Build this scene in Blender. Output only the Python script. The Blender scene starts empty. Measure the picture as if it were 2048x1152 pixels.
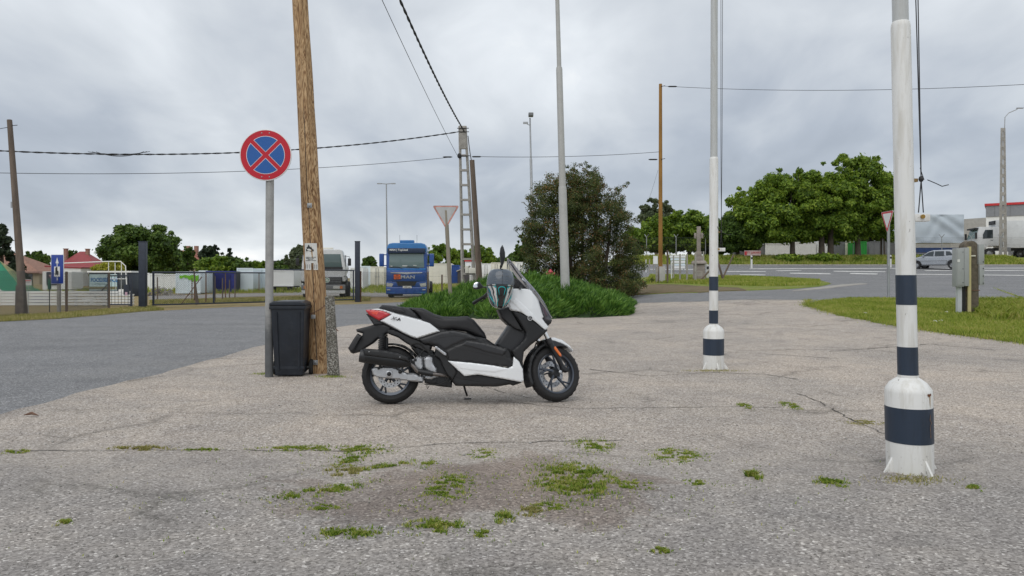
import bpy, bmesh, math, random
import numpy as np
from mathutils import Vector, Matrix, geometry
random.seed(7); rng = np.random.default_rng(7)
sc = bpy.context.scene; COL = sc.collection
PI = math.pi; R = math.radians
# ---------------- camera ----------------
F = 1480.0; HOR = 556.0; EYE = 1.2
cam = bpy.data.objects.new('camera', bpy.data.cameras.new('camera')); COL.objects.link(cam)
cam.location = (0, 0, EYE); cam.rotation_euler = (R(90), 0, 0)
cam.data.sensor_width = 36; cam.data.lens = 36*F/2048; cam.data.shift_y = (HOR-576)/2048
cam.data.clip_start = .05; cam.data.clip_end = 6000
sc.camera = cam
# ---------------- world: overcast sky ----------------
SUN_EL, SUN_AZ = R(52), R(200)
W = bpy.data.worlds.new("World"); sc.world = W; W.use_nodes = True
nt = W.node_tree; nt.nodes.clear()
def nd(t, tree=None, **k):
    n = (tree or nt).nodes.new(t)
    for a, b in k.items(): setattr(n, a, b)
    return n
L = nt.links.new
out = nd('ShaderNodeOutputWorld'); bg = nd('ShaderNodeBackground'); bg.inputs[1].default_value = .1
sky = nd('ShaderNodeTexSky', sky_type='NISHITA', sun_disc=False, sun_elevation=SUN_EL, sun_rotation=SUN_AZ)
tc = nd('ShaderNodeTexCoord'); sep = nd('ShaderNodeSeparateXYZ'); L(tc.outputs['Generated'], sep.inputs[0])
def mth(op, a, b=None, c=None, clamp=False, tree=None):
    n = nd('ShaderNodeMath', tree, operation=op, use_clamp=clamp); T = (tree or nt).links.new
    for i, v in enumerate((a, b, c)):
        if v is None: continue
        if isinstance(v, (int, float)): n.inputs[i].default_value = v
        else: T(v, n.inputs[i])
    return n.outputs[0]
zc = mth('MAXIMUM', sep.outputs[2], 0.0)
dn = mth('ADD', zc, .30)
cx = mth('DIVIDE', sep.outputs[0], dn); cy = mth('DIVIDE', sep.outputs[1], dn)
comb = nd('ShaderNodeCombineXYZ'); L(cx, comb.inputs[0]); L(cy, comb.inputs[1])
def noise(vec, scale, detail=5, rough=.5, dist=0, tree=None):
    n = nd('ShaderNodeTexNoise', tree); n.inputs['Scale'].default_value = scale
    n.inputs['Detail'].default_value = detail; n.inputs['Roughness'].default_value = rough; n.inputs['Distortion'].default_value = dist
    if vec is not None: (tree or nt).links.new(vec, n.inputs['Vector'])
    return n
def ramp(fac, stops, tree=None, interp='LINEAR'):
    r = nd('ShaderNodeValToRGB', tree); r.color_ramp.interpolation = interp
    e = r.color_ramp.elements
    def c4(c): return (*c, 1) if len(c) == 3 else c
    e[1].position = stops[-1][0]; e[1].color = c4(stops[-1][1]); e[0].position = stops[0][0]; e[0].color = c4(stops[0][1])
    for p, c in stops[1:-1]: q = e.new(p); q.color = c4(c)
    (tree or nt).links.new(fac, r.inputs[0]); return r.outputs[0]
def mix(fac, a, b, tree=None, blend='MIX'):
    m = nd('ShaderNodeMix', tree, data_type='RGBA', blend_type=blend); T = (tree or nt).links.new
    for s, v in ((m.inputs[0], fac), (m.inputs[6], a), (m.inputs[7], b)):
        if isinstance(v, (int, float)): s.default_value = v
        elif isinstance(v, tuple): s.default_value = (*v, 1) if len(v) == 3 else v
        else: T(v, s)
    return m.outputs[2]
mp = nd('ShaderNodeMapping'); mp.inputs['Scale'].default_value = (.95, .62, 1); mp.inputs['Location'].default_value = (3.1, 1.4, 0); L(comb.outputs[0], mp.inputs[0])
n1 = noise(mp.outputs[0], 1.5, 6, .48, .4).outputs[0]
n2 = noise(mp.outputs[0], 4.2, 7, .5, .4).outputs[0]
nn = mth('ADD', mth('MULTIPLY', n1, .62), mth('MULTIPLY', n2, .38))
# elevation: pale near the horizon, a darker bank from 3 to 10 degrees, pale grey above
elev = ramp(zc, [(0, (.62,)*3), (.03, (.72,)*3), (.062, (.42,)*3), (.12, (.34,)*3), (.19, (.50,)*3), (.30, (.70,)*3), (.5, (.66,)*3), (1, (.70,)*3)])
v = mth('ADD', elev, mth('MULTIPLY', mth('SUBTRACT', nn, .5), 1.9), clamp=True)
cloud = ramp(v, [(0, (2.9, 3.25, 3.8)), (.3, (3.9, 4.3, 4.9)), (.62, (5.6, 5.95, 6.35)), (.85, (7.0, 7.35, 7.7)), (1, (8.6, 8.7, 8.7))])
L(mix(.93, sky.outputs[0], cloud), bg.inputs[0]); L(bg.outputs[0], out.inputs[0])
# ---------------- sun behind cloud ----------------
sl = bpy.data.lights.new('sun', 'SUN'); sl.energy = 1.1; sl.angle = R(60); sl.color = (1, .96, .9)
so = bpy.data.objects.new('sun', sl); COL.objects.link(so)
so.rotation_euler = (R(90)-SUN_EL, 0, R(-20))
sc.view_settings.view_transform = 'Standard'; sc.view_settings.look = 'None'
sc.view_settings.gamma = 1; sc.view_settings.exposure = .28; sc.view_settings.use_curve_mapping = False
sc.cycles.max_bounces = 6; sc.cycles.transparent_max_bounces = 16

# ---------------- terrain ----------------
def H(x, y):
    x = np.asarray(x, float); y = np.asarray(y, float)
    s = lambda a, b, t: (lambda q: q*q*(3-2*q))(np.clip((t-a)/(b-a), 0, 1))
    t = np.clip(y, 13, 62.5)-13
    q = .0288*t + .000342*t*t
    r = s(1.5, 9, x)
    z = q*r + s(63, 67.5, y)*.8*s(6, 12, x) + .5*s(48, 73, y)*(1-r)
    return z
def Hz(x, y): return float(H(x, y))
def G(px, py, near=False):
    """the ground point seen at a place of the picture"""
    u = (px-1024)/F; w = (HOR-py)/F
    prev = None
    for i in range(4000):
        Y = 1.5*1.0015**i
        if Y > 400: break
        if EYE+w*Y <= Hz(u*Y, Y): return Vector((u*Y, Y, Hz(u*Y, Y)))
    return Vector((u*Y, Y, 0))
def P(px, py, Y): return Vector(((px-1024)*Y/F, Y, EYE+(HOR-py)*Y/F))

# ---------------- materials ----------------
MC = {}
def mat_new(name):
    m = bpy.data.materials.new(name); m.use_nodes = True; t = m.node_tree; b = t.nodes['Principled BSDF']
    return m, t, b
def M(name, col=(.5,.5,.5), rough=.5, metal=0, var=.12, vs=3, bump=0, bs=40, spec=.5, dirt=0, dcol=(.12,.1,.08), stretch=(1,1,1), coat=0, emit=0):
    if name in MC: return MC[name]
    m, t, b = mat_new(name)
    b.inputs['Roughness'].default_value = rough; b.inputs['Metallic'].default_value = metal
    b.inputs['Specular IOR Level'].default_value = spec; b.inputs['Coat Weight'].default_value = coat
    b.inputs['Coat Roughness'].default_value = .08
    o = nd('ShaderNodeTexCoord', t); mpn = nd('ShaderNodeMapping', t); mpn.inputs['Scale'].default_value = stretch
    t.links.new(o.outputs['Object'], mpn.inputs[0])
    n = noise(mpn.outputs[0], vs, 6, .6, 0, t)
    lo = tuple(c*(1-var) for c in col); hi = tuple(min(1, c*(1+var)) for c in col)
    c = ramp(n.outputs[0], [(.3, lo), (.7, hi)], t)
    if dirt:
        n2 = noise(mpn.outputs[0], vs*2.3, 8, .7, .5, t)
        f = ramp(n2.outputs[0], [(.5, (0,)*3), (.75, (dirt,)*3)], t)
        c = mix(f, c, dcol, t)
    t.links.new(c, b.inputs['Base Color'])
    rr = nd('ShaderNodeMapRange', t); rr.inputs[3].default_value = max(0, rough-.08); rr.inputs[4].default_value = min(1, rough+.1)
    t.links.new(n.outputs[0], rr.inputs[0]); t.links.new(rr.outputs[0], b.inputs['Roughness'])
    if bump:
        n3 = noise(mpn.outputs[0], bs, 5, .6, 0, t); bp = nd('ShaderNodeBump', t); bp.inputs['Strength'].default_value = bump; bp.inputs['Distance'].default_value = .01
        t.links.new(n3.outputs[0], bp.inputs['Height']); t.links.new(bp.outputs[0], b.inputs['Normal'])
    MC[name] = m; return m
def leafmat(name, stops, trans=.3, cl=.6):
    if name in MC: return MC[name]
    m = bpy.data.materials.new(name); m.use_nodes = True; t = m.node_tree; t.nodes.clear()
    o = nd('ShaderNodeOutputMaterial', t); geo = nd('ShaderNodeNewGeometry', t); co = nd('ShaderNodeTexCoord', t)
    n = noise(co.outputs['Object'], cl, 3, .5, 0, t)
    at = nd('ShaderNodeAttribute', t, attribute_name='leaf_tone')
    f = mth('ADD', mth('MULTIPLY', at.outputs['Fac'], .55, tree=t), mth('MULTIPLY', n.outputs[0], .75, tree=t), tree=t)
    f = mth('SUBTRACT', f, .06, clamp=True, tree=t)
    c = ramp(f, stops, t)
    d = nd('ShaderNodeBsdfPrincipled', t); d.inputs['Roughness'].default_value = .55; d.inputs['Specular IOR Level'].default_value = .3
    tr = nd('ShaderNodeBsdfTranslucent', t); mx = nd('ShaderNodeMixShader', t); mx.inputs[0].default_value = trans
    t.links.new(c, d.inputs['Base Color'])
    bc = mix(1.0, c, (1.25, 1.3, .6), t, 'MULTIPLY'); t.links.new(bc, tr.inputs[0])
    t.links.new(d.outputs[0], mx.inputs[1]); t.links.new(tr.outputs[0], mx.inputs[2]); t.links.new(mx.outputs[0], o.inputs[0])
    MC[name] = m; return m
def glassmat(name, tint=(.05,.06,.06), clear=0.0, rough=.05):
    """clear = how much one sees through"""
    if name in MC: return MC[name]
    m, t, b = mat_new(name); b.inputs['Base Color'].default_value = (*tint, 1); b.inputs['Roughness'].default_value = rough
    b.inputs['Alpha'].default_value = 1-clear; b.inputs['Coat Weight'].default_value = .3
    MC[name] = m; return m

# ---------------- mesh helpers ----------------
class B:
    def __init__(s): s.v = []; s.f = []
    def add(s, vs, fs, T=None):
        o = len(s.v)
        s.v += [tuple(T @ Vector(p)) if T is not None else tuple(p) for p in vs]; s.f += [tuple(i+o for i in f) for f in fs]; return s
    def box(s, c, d, rz=0, T=None, taper=1):
        cx, cy, cz = c; a, b, h = d[0]/2, d[1]/2, d[2]/2
        vs = [(x*a*(taper if z > 0 else 1), y*b*(taper if z > 0 else 1), z*h) for z in (-1, 1) for x, y in ((-1,-1),(1,-1),(1,1),(-1,1))]
        m = Matrix.Translation(c) @ Matrix.Rotation(rz, 4, 'Z')
        if T is not None: m = T @ m
        return s.add(vs, [(3,2,1,0),(4,5,6,7),(0,1,5,4),(1,2,6,5),(2,3,7,6),(3,0,4,7)], m)
    def tube(s, p0, p1, r0, r1=None, n=10, cap=True):
        return s.path([p0, p1], [r0, r0 if r1 is None else r1], n, cap)
    def path(s, pts, r, n=8, cap=True):
        pts = [Vector(p) for p in pts]
        if isinstance(r, (int, float)): r = [r]*len(pts)
        o = len(s.v); ref = None
        for i, p in enumerate(pts):
            d = (pts[min(i+1, len(pts)-1)]-pts[max(i-1, 0)]).normalized()
            if ref is None or abs(ref.dot(d)) > .99: ref = Vector((0,0,1)) if abs(d.z) < .9 else Vector((1,0,0))
            u = (ref-d*ref.dot(d)).normalized(); w = d.cross(u); ref = u
            for k in range(n):
                a = 2*PI*k/n; s.v.append(tuple(p+(u*math.cos(a)+w*math.sin(a))*r[i]))
        for i in range(len(pts)-1):
            for k in range(n):
                k2 = (k+1) % n; s.f.append((o+i*n+k, o+i*n+k2, o+(i+1)*n+k2, o+(i+1)*n+k))
        if cap: s.f.append(tuple(o+k for k in range(n))[::-1]); s.f.append(tuple(o+(len(pts)-1)*n+k for k in range(n)))
        return s
    def lathe(s, prof, n=32, T=None, close=False, arc=None):
        """profile of (radius, height) turned round z"""
        a0, a1 = arc or (0, 2*PI); full = arc is None; m = n if full else n+1
        vs = [(r*math.cos(a0+(a1-a0)*k/n), r*math.sin(a0+(a1-a0)*k/n), z) for r, z in prof for k in range(m)]
        fs = []; q = len(prof)
        for i in range(q if close else q-1):
            j = (i+1) % q
            for k in range(n):
                k2 = (k+1) % m; fs.append((i*m+k, i*m+k2, j*m+k2, j*m+k))
        if not close and full:
            if prof[0][0] > 1e-5: fs.append(tuple(range(m))[::-1])
            if prof[-1][0] > 1e-5: fs.append(tuple((q-1)*m+k for k in range(m)))
        return s.add(vs, fs, T)
    def ball(s, c, r, n=16, T=None):
        r = (r, r, r) if isinstance(r, (int, float)) else r
        prof = [(math.sin(PI*i/(n//2)), -math.cos(PI*i/(n//2))) for i in range(n//2+1)]
        m = Matrix.Translation(c) @ Matrix.Diagonal((*r, 1))
        if T is not None: m = T @ m
        return s.lathe(prof, n, m)
    def prism(s, poly, y0, y1, T=None):
        """polygon in xz pushed along y"""
        n = len(poly)
        vs = [(x, y0, z) for x, z in poly]+[(x, y1, z) for x, z in poly]
        fs = [tuple(range(n)), tuple(range(n, 2*n))[::-1]]+[(i, i+n, (i+1) % n+n, (i+1) % n) for i in range(n)]
        return s.add(vs, fs, T)
    def build(s, name, m, parent=None, smooth=False, bevel=0, T=None, seg=2):
        me = bpy.data.meshes.new(name); me.from_pydata(s.v, [], s.f)
        if bevel or True:
            bm = bmesh.new(); bm.from_mesh(me)
            if T is not None: bm.transform(T)
            bmesh.ops.remove_doubles(bm, verts=bm.verts, dist=1e-5)
            bmesh.ops.recalc_face_normals(bm, faces=bm.faces)
            if bevel:
                es = [e for e in bm.edges if len(e.link_faces) == 2 and e.calc_face_angle(0) > R(35)]
                bmesh.ops.bevel(bm, geom=es, offset=bevel, segments=seg, affect='EDGES', profile=.6, clamp_overlap=True)
            bm.to_mesh(me); bm.free()
        return link(name, me, m, parent, smooth or bevel > 0)
def link(name, me, m, parent=None, smooth=False):
    o = bpy.data.objects.new(name, me); COL.objects.link(o)
    if m is not None: me.materials.append(m)
    if smooth:
        me.polygons.foreach_set('use_smooth', [True]*len(me.polygons))
        try: me.set_sharp_from_angle(angle=R(38))
        except Exception: pass
    if parent is not None: o.parent = parent
    return o
def npmesh(name, v, f, m, parent=None, tone=0):
    """v (n,3), f (m,k) arrays"""
    me = bpy.data.meshes.new(name); k = f.shape[1]
    me.vertices.add(len(v)); me.vertices.foreach_set('co', v.astype(np.float32).ravel())
    me.loops.add(f.size); me.loops.foreach_set('vertex_index', f.astype(np.int32).ravel())
    me.polygons.add(len(f)); me.polygons.foreach_set('loop_start', np.arange(0, f.size, k, dtype=np.int32))
    me.update(calc_edges=True)
    if tone:
        q = rng.random(len(f)//tone+1).repeat(tone)[:len(f)].astype(np.float32); me.attributes.new('leaf_tone', 'FLOAT', 'FACE').data.foreach_set('value', q)
    else: me.validate(verbose=False)
    return link(name, me, m, parent)
def tag(o, label, cat, group=None, kind=None):
    if label: o['label'] = label
    if cat: o['category'] = cat
    if group: o['group'] = group
    if kind: o['kind'] = kind
    return o
def thing(name, label, cat, loc=(0,0,0), rz=0, group=None):
    o = bpy.data.objects.new(name, None); COL.objects.link(o); o.empty_display_size = .2
    o.location = loc; o.rotation_euler = (0, 0, rz); return tag(o, label, cat, group)
def struct(o): o['kind'] = 'structure'; return o
def dup(root, loc, rz=None, label=None):
    r = root.copy(); COL.objects.link(r); r.location = loc
    if rz is not None: r.rotation_euler = (0, 0, rz)
    if label: r['label'] = label
    for ch in list(root.children):
        c = ch.copy(); COL.objects.link(c); c.parent = r
        for g in list(ch.children):
            d = g.copy(); COL.objects.link(d); d.parent = c
    return r
def text(name, s, size, m, parent=None, T=None, ext=.002, shear=0, bold=0, align='CENTER', sx=1):
    cu = bpy.data.curves.new(name, 'FONT'); cu.body = s; cu.size = size; cu.extrude = ext; cu.shear = shear; cu.offset = bold
    cu.align_x = align; cu.align_y = 'CENTER'; cu.resolution_u = 3
    t = bpy.data.objects.new(name, cu); COL.objects.link(t)
    me = bpy.data.meshes.new_from_object(t.evaluated_get(bpy.context.evaluated_depsgraph_get()))
    bpy.data.objects.remove(t); me.name = name
    me.transform(Matrix.Diagonal((sx, 1, 1, 1)))
    if T is not None: me.transform(T)
    me.materials.clear()
    return link(name, me, m, parent)
def face_cam(x, y, z):   # text plane standing up, read from -y
    return Matrix.Translation((x, y, z)) @ Matrix.Rotation(R(90), 4, 'X')

def catmull(pts, k=4, closed=True):
    n = len(pts); o = []
    for i in range(n if closed else n-1):
        g = lambda j: np.array(pts[j % n] if closed else pts[min(max(j, 0), n-1)], float)
        p0, p1, p2, p3 = g(i-1), g(i), g(i+1), g(i+2)
        for j in range(k):
            t = j/k; o.append(tuple(.5*((2*p1)+(p2-p0)*t+(2*p0-5*p1+4*p2-p3)*t*t+(3*p1-p0-3*p2+p3)*t**3)))
    if not closed: o.append(tuple(pts[-1]))
    return o
def dens(poly, res):
    o = []
    for i in range(len(poly)):
        a = np.array(poly[i]); b = np.array(poly[(i+1) % len(poly)]); k = max(1, int(np.ceil(np.linalg.norm(b-a)/res)))
        o += [tuple(a+(b-a)*j/k) for j in range(k)]
    return o
def inside(poly, pts):
    x, y = pts[:, 0], pts[:, 1]; r = np.zeros(len(pts), bool); n = len(poly)
    for i in range(n):
        x1, y1 = poly[i]; x2, y2 = poly[(i+1) % n]
        if y1 == y2: continue
        c = ((y1 > y) != (y2 > y)) & (x < (x2-x1)*(y-y1)/(y2-y1)+x1); r ^= c
    return r
def edist(poly, pts):
    d = np.full(len(pts), 1e9); n = len(poly)
    for i in range(n):
        a = np.array(poly[i]); b = np.array(poly[(i+1) % n]); ab = b-a; L2 = ab@ab
        if L2 < 1e-14: continue
        t = np.clip(((pts-a)@ab)/L2, 0, 1); d = np.minimum(d, np.hypot(*(pts-a-t[:, None]*ab).T))
    return d
def tri2d(poly, inner):
    nb = len(poly); vs = [Vector(p) for p in poly]+[Vector(p) for p in inner]
    r = geometry.delaunay_2d_cdt(vs, [], [list(range(nb))], 1, 1e-6)
    return [tuple(v) for v in r[0]], [tuple(f) for f in r[2]]
def inflate(outline, wf, r=.02, res=.014, sides=(-1, 1), smooth=0, depth=None, y0=0):
    """a moulded shell: outline in the xz plane, half width wf(x, z), rounded rim r. sides: both = one closed body; depth = only a skin that thick"""
    if smooth: outline = catmull(outline, smooth)
    poly = dens(outline, res); pa = np.array(poly)
    gx = np.arange(pa[:, 0].min(), pa[:, 0].max(), res); gz = np.arange(pa[:, 1].min(), pa[:, 1].max(), res*.87)
    g = np.array([(x+(res/2 if j % 2 else 0), z) for j, z in enumerate(gz) for x in gx])
    inn = g[inside(poly, g)]; inn = inn[edist(poly, inn) > res*.45] if len(inn) else inn
    v, f = tri2d(poly, [tuple(p) for p in inn]); va = np.array(v)
    d = edist(poly, va); dd = np.clip(r-d, 0, r); drop = r-np.sqrt(np.maximum(r*r-dd*dd, 0))
    w = np.array([wf(x, z) for x, z in va]); b = B(); n = len(v)
    yo = np.maximum(w-drop, .002)
    if len(sides) == 2:
        V = [(x, y0-h, z) for (x, z), h in zip(v, yo)]+[(x, y0+h, z) for (x, z), h in zip(v, yo)]
    else:
        s_ = sides[0]; V = [(x, y0+s_*h, z) for (x, z), h in zip(v, yo)]+[(x, y0+s_*(h-(depth or .01)), z) for (x, z), h in zip(v, yo)]
    F_ = list(f)+[tuple(i+n for i in q[::-1]) for q in f]
    cnt = {}
    for q in f:
        for i in range(3): e = (q[i], q[(i+1) % 3]); cnt[tuple(sorted(e))] = None if tuple(sorted(e)) in cnt else e
    F_ += [(e[1], e[0], e[0]+n, e[1]+n) for e in cnt.values() if e]
    b.add(V, F_); return b
def fbm1(t, seed=0): return sum(math.sin(t*f+seed*1.7+k)*a for k, (f, a) in enumerate(((.7, 1), (1.9, .6), (4.3, .35), (9.1, .2), (21, .12))))
def sheet(name, poly, dz, m, rag=0, res=1.0, kind='structure'):
    if rag:
        q = dens(poly, .35); o = []
        for i, p in enumerate(q):
            a = np.array(q[i-1]); b_ = np.array(q[(i+1) % len(q)]); t = b_-a; L_ = np.linalg.norm(t)+1e-9; nrm = np.array((-t[1], t[0]))/L_
            o.append(tuple(np.array(p)+nrm*rag*fbm1(i*.35*1.3, len(name))))
        poly = o
    poly = dens(poly, 1.0) if not rag else poly
    pa = np.array(poly); g = []
    X0, X1, Y0, Y1 = pa[:, 0].min(), pa[:, 0].max(), pa[:, 1].min(), pa[:, 1].max()
    xs = [x for x in GX if X0 < x < X1]; ys = [y for y in GY if Y0 < y < Y1]
    g = np.array([(x, y) for x in xs for y in ys]).reshape(-1, 2)
    if len(g): g = g[inside(poly, g)]
    if len(g): g = g[edist(poly, g) > .08]
    v, f = tri2d(poly, [tuple(p) for p in g]); va = np.array(v)
    z = H(va[:, 0], va[:, 1])+dz; n = len(va); cnt = {}
    for q in f:
        for i in range(3): e = (q[i], q[(i+1) % 3]); k = tuple(sorted(e)); cnt[k] = None if k in cnt else e
    V = np.concatenate([np.column_stack([va, z]), np.column_stack([va, z-.06])]); F_ = list(f)
    for e in cnt.values():
        if e: F_ += [(e[1], e[0], e[0]+n), (e[1], e[0]+n, e[1]+n)]
    return tag(npmesh(name, V, np.array(F_), m), None, None, kind=kind)
GX = sorted(set([-2500, -900, -300, -120, -80, -60, -50]+list(np.arange(-40, 61, 1.0))+list(np.arange(.5, 12, 1.0))+[70, 80, 100, 140, 300, 900, 2500]))
GY = sorted(set([-40, -20, -8, 0, 6]+list(np.arange(10, 76, 1.0))+[80, 90, 110, 150, 300, 900, 3000]))
def px_poly(l): return [tuple(G(x, y)[:2]) for x, y in l]
# ---------------- ground materials ----------------
def groundmat(name, build):
    m, t, b = mat_new(name); co = nd('ShaderNodeTexCoord', t); build(t, b, co.outputs['Object']); return m
def speck(t, vec, scale, stops):
    vo = nd('ShaderNodeTexVoronoi', t); vo.inputs['Scale'].default_value = scale; t.links.new(vec, vo.inputs['Vector'])
    s = nd('ShaderNodeSeparateColor', t); t.links.new(vo.outputs['Color'], s.inputs[0])
    return ramp(s.outputs[0], stops, t), vo
def bumpn(t, b, h, st, dist=.01, prev=None):
    bp = nd('ShaderNodeBump', t); bp.inputs['Strength'].default_value = st; bp.inputs['Distance'].default_value = dist
    t.links.new(h, bp.inputs['Height'])
    if prev is not None: t.links.new(prev, bp.inputs['Normal'])
    t.links.new(bp.outputs[0], b.inputs['Normal']); return bp.outputs[0]
def f_court(t, b, vec):
    warm, v1 = speck(t, vec, 95, [(0, (.19, .165, .142)), (.18, (.28, .248, .216)), (.45, (.38, .34, .30)), (.75, (.45, .405, .36)), (.93, (.57, .53, .485)), (1, (.72, .69, .65))])
    cool, v2 = speck(t, vec, 88, [(0, (.15, .14, .13)), (.2, (.235, .22, .208)), (.6, (.305, .287, .27)), (.9, (.385, .365, .345)), (.97, (.50, .48, .455)), (1, (.66, .64, .61))])
    sp = nd('ShaderNodeSeparateXYZ', t); t.links.new(vec, sp.inputs[0])
    nw = noise(vec, 1.1, 4, .6, 0, t).outputs[0]
    yy = mth('ADD', sp.outputs[1], mth('MULTIPLY', mth('SUBTRACT', nw, .5), 1.3, tree=t), tree=t)
    f = nd('ShaderNodeMapRange', t); f.inputs[1].default_value = 4.6; f.inputs[2].default_value = 6.2; t.links.new(yy, f.inputs[0])
    c = mix(f.outputs[0], cool, warm, t)
    fine = noise(vec, 260, 2, .5, 0, t).outputs[0]
    c = mix(1.0, c, ramp(fine, [(.3, (.82,)*3), (.7, (1.15,)*3)], t), t, 'MULTIPLY')
    # broad weathering, tar-coloured and pinkish areas
    big = noise(vec, .33, 5, .62, .6, t).outputs[0]
    c = mix(1.0, c, ramp(big, [(.3, (.82, .82, .83)), (.5, (1, .98, .965)), (.68, (1.13, 1.08, 1.03))], t), t, 'MULTIPLY')
    mid = noise(vec, 1.9, 7, .7, .8, t).outputs[0]
    c = mix(1.0, c, ramp(mid, [(.36, (.86, .86, .87)), (.5, (1, 1, 1)), (.64, (1.07, 1.06, 1.04))], t), t, 'MULTIPLY')
    dv = nd('ShaderNodeVectorMath', t, operation='ADD'); dn_ = nd('ShaderNodeTexNoise', t); dn_.inputs['Scale'].default_value = 2.2; dn_.inputs['Detail'].default_value = 5; t.links.new(vec, dn_.inputs['Vector'])
    dm = nd('ShaderNodeVectorMath', t, operation='SCALE'); dm.inputs['Scale'].default_value = .55; t.links.new(dn_.outputs['Color'], dm.inputs[0]); t.links.new(vec, dv.inputs[0]); t.links.new(dm.outputs[0], dv.inputs[1])
    ve = nd('ShaderNodeTexVoronoi', t, feature='DISTANCE_TO_EDGE'); ve.inputs['Scale'].default_value = .55; t.links.new(dv.outputs[0], ve.inputs['Vector'])
    ck = ramp(ve.outputs['Distance'], [(0, (.55,)*3), (.006, (.3,)*3), (.03, (.08,)*3), (.06, (0,)*3)], t)
    ckm = mix(1.0, ck, ramp(noise(vec, .6, 3, .5, 0, t).outputs[0], [(.48, (0,)*3), (.58, (1,)*3)], t), t, 'MULTIPLY')
    c = mix(ckm, c, (.07, .065, .055), t)
    # brown soil washed into the worn hollow
    mp1 = nd('ShaderNodeMapping', t); mp1.inputs['Location'].default_value = (0.15, -4.15, 0); mp1.inputs['Scale'].default_value = (.62, 1.1, 1); mp1.vector_type = 'POINT'
    t.links.new(vec, mp1.inputs[0])
    sub = nd('ShaderNodeVectorMath', t, operation='SUBTRACT'); t.links.new(vec, sub.inputs[0]); sub.inputs[1].default_value = (-.15, 4.15, 0)
    scv = nd('ShaderNodeVectorMath', t, operation='MULTIPLY'); t.links.new(sub.outputs[0], scv.inputs[0]); scv.inputs[1].default_value = (.75, 1.25, 0)
    ln = nd('ShaderNodeVectorMath', t, operation='LENGTH'); t.links.new(scv.outputs[0], ln.inputs[0])
    soil = noise(vec, 1.6, 8, .68, .6, t).outputs[0]
    q = mth('SUBTRACT', mth('ADD', mth('MULTIPLY', soil, 2.4, tree=t), -.35, tree=t), ln.outputs['Value'], tree=t)
    sf = ramp(q, [(0, (0,)*3), (.08, (.45,)*3), (.35, (.85,)*3)], t)
    c = mix(sf, c, mix(1.0, c, (.68, .61, .57), t, 'MULTIPLY'), t)
    # dark oily stains
    o_ = noise(vec, .9, 6, .6, .3, t).outputs[0]
    of = ramp(o_, [(.62, (0,)*3), (.68, (.22,)*3), (.8, (.5,)*3)], t)
    c = mix(of, c, (.07, .07, .07), t)
    t.links.new(c, b.inputs['Base Color']); b.inputs['Roughness'].default_value = .93; b.inputs['Specular IOR Level'].default_value = .25
    h = mth('SUBTRACT', 1.0, mth('MULTIPLY', v1.outputs['Distance'], 1.0, tree=t), tree=t)
    p = bumpn(t, b, h, .38, .005); bumpn(t, b, noise(vec, 7, 6, .65, 0, t).outputs[0], .35, .02, p)
def f_road(t, b, vec):
    c, v1 = speck(t, vec, 85, [(0, (.10, .10, .103)), (.5, (.175, .176, .181)), (.9, (.25, .25, .254)), (1, (.42, .42, .42))])
    mp1 = nd('ShaderNodeMapping', t); mp1.inputs['Rotation'].default_value = (0, 0, R(-40)); mp1.inputs['Scale'].default_value = (.3, .8, 1); t.links.new(vec, mp1.inputs[0])
    s_ = noise(mp1.outputs[0], .9, 7, .6, .2, t).outputs[0]
    c = mix(1.0, c, ramp(s_, [(.3, (.88,)*3), (.7, (1.12,)*3)], t), t, 'MULTIPLY')
    g_ = noise(vec, .35, 6, .6, .4, t).outputs[0]
    c = mix(ramp(g_, [(.5, (0,)*3), (.75, (.35,)*3)], t), c, (.22, .215, .205), t)
    # coarser paler chippings along the foot of the road, near the viewer
    c = mix(1.0, c, ramp(noise(vec, 1.6, 8, .7, .8, t).outputs[0], [(.35, (.88,)*3), (.5, (1,)*3), (.62, (1.08, 1.07, 1.05))], t), t, 'MULTIPLY')
    t.links.new(c, b.inputs['Base Color']); b.inputs['Roughness'].default_value = .85; b.inputs['Specular IOR Level'].default_value = .35
    bumpn(t, b, v1.outputs['Distance'], .4, .004)
def f_grass(dry, lo, mid, hi, straw):
    def g(t, b, vec):
        a = noise(vec, 1.3, 8, .7, .3, t).outputs[0]; d = noise(vec, 22, 6, .75, 0, t).outputs[0]
        c = ramp(d, [(.3, lo), (.5, mid), (.72, hi)], t)
        c = mix(ramp(a, [(dry-.12, (0,)*3), (dry+.14, (.9,)*3)], t), c, mix(1.0, (straw[0]*1.5, straw[1]*1.5, straw[2]*1.5), ramp(d, [(.3, (.5,)*3), (.7, (1.0,)*3)], t), t, 'MULTIPLY'), t)
        t.links.new(c, b.inputs['Base Color']); b.inputs['Roughness'].default_value = .95; b.inputs['Specular IOR Level'].default_value = .1
        bumpn(t, b, noise(vec, 45, 6, .75, 0, t).outputs[0], .9, .04)
    return g
m_court = groundmat('aggregate asphalt', f_court)
m_road = groundmat('road asphalt', f_road)
m_grass = groundmat('mown grass', f_grass(.56, (.07, .10, .02), (.19, .25, .045), (.30, .35, .09), (.26, .22, .11)))
m_verge = groundmat('dry verge', f_grass(.5, (.08, .09, .03), (.16, .17, .05), (.24, .23, .09), (.27, .22, .13)))
m_dirt = groundmat('soil and straw', f_grass(.36, (.05, .07, .02), (.12, .13, .05), (.2, .18, .09), (.2, .155, .105)))
m_yard = groundmat('yard gravel', lambda t, b, vec: (lambda c: (t.links.new(c, b.inputs['Base Color']), b.inputs['Roughness'].__setattr__('default_value', .95)))(ramp(noise(vec, 9, 8, .75, 0, t).outputs[0], [(.3, (.17, .155, .14)), (.7, (.36, .34, .315))], t)))
m_straw = groundmat('sandy straw', f_grass(.42, (.09, .10, .035), (.2, .19, .08), (.3, .26, .13), (.29, .22, .12)))
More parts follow.
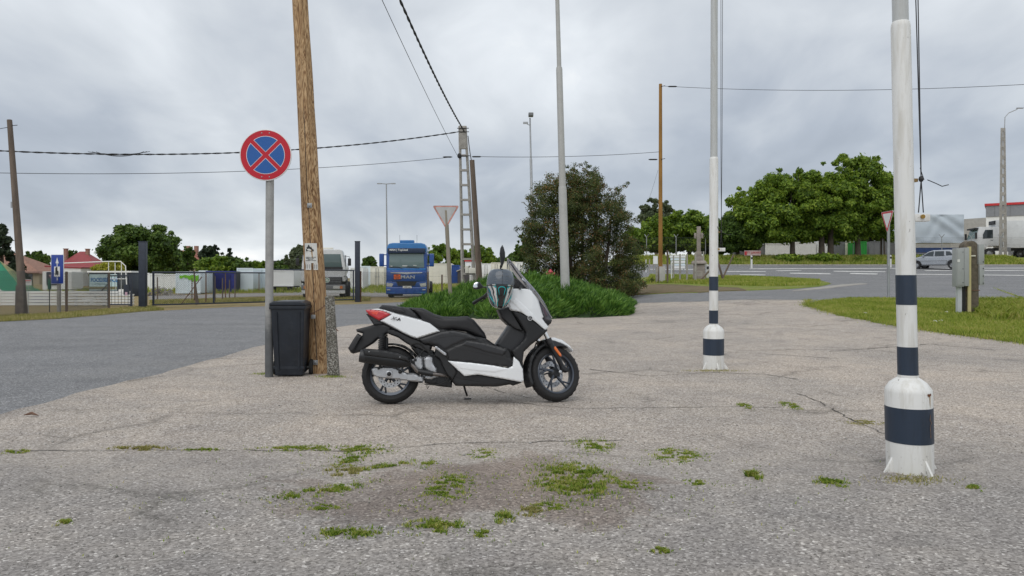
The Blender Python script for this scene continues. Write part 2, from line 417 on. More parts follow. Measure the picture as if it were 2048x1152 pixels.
# ---------------- ground sheets ----------------
gv = np.array([(x, y, Hz(x, y)) for y in GY for x in GX]); nx = len(GX)
gf = np.array([(j*nx+i, j*nx+i+1, (j+1)*nx+i+1, (j+1)*nx+i) for j in range(len(GY)-1) for i in range(nx-1)])
gf = np.concatenate([gf[:, [0, 1, 2]], gf[:, [0, 2, 3]]])
struct(npmesh('ground', gv, gf, m_straw))
road = px_poly([(0, 644), (120, 638), (280, 624), (470, 614), (740, 608), (870, 600), (1000, 596)])
road = [(-38, -8), (-38, 13)]+[(-24, 17)]+road+[(4, 47), (6, 62.4), (59, 62.4), (59, -8)]
sheet('road', road, .006, m_road)
court = [(-4.2, -6), (-4.35, 4)]+px_poly([(0, 835), (250, 765), (400, 727), (530, 693), (610, 668), (700, 652), (860, 640)])+[(0, 24.5), (3.2, 28.5)]+px_poly([(1262, 608), (1400, 604), (1620, 601)])
edge_r = px_poly([(1620, 601), (1612, 612), (1680, 632), (1830, 660), (2048, 690), (2300, 716)])
court += edge_r[1:]+[(9.6, 8), (9.8, 3), (10, -6)]
sheet('forecourt', court, .018, m_court, rag=.05)
far_r = px_poly([(1640, 604), (1700, 598), (1850, 599), (2048, 601)])
verge_r = [p for p in edge_r[1:]]+[(9.6, 8), (9.8, 3), (10, -6), (30, -6), (40, 20), (40, 30)]+[tuple(G(2400, 602)[:2])]+far_r[::-1]
sheet('grass_verge', verge_r, .035, m_grass, rag=.09)
isl = px_poly([(1200, 592), (1270, 591), (1400, 586), (1520, 581), (1600, 577), (1645, 573), (1662, 568), (1640, 561), (1560, 554), (1450, 551), (1350, 549)])
isl = [(4, 30)]+isl+[(8, 45), (-6, 50), (-6, 40)]
sheet('traffic_island', isl, .03, m_grass, rag=.03)
band = px_poly([(1200, 592), (1270, 591), (1400, 586), (1490, 582), (1480, 577), (1400, 574), (1330, 570), (1250, 574), (1200, 577)])
sheet('bare_soil', band, .045, m_dirt, rag=.05)
vl = px_poly([(0, 644), (120, 638), (280, 624), (330, 620), (300, 614), (200, 622), (100, 630), (0, 634)])
vl = [(-30, 17)]+vl+[(-30, 21)]
sheet('roadside_grass', vl, .02, m_verge, rag=.06)
yd = px_poly([(286, 612), (510, 603), (716, 601), (860, 597), (1000, 594)])+[(-1, 60), (-20, 62), (-22, 40)]
yard = sheet('yard', px_poly([(300, 600), (600, 590), (740, 594), (860, 593), (905, 590), (905, 577), (740, 577), (600, 584), (300, 592)]), .02, m_yard, rag=.08)
bank = [(7, 62.6), (59, 62.6), (59, 68), (7, 68)]
sheet('roadside_bank', bank, .02, m_grass, rag=0)
m_paint = M('road paint', (.62, .62, .6), .8, var=.15, vs=8, dirt=.7, dcol=(.2, .2, .2))
def strip(a, b, w):
    p = G(*a); q = G(*b); d = (q-p); d.z = 0; d.normalize(); n = Vector((-d.y, d.x, 0))*w/2
    return [tuple((p+n)[:2]), tuple((p-n)[:2]), tuple((q-n)[:2]), tuple((q+n)[:2])]
for a, b, w in [((1452, 543.5), (1530, 543.5), .35), ((1555, 542), (1600, 541.5), .3), ((1580, 547), (1660, 548), .7), ((1668, 543), (1770, 544), .45), ((1700, 547.5), (1755, 548.5), .8),
                ((1850, 541.5), (1905, 541.5), .25), ((1960, 541.5), (2048, 541.5), .25), ((1830, 549), (2100, 552), .2), ((1480, 550), (1530, 550.5), .4), ((1300, 539), (1390, 539.5), .3), ((1500, 538), (2100, 536.5), .2)]:
    sheet('road_marking', strip(a, b, w), .035, m_paint)
m_edge = M('paving edge', (.34, .32, .29), .9, bump=.5, vs=6)
sheet('road_edge_strip', px_poly([(1585, 583), (1620, 577.5), (1665, 571.5), (1720, 567.5), (1735, 568.5), (1690, 573), (1640, 579)]), .03, m_edge, rag=.04)
# kerb of the far verge
kb = B()
for i in range(26):
    x = 8+i*2; kb.box((x, 62.45, Hz(x, 62.4)+.03), (1.97, .14, .12))
struct(kb.build('roadside_kerb', M('kerb concrete', (.4, .38, .35), .9, var=.2)))
m_crack = M('crack dirt', (.06, .055, .045), .95)
def crack(name, pts, w=.01, lab=None):
    w_ = [G(x, y) for x, y in pts]; b = B(); prev = None; vs = []; 
    pp = []
    for a, c in zip(w_, w_[1:]):
        k = max(2, int((c-a).length/.08))
        pp += [a.lerp(c, i/k)+Vector((random.gauss(0, .012), random.gauss(0, .012), 0)) for i in range(k)]
    for i, p in enumerate(pp[:-1]):
        d = (pp[i+1]-p); n = Vector((-d.y, d.x, 0)).normalized()*w*random.uniform(.3, 1.2); vs += [(p+n), (p-n)]
    vs = [(v.x, v.y, Hz(v.x, v.y)+.0225) for v in vs]
    b.add(vs, [(2*i, 2*i+1, 2*i+3, 2*i+2) for i in range(len(vs)//2-1)])
    return struct(b.build(name, m_crack))
crack('pavement_joint', [(-60, 909), (200, 907), (420, 906), (700, 908), (900, 893), (1150, 888), (1300, 886)], .006)
crack('pavement_crack', [(1590, 790), (1640, 808), (1690, 838), (1740, 860), (1790, 885)], .006)
crack('pavement_crack', [(1000, 806), (1060, 812), (1150, 822), (1300, 820), (1450, 818), (1600, 820)], .006)
crack('pavement_crack', [(1180, 742), (1300, 756), (1420, 748), (1530, 752), (1620, 766)], .01)
crack('pavement_crack', [(1440, 706), (1560, 712), (1700, 722)], .012)
crack('pavement_crack', [(960, 775), (1010, 790), (1090, 806)], .005)
crack('pavement_crack', [(1660, 705), (1740, 700), (1860, 690), (2010, 705)], .014)
# ---------------- grass and loose stone ----------------
m_blade = leafmat('grass blades', [(.1, (.08, .12, .02)), (.4, (.20, .27, .04)), (.62, (.33, .38, .07)), (.9, (.50, .45, .18))], .35, .8)
def blades(name, xy, h, w, m, lean=.5, z0=.02, parent=None, dz=None):
    n = len(xy); a = rng.uniform(0, 2*PI, n); hh = h*rng.uniform(.4, 1.25, n); le = lean*rng.uniform(0, 1, n)*hh; b_ = rng.uniform(0, 2*PI, n)
    base = np.column_stack([xy, H(xy[:, 0], xy[:, 1])+z0 if dz is None else dz])
    ww = w*rng.uniform(.6, 1.3, n); s = np.column_stack([np.cos(a)*ww/2, np.sin(a)*ww/2, np.zeros(n)])
    tip = base+np.column_stack([np.cos(b_)*le, np.sin(b_)*le, hh]); md = base+np.column_stack([np.cos(b_)*le*.35, np.sin(b_)*le*.35, hh*.6])
    v = np.stack([base-s, base+s, md+s*.8, tip, md-s*.8], 1).reshape(-1, 3); f = np.arange(n*5).reshape(n, 5)
    return npmesh(name, v, f, m, parent, 1)
def scatter(poly, n):
    pa = np.array(poly); lo = pa.min(0); hi = pa.max(0); o = np.zeros((0, 2))
    while len(o) < n:
        p = rng.uniform(lo, hi, (n*2, 2)); o = np.concatenate([o, p[inside(poly, p)]])
    return o[:n]
vr = [p for p in edge_r[1:5]]+[(11.4, 14), (17, 24), (22, 34)]+far_r[::-1]
pts = scatter(vr, 70000)
tag(blades('grass', pts, .07, .012, m_blade, .8, .03), 'mown green grass on the verge right of the forecourt', 'grass', kind='stuff')
q = []
for p_, q_ in zip(edge_r, edge_r[1:]):
    m_ = int(900*np.hypot(p_[0]-q_[0], p_[1]-q_[1])/4); tt = rng.random(m_)[:, None]; w_ = np.sin(tt*40+p_[0]*9)*.5+.6
    q.append(np.array(p_)*(1-tt)+np.array(q_)*tt+rng.normal(0, .16, (m_, 2))*w_)
tag(blades('grass', np.concatenate(q), .06, .011, m_bl2 if False else m_blade, 1.2, .015), 'ragged grass creeping over the edge of the forecourt', 'grass', kind='stuff')
q = px_poly([(1900, 612), (1960, 606), (2060, 606), (2060, 645), (1990, 645)])
tag(blades('tall_grass', scatter(q, 9000), .2, .02, m_blade, 1.2, .03), 'rough taller grass beside the concrete meter post', 'grass', kind='stuff')
q = px_poly([(1290, 569), (1400, 570), (1530, 574), (1640, 572), (1640, 562), (1500, 555), (1300, 552)])
tag(blades('grass', scatter(q, 24000), .13, .03, m_blade, .7, .03), 'green grass on the traffic island round the stone cross', 'grass', kind='stuff')
tag(blades('grass', scatter([(9, 63), (45, 63), (45, 67.5), (9, 67.5)], 26000), .28, .07, m_blade, .7, .02), 'grass on the bank below the row of trees', 'grass', kind='stuff')
m_bl2 = leafmat('dry grass blades', [(.1, (.10, .11, .035)), (.4, (.24, .25, .07)), (.65, (.38, .34, .15)), (.9, (.50, .42, .23))], .3, .9)
tag(blades('grass', scatter(vl, 30000), .08, .018, m_bl2, .8, .02), 'yellowing grass strip along the left road edge', 'grass', kind='stuff')
q = px_poly([(300, 604), (600, 596), (740, 597), (740, 603), (600, 602), (300, 611)])
tag(blades('grass', scatter(q, 14000), .12, .04, m_bl2, .8, .02), 'dry grass and weeds just behind the mesh gate', 'grass', kind='stuff')
q = [(-38, 54), (-3, 54), (4, 64), (-3, 70), (-30, 66)]
tag(blades('tall_grass', scatter(q, 16000), .3, .05, m_blade, .5, 0), 'weeds growing at the foot of the white containers', 'weeds', kind='stuff')
q = px_poly([(880, 596), (1000, 590), (1000, 578), (905, 574)])
tag(blades('tall_grass', scatter(q, 9000), .35, .05, m_bl2, .6, 0), 'tall dry grass between blue lorry and juniper bed', 'grass', kind='stuff')
m_weed = leafmat('weed blades', [(.1, (.05, .10, .014)), (.38, (.12, .21, .024)), (.6, (.24, .33, .045)), (.8, (.42, .42, .12)), (.95, (.52, .44, .22))], .3, 9)
weeds = [(725, 904, 60, 8, 1.0, 'weed patch where the left joint meets the worn hollow'), (703, 925, 34, 12, 1.0, 'weed patch just below the one at the joint end'), (690, 950, 42, 9, 1.0, 'yellow-green weed patch above the broad left patch'), (640, 990, 50, 14, 1, 'broad green weed patch below the long bending one'), (648, 1022, 42, 7, .6, 'thin weed row under the broad left patch'),
    (772, 938, 28, 9, 1.1, 'round isolated weed cushion right of the bending patch'), (700, 1074, 62, 9, 1.1, 'wide low weed patch at the bottom left of the hollow'), (870, 1062, 60, 13, 1.1, 'wide weed patch with upright tips at the bottom middle'),
    (1008, 1046, 16, 10, 1.6, 'small bushy weed right of the bottom middle patch'), (895, 980, 50, 22, .8, 'sparse weed patch in the centre of the hollow'), (1150, 968, 80, 34, 1.3, 'largest and thickest weed patch, right of the centre'),
    (1188, 896, 44, 12, .9, 'weed patch nearest the scooter front wheel, on the cracked joint'), (1355, 916, 58, 12, .8, 'thin wide weed patch ahead of the middle flagpole'), (1509, 960, 14, 6, 2.2, 'upright single weed between the two flagpoles'),
    (1665, 973, 38, 8, 1.2, 'flat bright weed left of the near flagpole foot'), (1580, 815, 16, 6, 1, 'little weed on the crack right of the middle flagpole'), (1492, 817, 12, 5, 1, 'little weed in the crack below the middle flagpole'),
    (280, 903, 60, 4, 1, 'yellowed grass sprouting from the left joint'), (30, 910, 22, 3, 1, 'grass tuft in the joint at the far left'), (600, 903, 90, 5, .8, 'thin grass line in the joint left of the hollow'),
    (122, 1056, 18, 4, 1, 'lone weed in the lower left pavement'), (1320, 1110, 18, 5, .8, 'lone weed at the lower middle of the pavement'), (968, 914, 30, 8, .7, 'faint weed spot above the centre patch'), (860, 936, 22, 7, .8, 'little weed spot right of the round cushion'),
    (1060, 1030, 28, 10, .8, 'yellowish weed patch below the thickest one'), (1270, 978, 40, 9, .7, 'thin weed trail right of the thickest patch'), (965, 1076, 20, 6, .7, 'thin weed spot right of the wide bottom patch'), (1948, 983, 14, 5, 1, 'tiny weed right of the near flagpole foot'), (1390, 972, 20, 4, .7, 'tiny weed trail right of the hollow'), (405, 905, 35, 3, .8, 'short grass line in the middle of the left joint'), (1725, 850, 40, 5, .5, 'yellowish moss on the diagonal crack'), (1095, 1020, 34, 6, .5, 'thin weed row beneath the thickest patch')]
def pnoise(x, y): return np.sin(x*37+1.3*np.sin(y*61))*np.sin(y*83+1.7*np.sin(x*29))
for (px, py, wx, wy, hh, lab) in weeds:
    c = G(px, py); s = c.y/F; yd_ = wy*c.y/(py-HOR); n = int((120+wx*wy*2.6)*(1.6 if wy < 7 else .75))
    p = np.column_stack([rng.normal(0, .42, n*8)*wx*s, rng.normal(0, .5, n*8)*yd_])+np.array(c[:2])
    if 'bending' in lab: t = (p[:, 1]-c.y)/yd_; p[:, 0] += t*.14
    p = p[pnoise(p[:, 0]*.7, p[:, 1]*.7)+.6*pnoise(p[:, 1]*1.7+3, p[:, 0]*1.6)+rng.normal(0, .15, len(p)) > .34][:n]
    k = max(1, len(p))
    o = blades('weed_patch', p, .0145*hh, .0055, m_bl2 if 'yellow' in lab else m_weed, 1.3, .018); o.location = (0, 0, 0)
    tag(o, lab, 'weeds', 'weeds growing through the pavement', 'stuff')
n = 26000; p = np.column_stack([rng.normal(-.15, .85, n), rng.normal(4.2, .5, n)]); k_ = pnoise(p[:, 0]*.9+1, p[:, 1]*.8)+.7*pnoise(p[:, 1]*2.3+2, p[:, 0]*2.1)+.4*np.sin(p[:, 0]*9)*np.sin(p[:, 1]*7); p = p[k_ > 1.12]
tag(blades('weed_seedlings', p, .013, .005, m_weed, 1.3, .018), 'tiny scattered weeds over the worn hollow', 'weeds', kind='stuff')
n = 5200; xy = np.column_stack([rng.uniform(-4, 6, n), 2.4+rng.exponential(2.2, n)]); xy = xy[inside(court, xy)]; n = len(xy)
r_ = rng.uniform(.0025, .0065, n)*(1+(rng.random(n) > .97)*1.1); oc = np.array([(1,0,0),(-1,0,0),(0,1,0),(0,-1,0),(0,0,1),(0,0,-1)], float)
v = (np.column_stack([xy, np.full(n, .019)+r_*.25])[:, None, :]+oc[None]*r_[:, None, None]*rng.uniform(.6, 1.2, (n, 6, 1))).reshape(-1, 3)
f = (np.array([(0,2,4),(2,1,4),(1,3,4),(3,0,4),(2,0,5),(1,2,5),(3,1,5),(0,3,5)])[None]+np.arange(n)[:, None, None]*6).reshape(-1, 3)
tag(npmesh('loose_gravel', v, f, leafmat('pebbles', [(.1, (.08, .075, .07)), (.5, (.25, .24, .22)), (.9, (.5, .48, .46))], 0, 3), None, 8), 'loose grit scattered over the forecourt', 'gravel', kind='stuff')
# ---------------- trees and shrubs ----------------
m_bark = M('bark', (.10, .08, .06), .9, bump=.6, bs=12, var=.3, vs=4)
greens = {
 'lime': leafmat('bright foliage', [(.15, (.026, .054, .008)), (.4, (.085, .155, .016)), (.65, (.17, .26, .028)), (.92, (.30, .39, .05))], .3, .35),
 'deep': leafmat('deep foliage', [(.15, (.014, .03, .008)), (.4, (.044, .085, .015)), (.65, (.085, .15, .024)), (.92, (.15, .22, .04))], .25, .4),
 'fir': leafmat('conifer foliage', [(.08, (.008, .017, .009)), (.5, (.02, .036, .017)), (.95, (.042, .062, .026))], .1, .5),
 'yellow': leafmat('golden foliage', [(.08, (.09, .09, .01)), (.5, (.28, .28, .03)), (.95, (.5, .48, .07))], .35, .8),
 'grey': leafmat('greyish foliage', [(.08, (.05, .07, .04)), (.5, (.10, .13, .07)), (.95, (.17, .2, .12))], .3, .5),
 'holly': leafmat('dark evergreen with rusty shoots', [(.05, (.010, .018, .008)), (.34, (.036, .054, .018)), (.55, (.075, .10, .028)), (.76, (.13, .155, .045)), (.81, (.17, .11, .045)), (.88, (.26, .135, .055)), (1, (.34, .19, .08))], .2, 1.1),
 'juniper': leafmat('juniper foliage', [(.12, (.012, .036, .009)), (.38, (.038, .105, .017)), (.6, (.09, .195, .03)), (.88, (.20, .34, .07))], .2, 3.2)}
def leafcloud(name, c, r, n, size, m, parent, up=.2, aspect=.55, shell=.55):
    """n leaves over the outer part of many clumps; c (k,3) clump centres, r (k,) radii"""
    c = np.array(c, float); r = np.array(r, float); w = r**2; k = rng.choice(len(c), n, p=w/w.sum())
    d = rng.normal(size=(n, 3)); d /= np.linalg.norm(d, axis=1)[:, None]
    rad = r[k]*(shell+(1.08-shell)*rng.random(n)**.7)
    p = c[k]+d*rad[:, None]*np.array([1, 1, .75])+rng.normal(0, 1, (n, 3))*(r[k]*.16)[:, None]
    nr = d+rng.normal(0, .55, (n, 3))+np.array([0, 0, up]); nr /= np.linalg.norm(nr, axis=1)[:, None]
    t = np.cross(nr, rng.normal(size=(n, 3))); t /= np.linalg.norm(t, axis=1)[:, None]; s = np.cross(nr, t)
    L_ = size*rng.uniform(.6, 1.35, n)[:, None]; S = L_*aspect
    v = np.stack([p-t*L_*.5, p+s*S*.5-nr*L_*.08, p+t*L_*.5, p-s*S*.5-nr*L_*.08], 1).reshape(-1, 3)
    return npmesh(name, v, np.arange(n*4).reshape(n, 4), m, parent, 1)
def tree(name, label, px, ytop, wpx, Y, kind, n=12000, size=None, trunk=.25, zc=.3, group=None, X=None, cone=False, airy=1.0, trunks=1, base=None):
    s = Y/F; x = (px-1024)*s if X is None else X; z0 = Hz(x, Y) if base is None else base; top = EYE+(HOR-ytop)*s-z0; w = wpx*s
    o = thing(name, label, 'tree' if top > 2.6 else 'shrub', (x, Y, z0), 0, group)
    c = []; r = []; rs = random.Random(int(px*7+ytop*3))
    zb = top*zc
    if cone:
        for i in range(46):
            t = rs.random(); z = zb+(top-zb)*t; q = w/2*(1-t)**.8*.85; a = rs.uniform(0, 2*PI)
            c.append((math.cos(a)*q, math.sin(a)*q, z-q*.15)); r.append(max(.12*w*.6, w*.13*(1-t)+.12))
    else:
        k = int(70*airy)
        for i in range(k):
            while 1:
                u = [rs.uniform(-1, 1) for _ in range(3)]
                if .25 < sum(q*q for q in u) < 1: break
            hh = (top-zb)/2; f = .74+.12*rs.random()
            c.append((u[0]*w/2*f, u[1]*w/2*f, zb+hh+u[2]*hh*.80)); r.append(w*rs.uniform(.06, .125))
        for i in range(22):   # sprigs that break the outline
            a = rs.uniform(0, 2*PI); e = rs.uniform(-.2, 1.2)
            c.append((math.cos(a)*math.cos(e)*w*.47, math.sin(a)*math.cos(e)*w*.47, zb+hh+math.sin(e)*hh*.96)); r.append(w*rs.uniform(.02, .06))
    leafcloud('crown', c, r, int(n*2.1), size or s*6.6, greens[kind], o)
    b = B()
    for q in range(trunks):
        ox = (q-(trunks-1)/2)*trunk*2.6; lean = rs.uniform(-.12, .12)*top*.5
        b.path([(ox, 0, -.15), (ox+lean*.2, 0, top*.2), (ox+lean*.6, .05, top*.45), (lean, 0, top*.72)], [trunk, trunk*.78, trunk*.55, trunk*.18], 10)
        for i in range(7):
            zz = top*rs.uniform(.22, .6); cc = rs.choice(c)
            b.path([(ox+lean*zz/top, 0, zz), ((ox+cc[0])*.55, cc[1]*.5, zz*.55+cc[2]*.45), cc], [trunk*.38, trunk*.22, trunk*.06], 6)
    b.build('trunk', m_bark, o, smooth=True)
    return o
# the row on the bank across the road
RG = 'broadleaf trees on the bank across the highway'
tree('broadleaf_tree', 'lowest tree of the row, just right of the middle flagpole, with darker leaves', 1476, 432, 130, 68, 'deep', 13000, trunk=.2, zc=.1, group=RG)
tree('broadleaf_tree', 'medium tree above the red and white banner on the bank', 1515, 362, 138, 67, 'lime', 15000, trunk=.24, zc=.05, group=RG)
tree('broadleaf_tree', 'tall tree with a leaning trunk left of the middle of the row', 1585, 322, 145, 67, 'lime', 19000, trunk=.26, zc=.05, group=RG)
tree('broadleaf_tree', 'tall dark tree with forked trunks in the middle of the row', 1652, 320, 150, 66.5, 'lime', 20000, trunk=.3, zc=.05, group=RG, trunks=2)
tree('broadleaf_tree', 'tallest tree of the row, next to the green shed', 1716, 300, 155, 67.5, 'lime', 22000, trunk=.3, zc=.05, group=RG)
tree('broadleaf_tree', 'last tree of the row, showing on both sides of the give-way sign', 1766, 345, 90, 69, 'lime', 16000, trunk=.24, zc=.05, group=RG)
for px, yt, w, lab in ((1500, 440, 110, 'dark tree filling the gap behind the banner'), (1575, 430, 120, 'dark tree behind the leaning trunk'), (1650, 425, 120, 'dark tree behind the forked trunks'), (1740, 420, 130, 'dark tree behind the green shed')):
    tree('background_tree', lab, px, yt, w, 88, 'deep', 7000, zc=.02, group='darker trees behind the highway row')
# behind the cross
G2 = 'trees behind the stone cross'
tree('broadleaf_tree', 'leafy tree behind the stone cross and its fence', 1378, 420, 120, 72, 'lime', 15000, zc=.08, group=G2)
tree('broadleaf_tree', 'leafy tree right behind the orange-brown timber pole', 1326, 428, 100, 73, 'lime', 12000, zc=.08, group=G2)
tree('broadleaf_tree', 'greyish tree top rising above the timber pole trees', 1312, 396, 72, 84, 'grey', 5000, zc=.45, group=G2, airy=.7)
tree('broadleaf_tree', 'dark tree between the cross and the middle flagpole', 1425, 438, 110, 76, 'deep', 12000, zc=.05, group=G2)
tree('broadleaf_tree', 'half hidden tree at the right foot of the rusty evergreen', 1274, 452, 60, 70, 'lime', 6000, zc=.05, group=G2)
# shrubs on the bank
for px, yt, w, lab in ((1462, 520, 34, 'small round bush on the bank left of the banner'), (1575, 513, 60, 'bush on the bank below the leaning trunk'), (1645, 512, 70, 'bush on the bank below the forked trunks'), (1727, 517, 40, 'small bush on the bank below the green shed')):
    tree('bank_bush', lab, px, yt, w, 65.5, 'lime', 3000, trunk=.05, zc=.02, group='bushes on the roadside bank')
# far left
tree('conifer_tree', 'dark conifer cut off by the left edge above the green netting', 2, 452, 90, 62, 'fir', 12000, trunk=.2, zc=.08, cone=True)
tree('walnut_tree', 'big dark round tree left of the gate above the pale van bodies', 285, 448, 158, 74, 'deep', 24000, zc=.1, trunk=.3, airy=1.2)
tree('golden_shrub', 'yellow-green rounded shrub above the FOODSERVICE container', 222, 522, 74, 66, 'yellow', 6000, trunk=.06, zc=.1)
G3 = 'trees among the houses on the left skyline'
for i, (px, yt, w, Y, kd, n, cone, lab) in enumerate((
    (70, 500, 62, 95, 'deep', 6000, False, 'dark tree above the brown tiled roof'), (142, 499, 40, 100, 'deep', 3500, False, 'small tree between the chimneys of the red roof'),
    (376, 490, 30, 100, 'deep', 4000, False, 'small tree just left of the stone house gable'), (421, 488, 54, 96, 'fir', 8000, False, 'dark dense tree right of the stone house'),
    (459, 498, 30, 96, 'fir', 3500, True, 'narrow dark conifer right of the dense tree'), (436, 513, 90, 88, 'lime', 8000, False, 'bright tree mass behind the blue roller shutter'),
    (478, 512, 60, 88, 'deep', 5000, False, 'mid green tree above the tall white container'), (520, 520, 46, 90, 'lime', 4000, False, 'low bright tree left of the round sign post'),
    (598, 487, 56, 86, 'grey', 5200, False, 'thin greyish willow left of the leaning wooden pole'), (575, 516, 60, 92, 'deep', 4000, False, 'low dark tree right of the round sign post'),
    (737, 511, 34, 100, 'deep', 3500, False, 'small dark tree left of the blue lorry'), (880, 487, 80, 90, 'lime', 9000, False, 'bright round tree right of the blue lorry cab'),
    (922, 497, 60, 94, 'lime', 6000, False, 'bright tree behind the openwork concrete pole'), (962, 487, 60, 95, 'lime', 7000, False, 'tree behind the old dark pole'),
    (1010, 508, 60, 110, 'deep', 4500, False, 'low distant tree behind the black mirror'), (1052, 462, 44, 82, 'deep', 8000, False, 'dark tree rising behind the slender street lamp'), (840, 505, 40, 100, 'deep', 3000, False, 'low tree hidden behind the blue lorry'),
    (340, 508, 60, 92, 'deep', 4500, False, 'low dark tree at the right foot of the big round tree'), (560, 524, 40, 120, 'deep', 2200, False, 'far low tree left of the white tanker lorry'), (1040, 500, 70, 100, 'deep', 5000, False, 'low dark tree left of the rusty evergreen'))):
    tree('skyline_tree' if not cone else 'skyline_conifer', lab, px, yt, w, Y, kd, n, zc=.04, cone=cone, group=G3)
# the big evergreen with rusty shoots
o = thing('evergreen_tree', 'broad dark evergreen with rusty orange shoots behind the juniper bed', 'tree', (P(1165, 585, 33).x, 33, 0))
s = 33/F; rs = random.Random(5); c = []; r = []
cols = [(-98, 392, 24), (-82, 360, 30), (-58, 345, 34), (-38, 350, 34), (-20, 336, 28), (-18, 320, 16), (-8, 345, 30), (5, 348, 40), (25, 336, 26), (28, 326, 18), (48, 372, 34), (70, 370, 18), (72, 412, 28), (88, 420, 26), (94, 470, 24), (100, 520, 22), (-105, 430, 22)]
for dx, yt, rr in cols:
    y = yt+rr*.6; j = 0
    while y < 588:
        c.append(((dx*(1 if y < 470 else 1.04)+rs.uniform(-5, 5))*s, rs.uniform(-1.2, 1.2)*min(1, (y-300)/110), EYE+(HOR-y)*s)); r.append(rr*s*rs.uniform(.45, .8)*(.85 if y < 430 else 1)); y += rr*(.45 if y < 430 else .7)
        for q in range(2):
            a = rs.uniform(0, 2*PI); kk = min(1, (y-310)/110); c.append((c[-1][0]+math.cos(a)*rr*s*.7, c[-1][1]+math.sin(a)*.9*kk, c[-1][2]+rs.uniform(-.2, .4)*kk)); r.append(rr*s*.32)
leafcloud('crown', c, r, 135000, .085, greens['holly'], o, aspect=.42, shell=.35)
b = B()
for i in range(5):
    a = -1.2+i*.6; b.path([(a*.5, 0, -.1), (a*.8, .1, 1.2), (a, 0, 3), (a*1.1, 0, 4.6+.3*(i % 2))], [.13, .1, .06, .02], 8)
b.build('trunk', m_bark, o, smooth=True)
# sprawling juniper bed: feathery sprays leaning outwards over a low mound
def jz(x, y):
    u = (x+.05)/np.where(np.asarray(x) < -.05, 3.75, 4.2); v = (y-27.6)/6.4; q = np.clip(1-np.abs(u+.10*np.sin(y*1.3))**2.3-np.abs(v+.07*np.sin(x*2.1+1)+.03*np.sin(x*6))**2.3, 0, 1)
    prof = np.interp(x, [-4.5, -3, -1.8, -.6, .6, 2.4, 3.4, 4.7], [.35, .62, .85, 1.12, 1.2, 1.08, .82, .62])
    return q**.42*prof*(1+.10*np.sin(x*3.1+y*1.7)+.07*np.sin(x*7.3-y*2.1)+.06*np.sin(x*15+4*np.sin(y*5))+.05*np.sin(x*9.7+y*13))
bed = thing('juniper_bed', 'wide low bright green juniper bed behind the scooter', 'shrub', (0, 0, 0))
n = 170000; xy = np.column_stack([rng.uniform(-4.6, 4.9, n*2), rng.uniform(21, 34.2, n*2)]); z = jz(xy[:, 0], xy[:, 1]); k = (z > .02); xy = xy[k]; z = z[k]
wt = np.where(xy[:, 1] < 27, 1, .5); k = rng.random(len(xy)) < wt; xy = xy[k]; z = z[k]; n = len(xy)
e = .05; gx_ = (jz(xy[:, 0]+e, xy[:, 1])-jz(xy[:, 0]-e, xy[:, 1]))/(2*e); gy_ = (jz(xy[:, 0], xy[:, 1]+e)-jz(xy[:, 0], xy[:, 1]-e))/(2*e)
nr = np.column_stack([-gx_, -gy_, np.ones(n)]); nr /= np.linalg.norm(nr, axis=1)[:, None]
base = np.column_stack([xy, H(xy[:, 0], xy[:, 1])+z*rng.uniform(.3, 1.0, n)**.5-.03])
ph = np.sin(xy[:, 0]*5+3*np.sin(xy[:, 1]*3)); pq = np.sin(xy[:, 1]*6+2*np.sin(xy[:, 0]*4+1)); d = nr*.55+rng.normal(0, .2, (n, 3))+np.column_stack([.45+.5*ph, -.15+.4*pq, .35+.15*ph*pq]); d /= np.linalg.norm(d, axis=1)[:, None]
L_ = rng.uniform(.07, .22, n)[:, None]*(1+.5*(rng.random(n)[:, None] > .93)); sd = np.cross(d, rng.normal(size=(n, 3))); sd /= np.linalg.norm(sd, axis=1)[:, None]; wd = .0115*rng.uniform(.7, 1.6, n)[:, None]
v = np.stack([base, base+d*L_*.5+sd*wd, base+d*L_+np.array([0, 0, .02]), base+d*L_*.5-sd*wd], 1).reshape(-1, 3)
npmesh('foliage', v, np.arange(n*4).reshape(n, 4), greens['juniper'], bed, 1)
# dark core sheet with the inner shade in its colour, hides ground between sprays
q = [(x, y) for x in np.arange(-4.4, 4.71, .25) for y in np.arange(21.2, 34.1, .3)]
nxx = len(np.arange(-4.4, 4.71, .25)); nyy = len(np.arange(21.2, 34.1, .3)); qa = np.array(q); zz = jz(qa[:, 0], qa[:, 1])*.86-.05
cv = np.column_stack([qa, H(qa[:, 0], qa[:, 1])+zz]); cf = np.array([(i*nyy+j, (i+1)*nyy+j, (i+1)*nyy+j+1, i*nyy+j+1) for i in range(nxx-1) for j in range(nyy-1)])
npmesh('shade_core', cv, cf, M('juniper shade core', (.018, .04, .01), 1, bump=1, bs=30, var=.5, vs=12), bed)
# ---------------- plain materials ----------------
m_white = M('white panel', (.80, .81, .80), .55, var=.06, vs=1.2, dirt=.22, dcol=(.36, .35, .3))
m_cream = M('cream panel', (.72, .70, .61), .6, var=.06, vs=1.2, dirt=.22, dcol=(.33, .31, .25))
m_bluew = M('bluish white panel', (.68, .77, .82), .5, var=.06, vs=1.2, dirt=.3, dcol=(.32, .35, .36))
m_navy = M('navy steel', (.020, .034, .075), .45, var=.2, vs=6)
m_anth = M('anthracite steel', (.028, .036, .055), .45, var=.2, vs=6)
m_dark = M('dark trim', (.02, .02, .022), .5)
m_black = M('black rubber', (.018, .018, .018), .75, var=.2, vs=20)
m_steel = M('galvanised steel', (.36, .37, .38), .45, .6, var=.12, vs=7)
m_wire = M('dark wire', (.05, .055, .06), .5, .3)
m_cable = M('cable', (.02, .02, .022), .6)
m_conc = M('weathered concrete', (.36, .34, .31), .92, var=.2, vs=3, bump=.5, bs=30, dirt=.5)
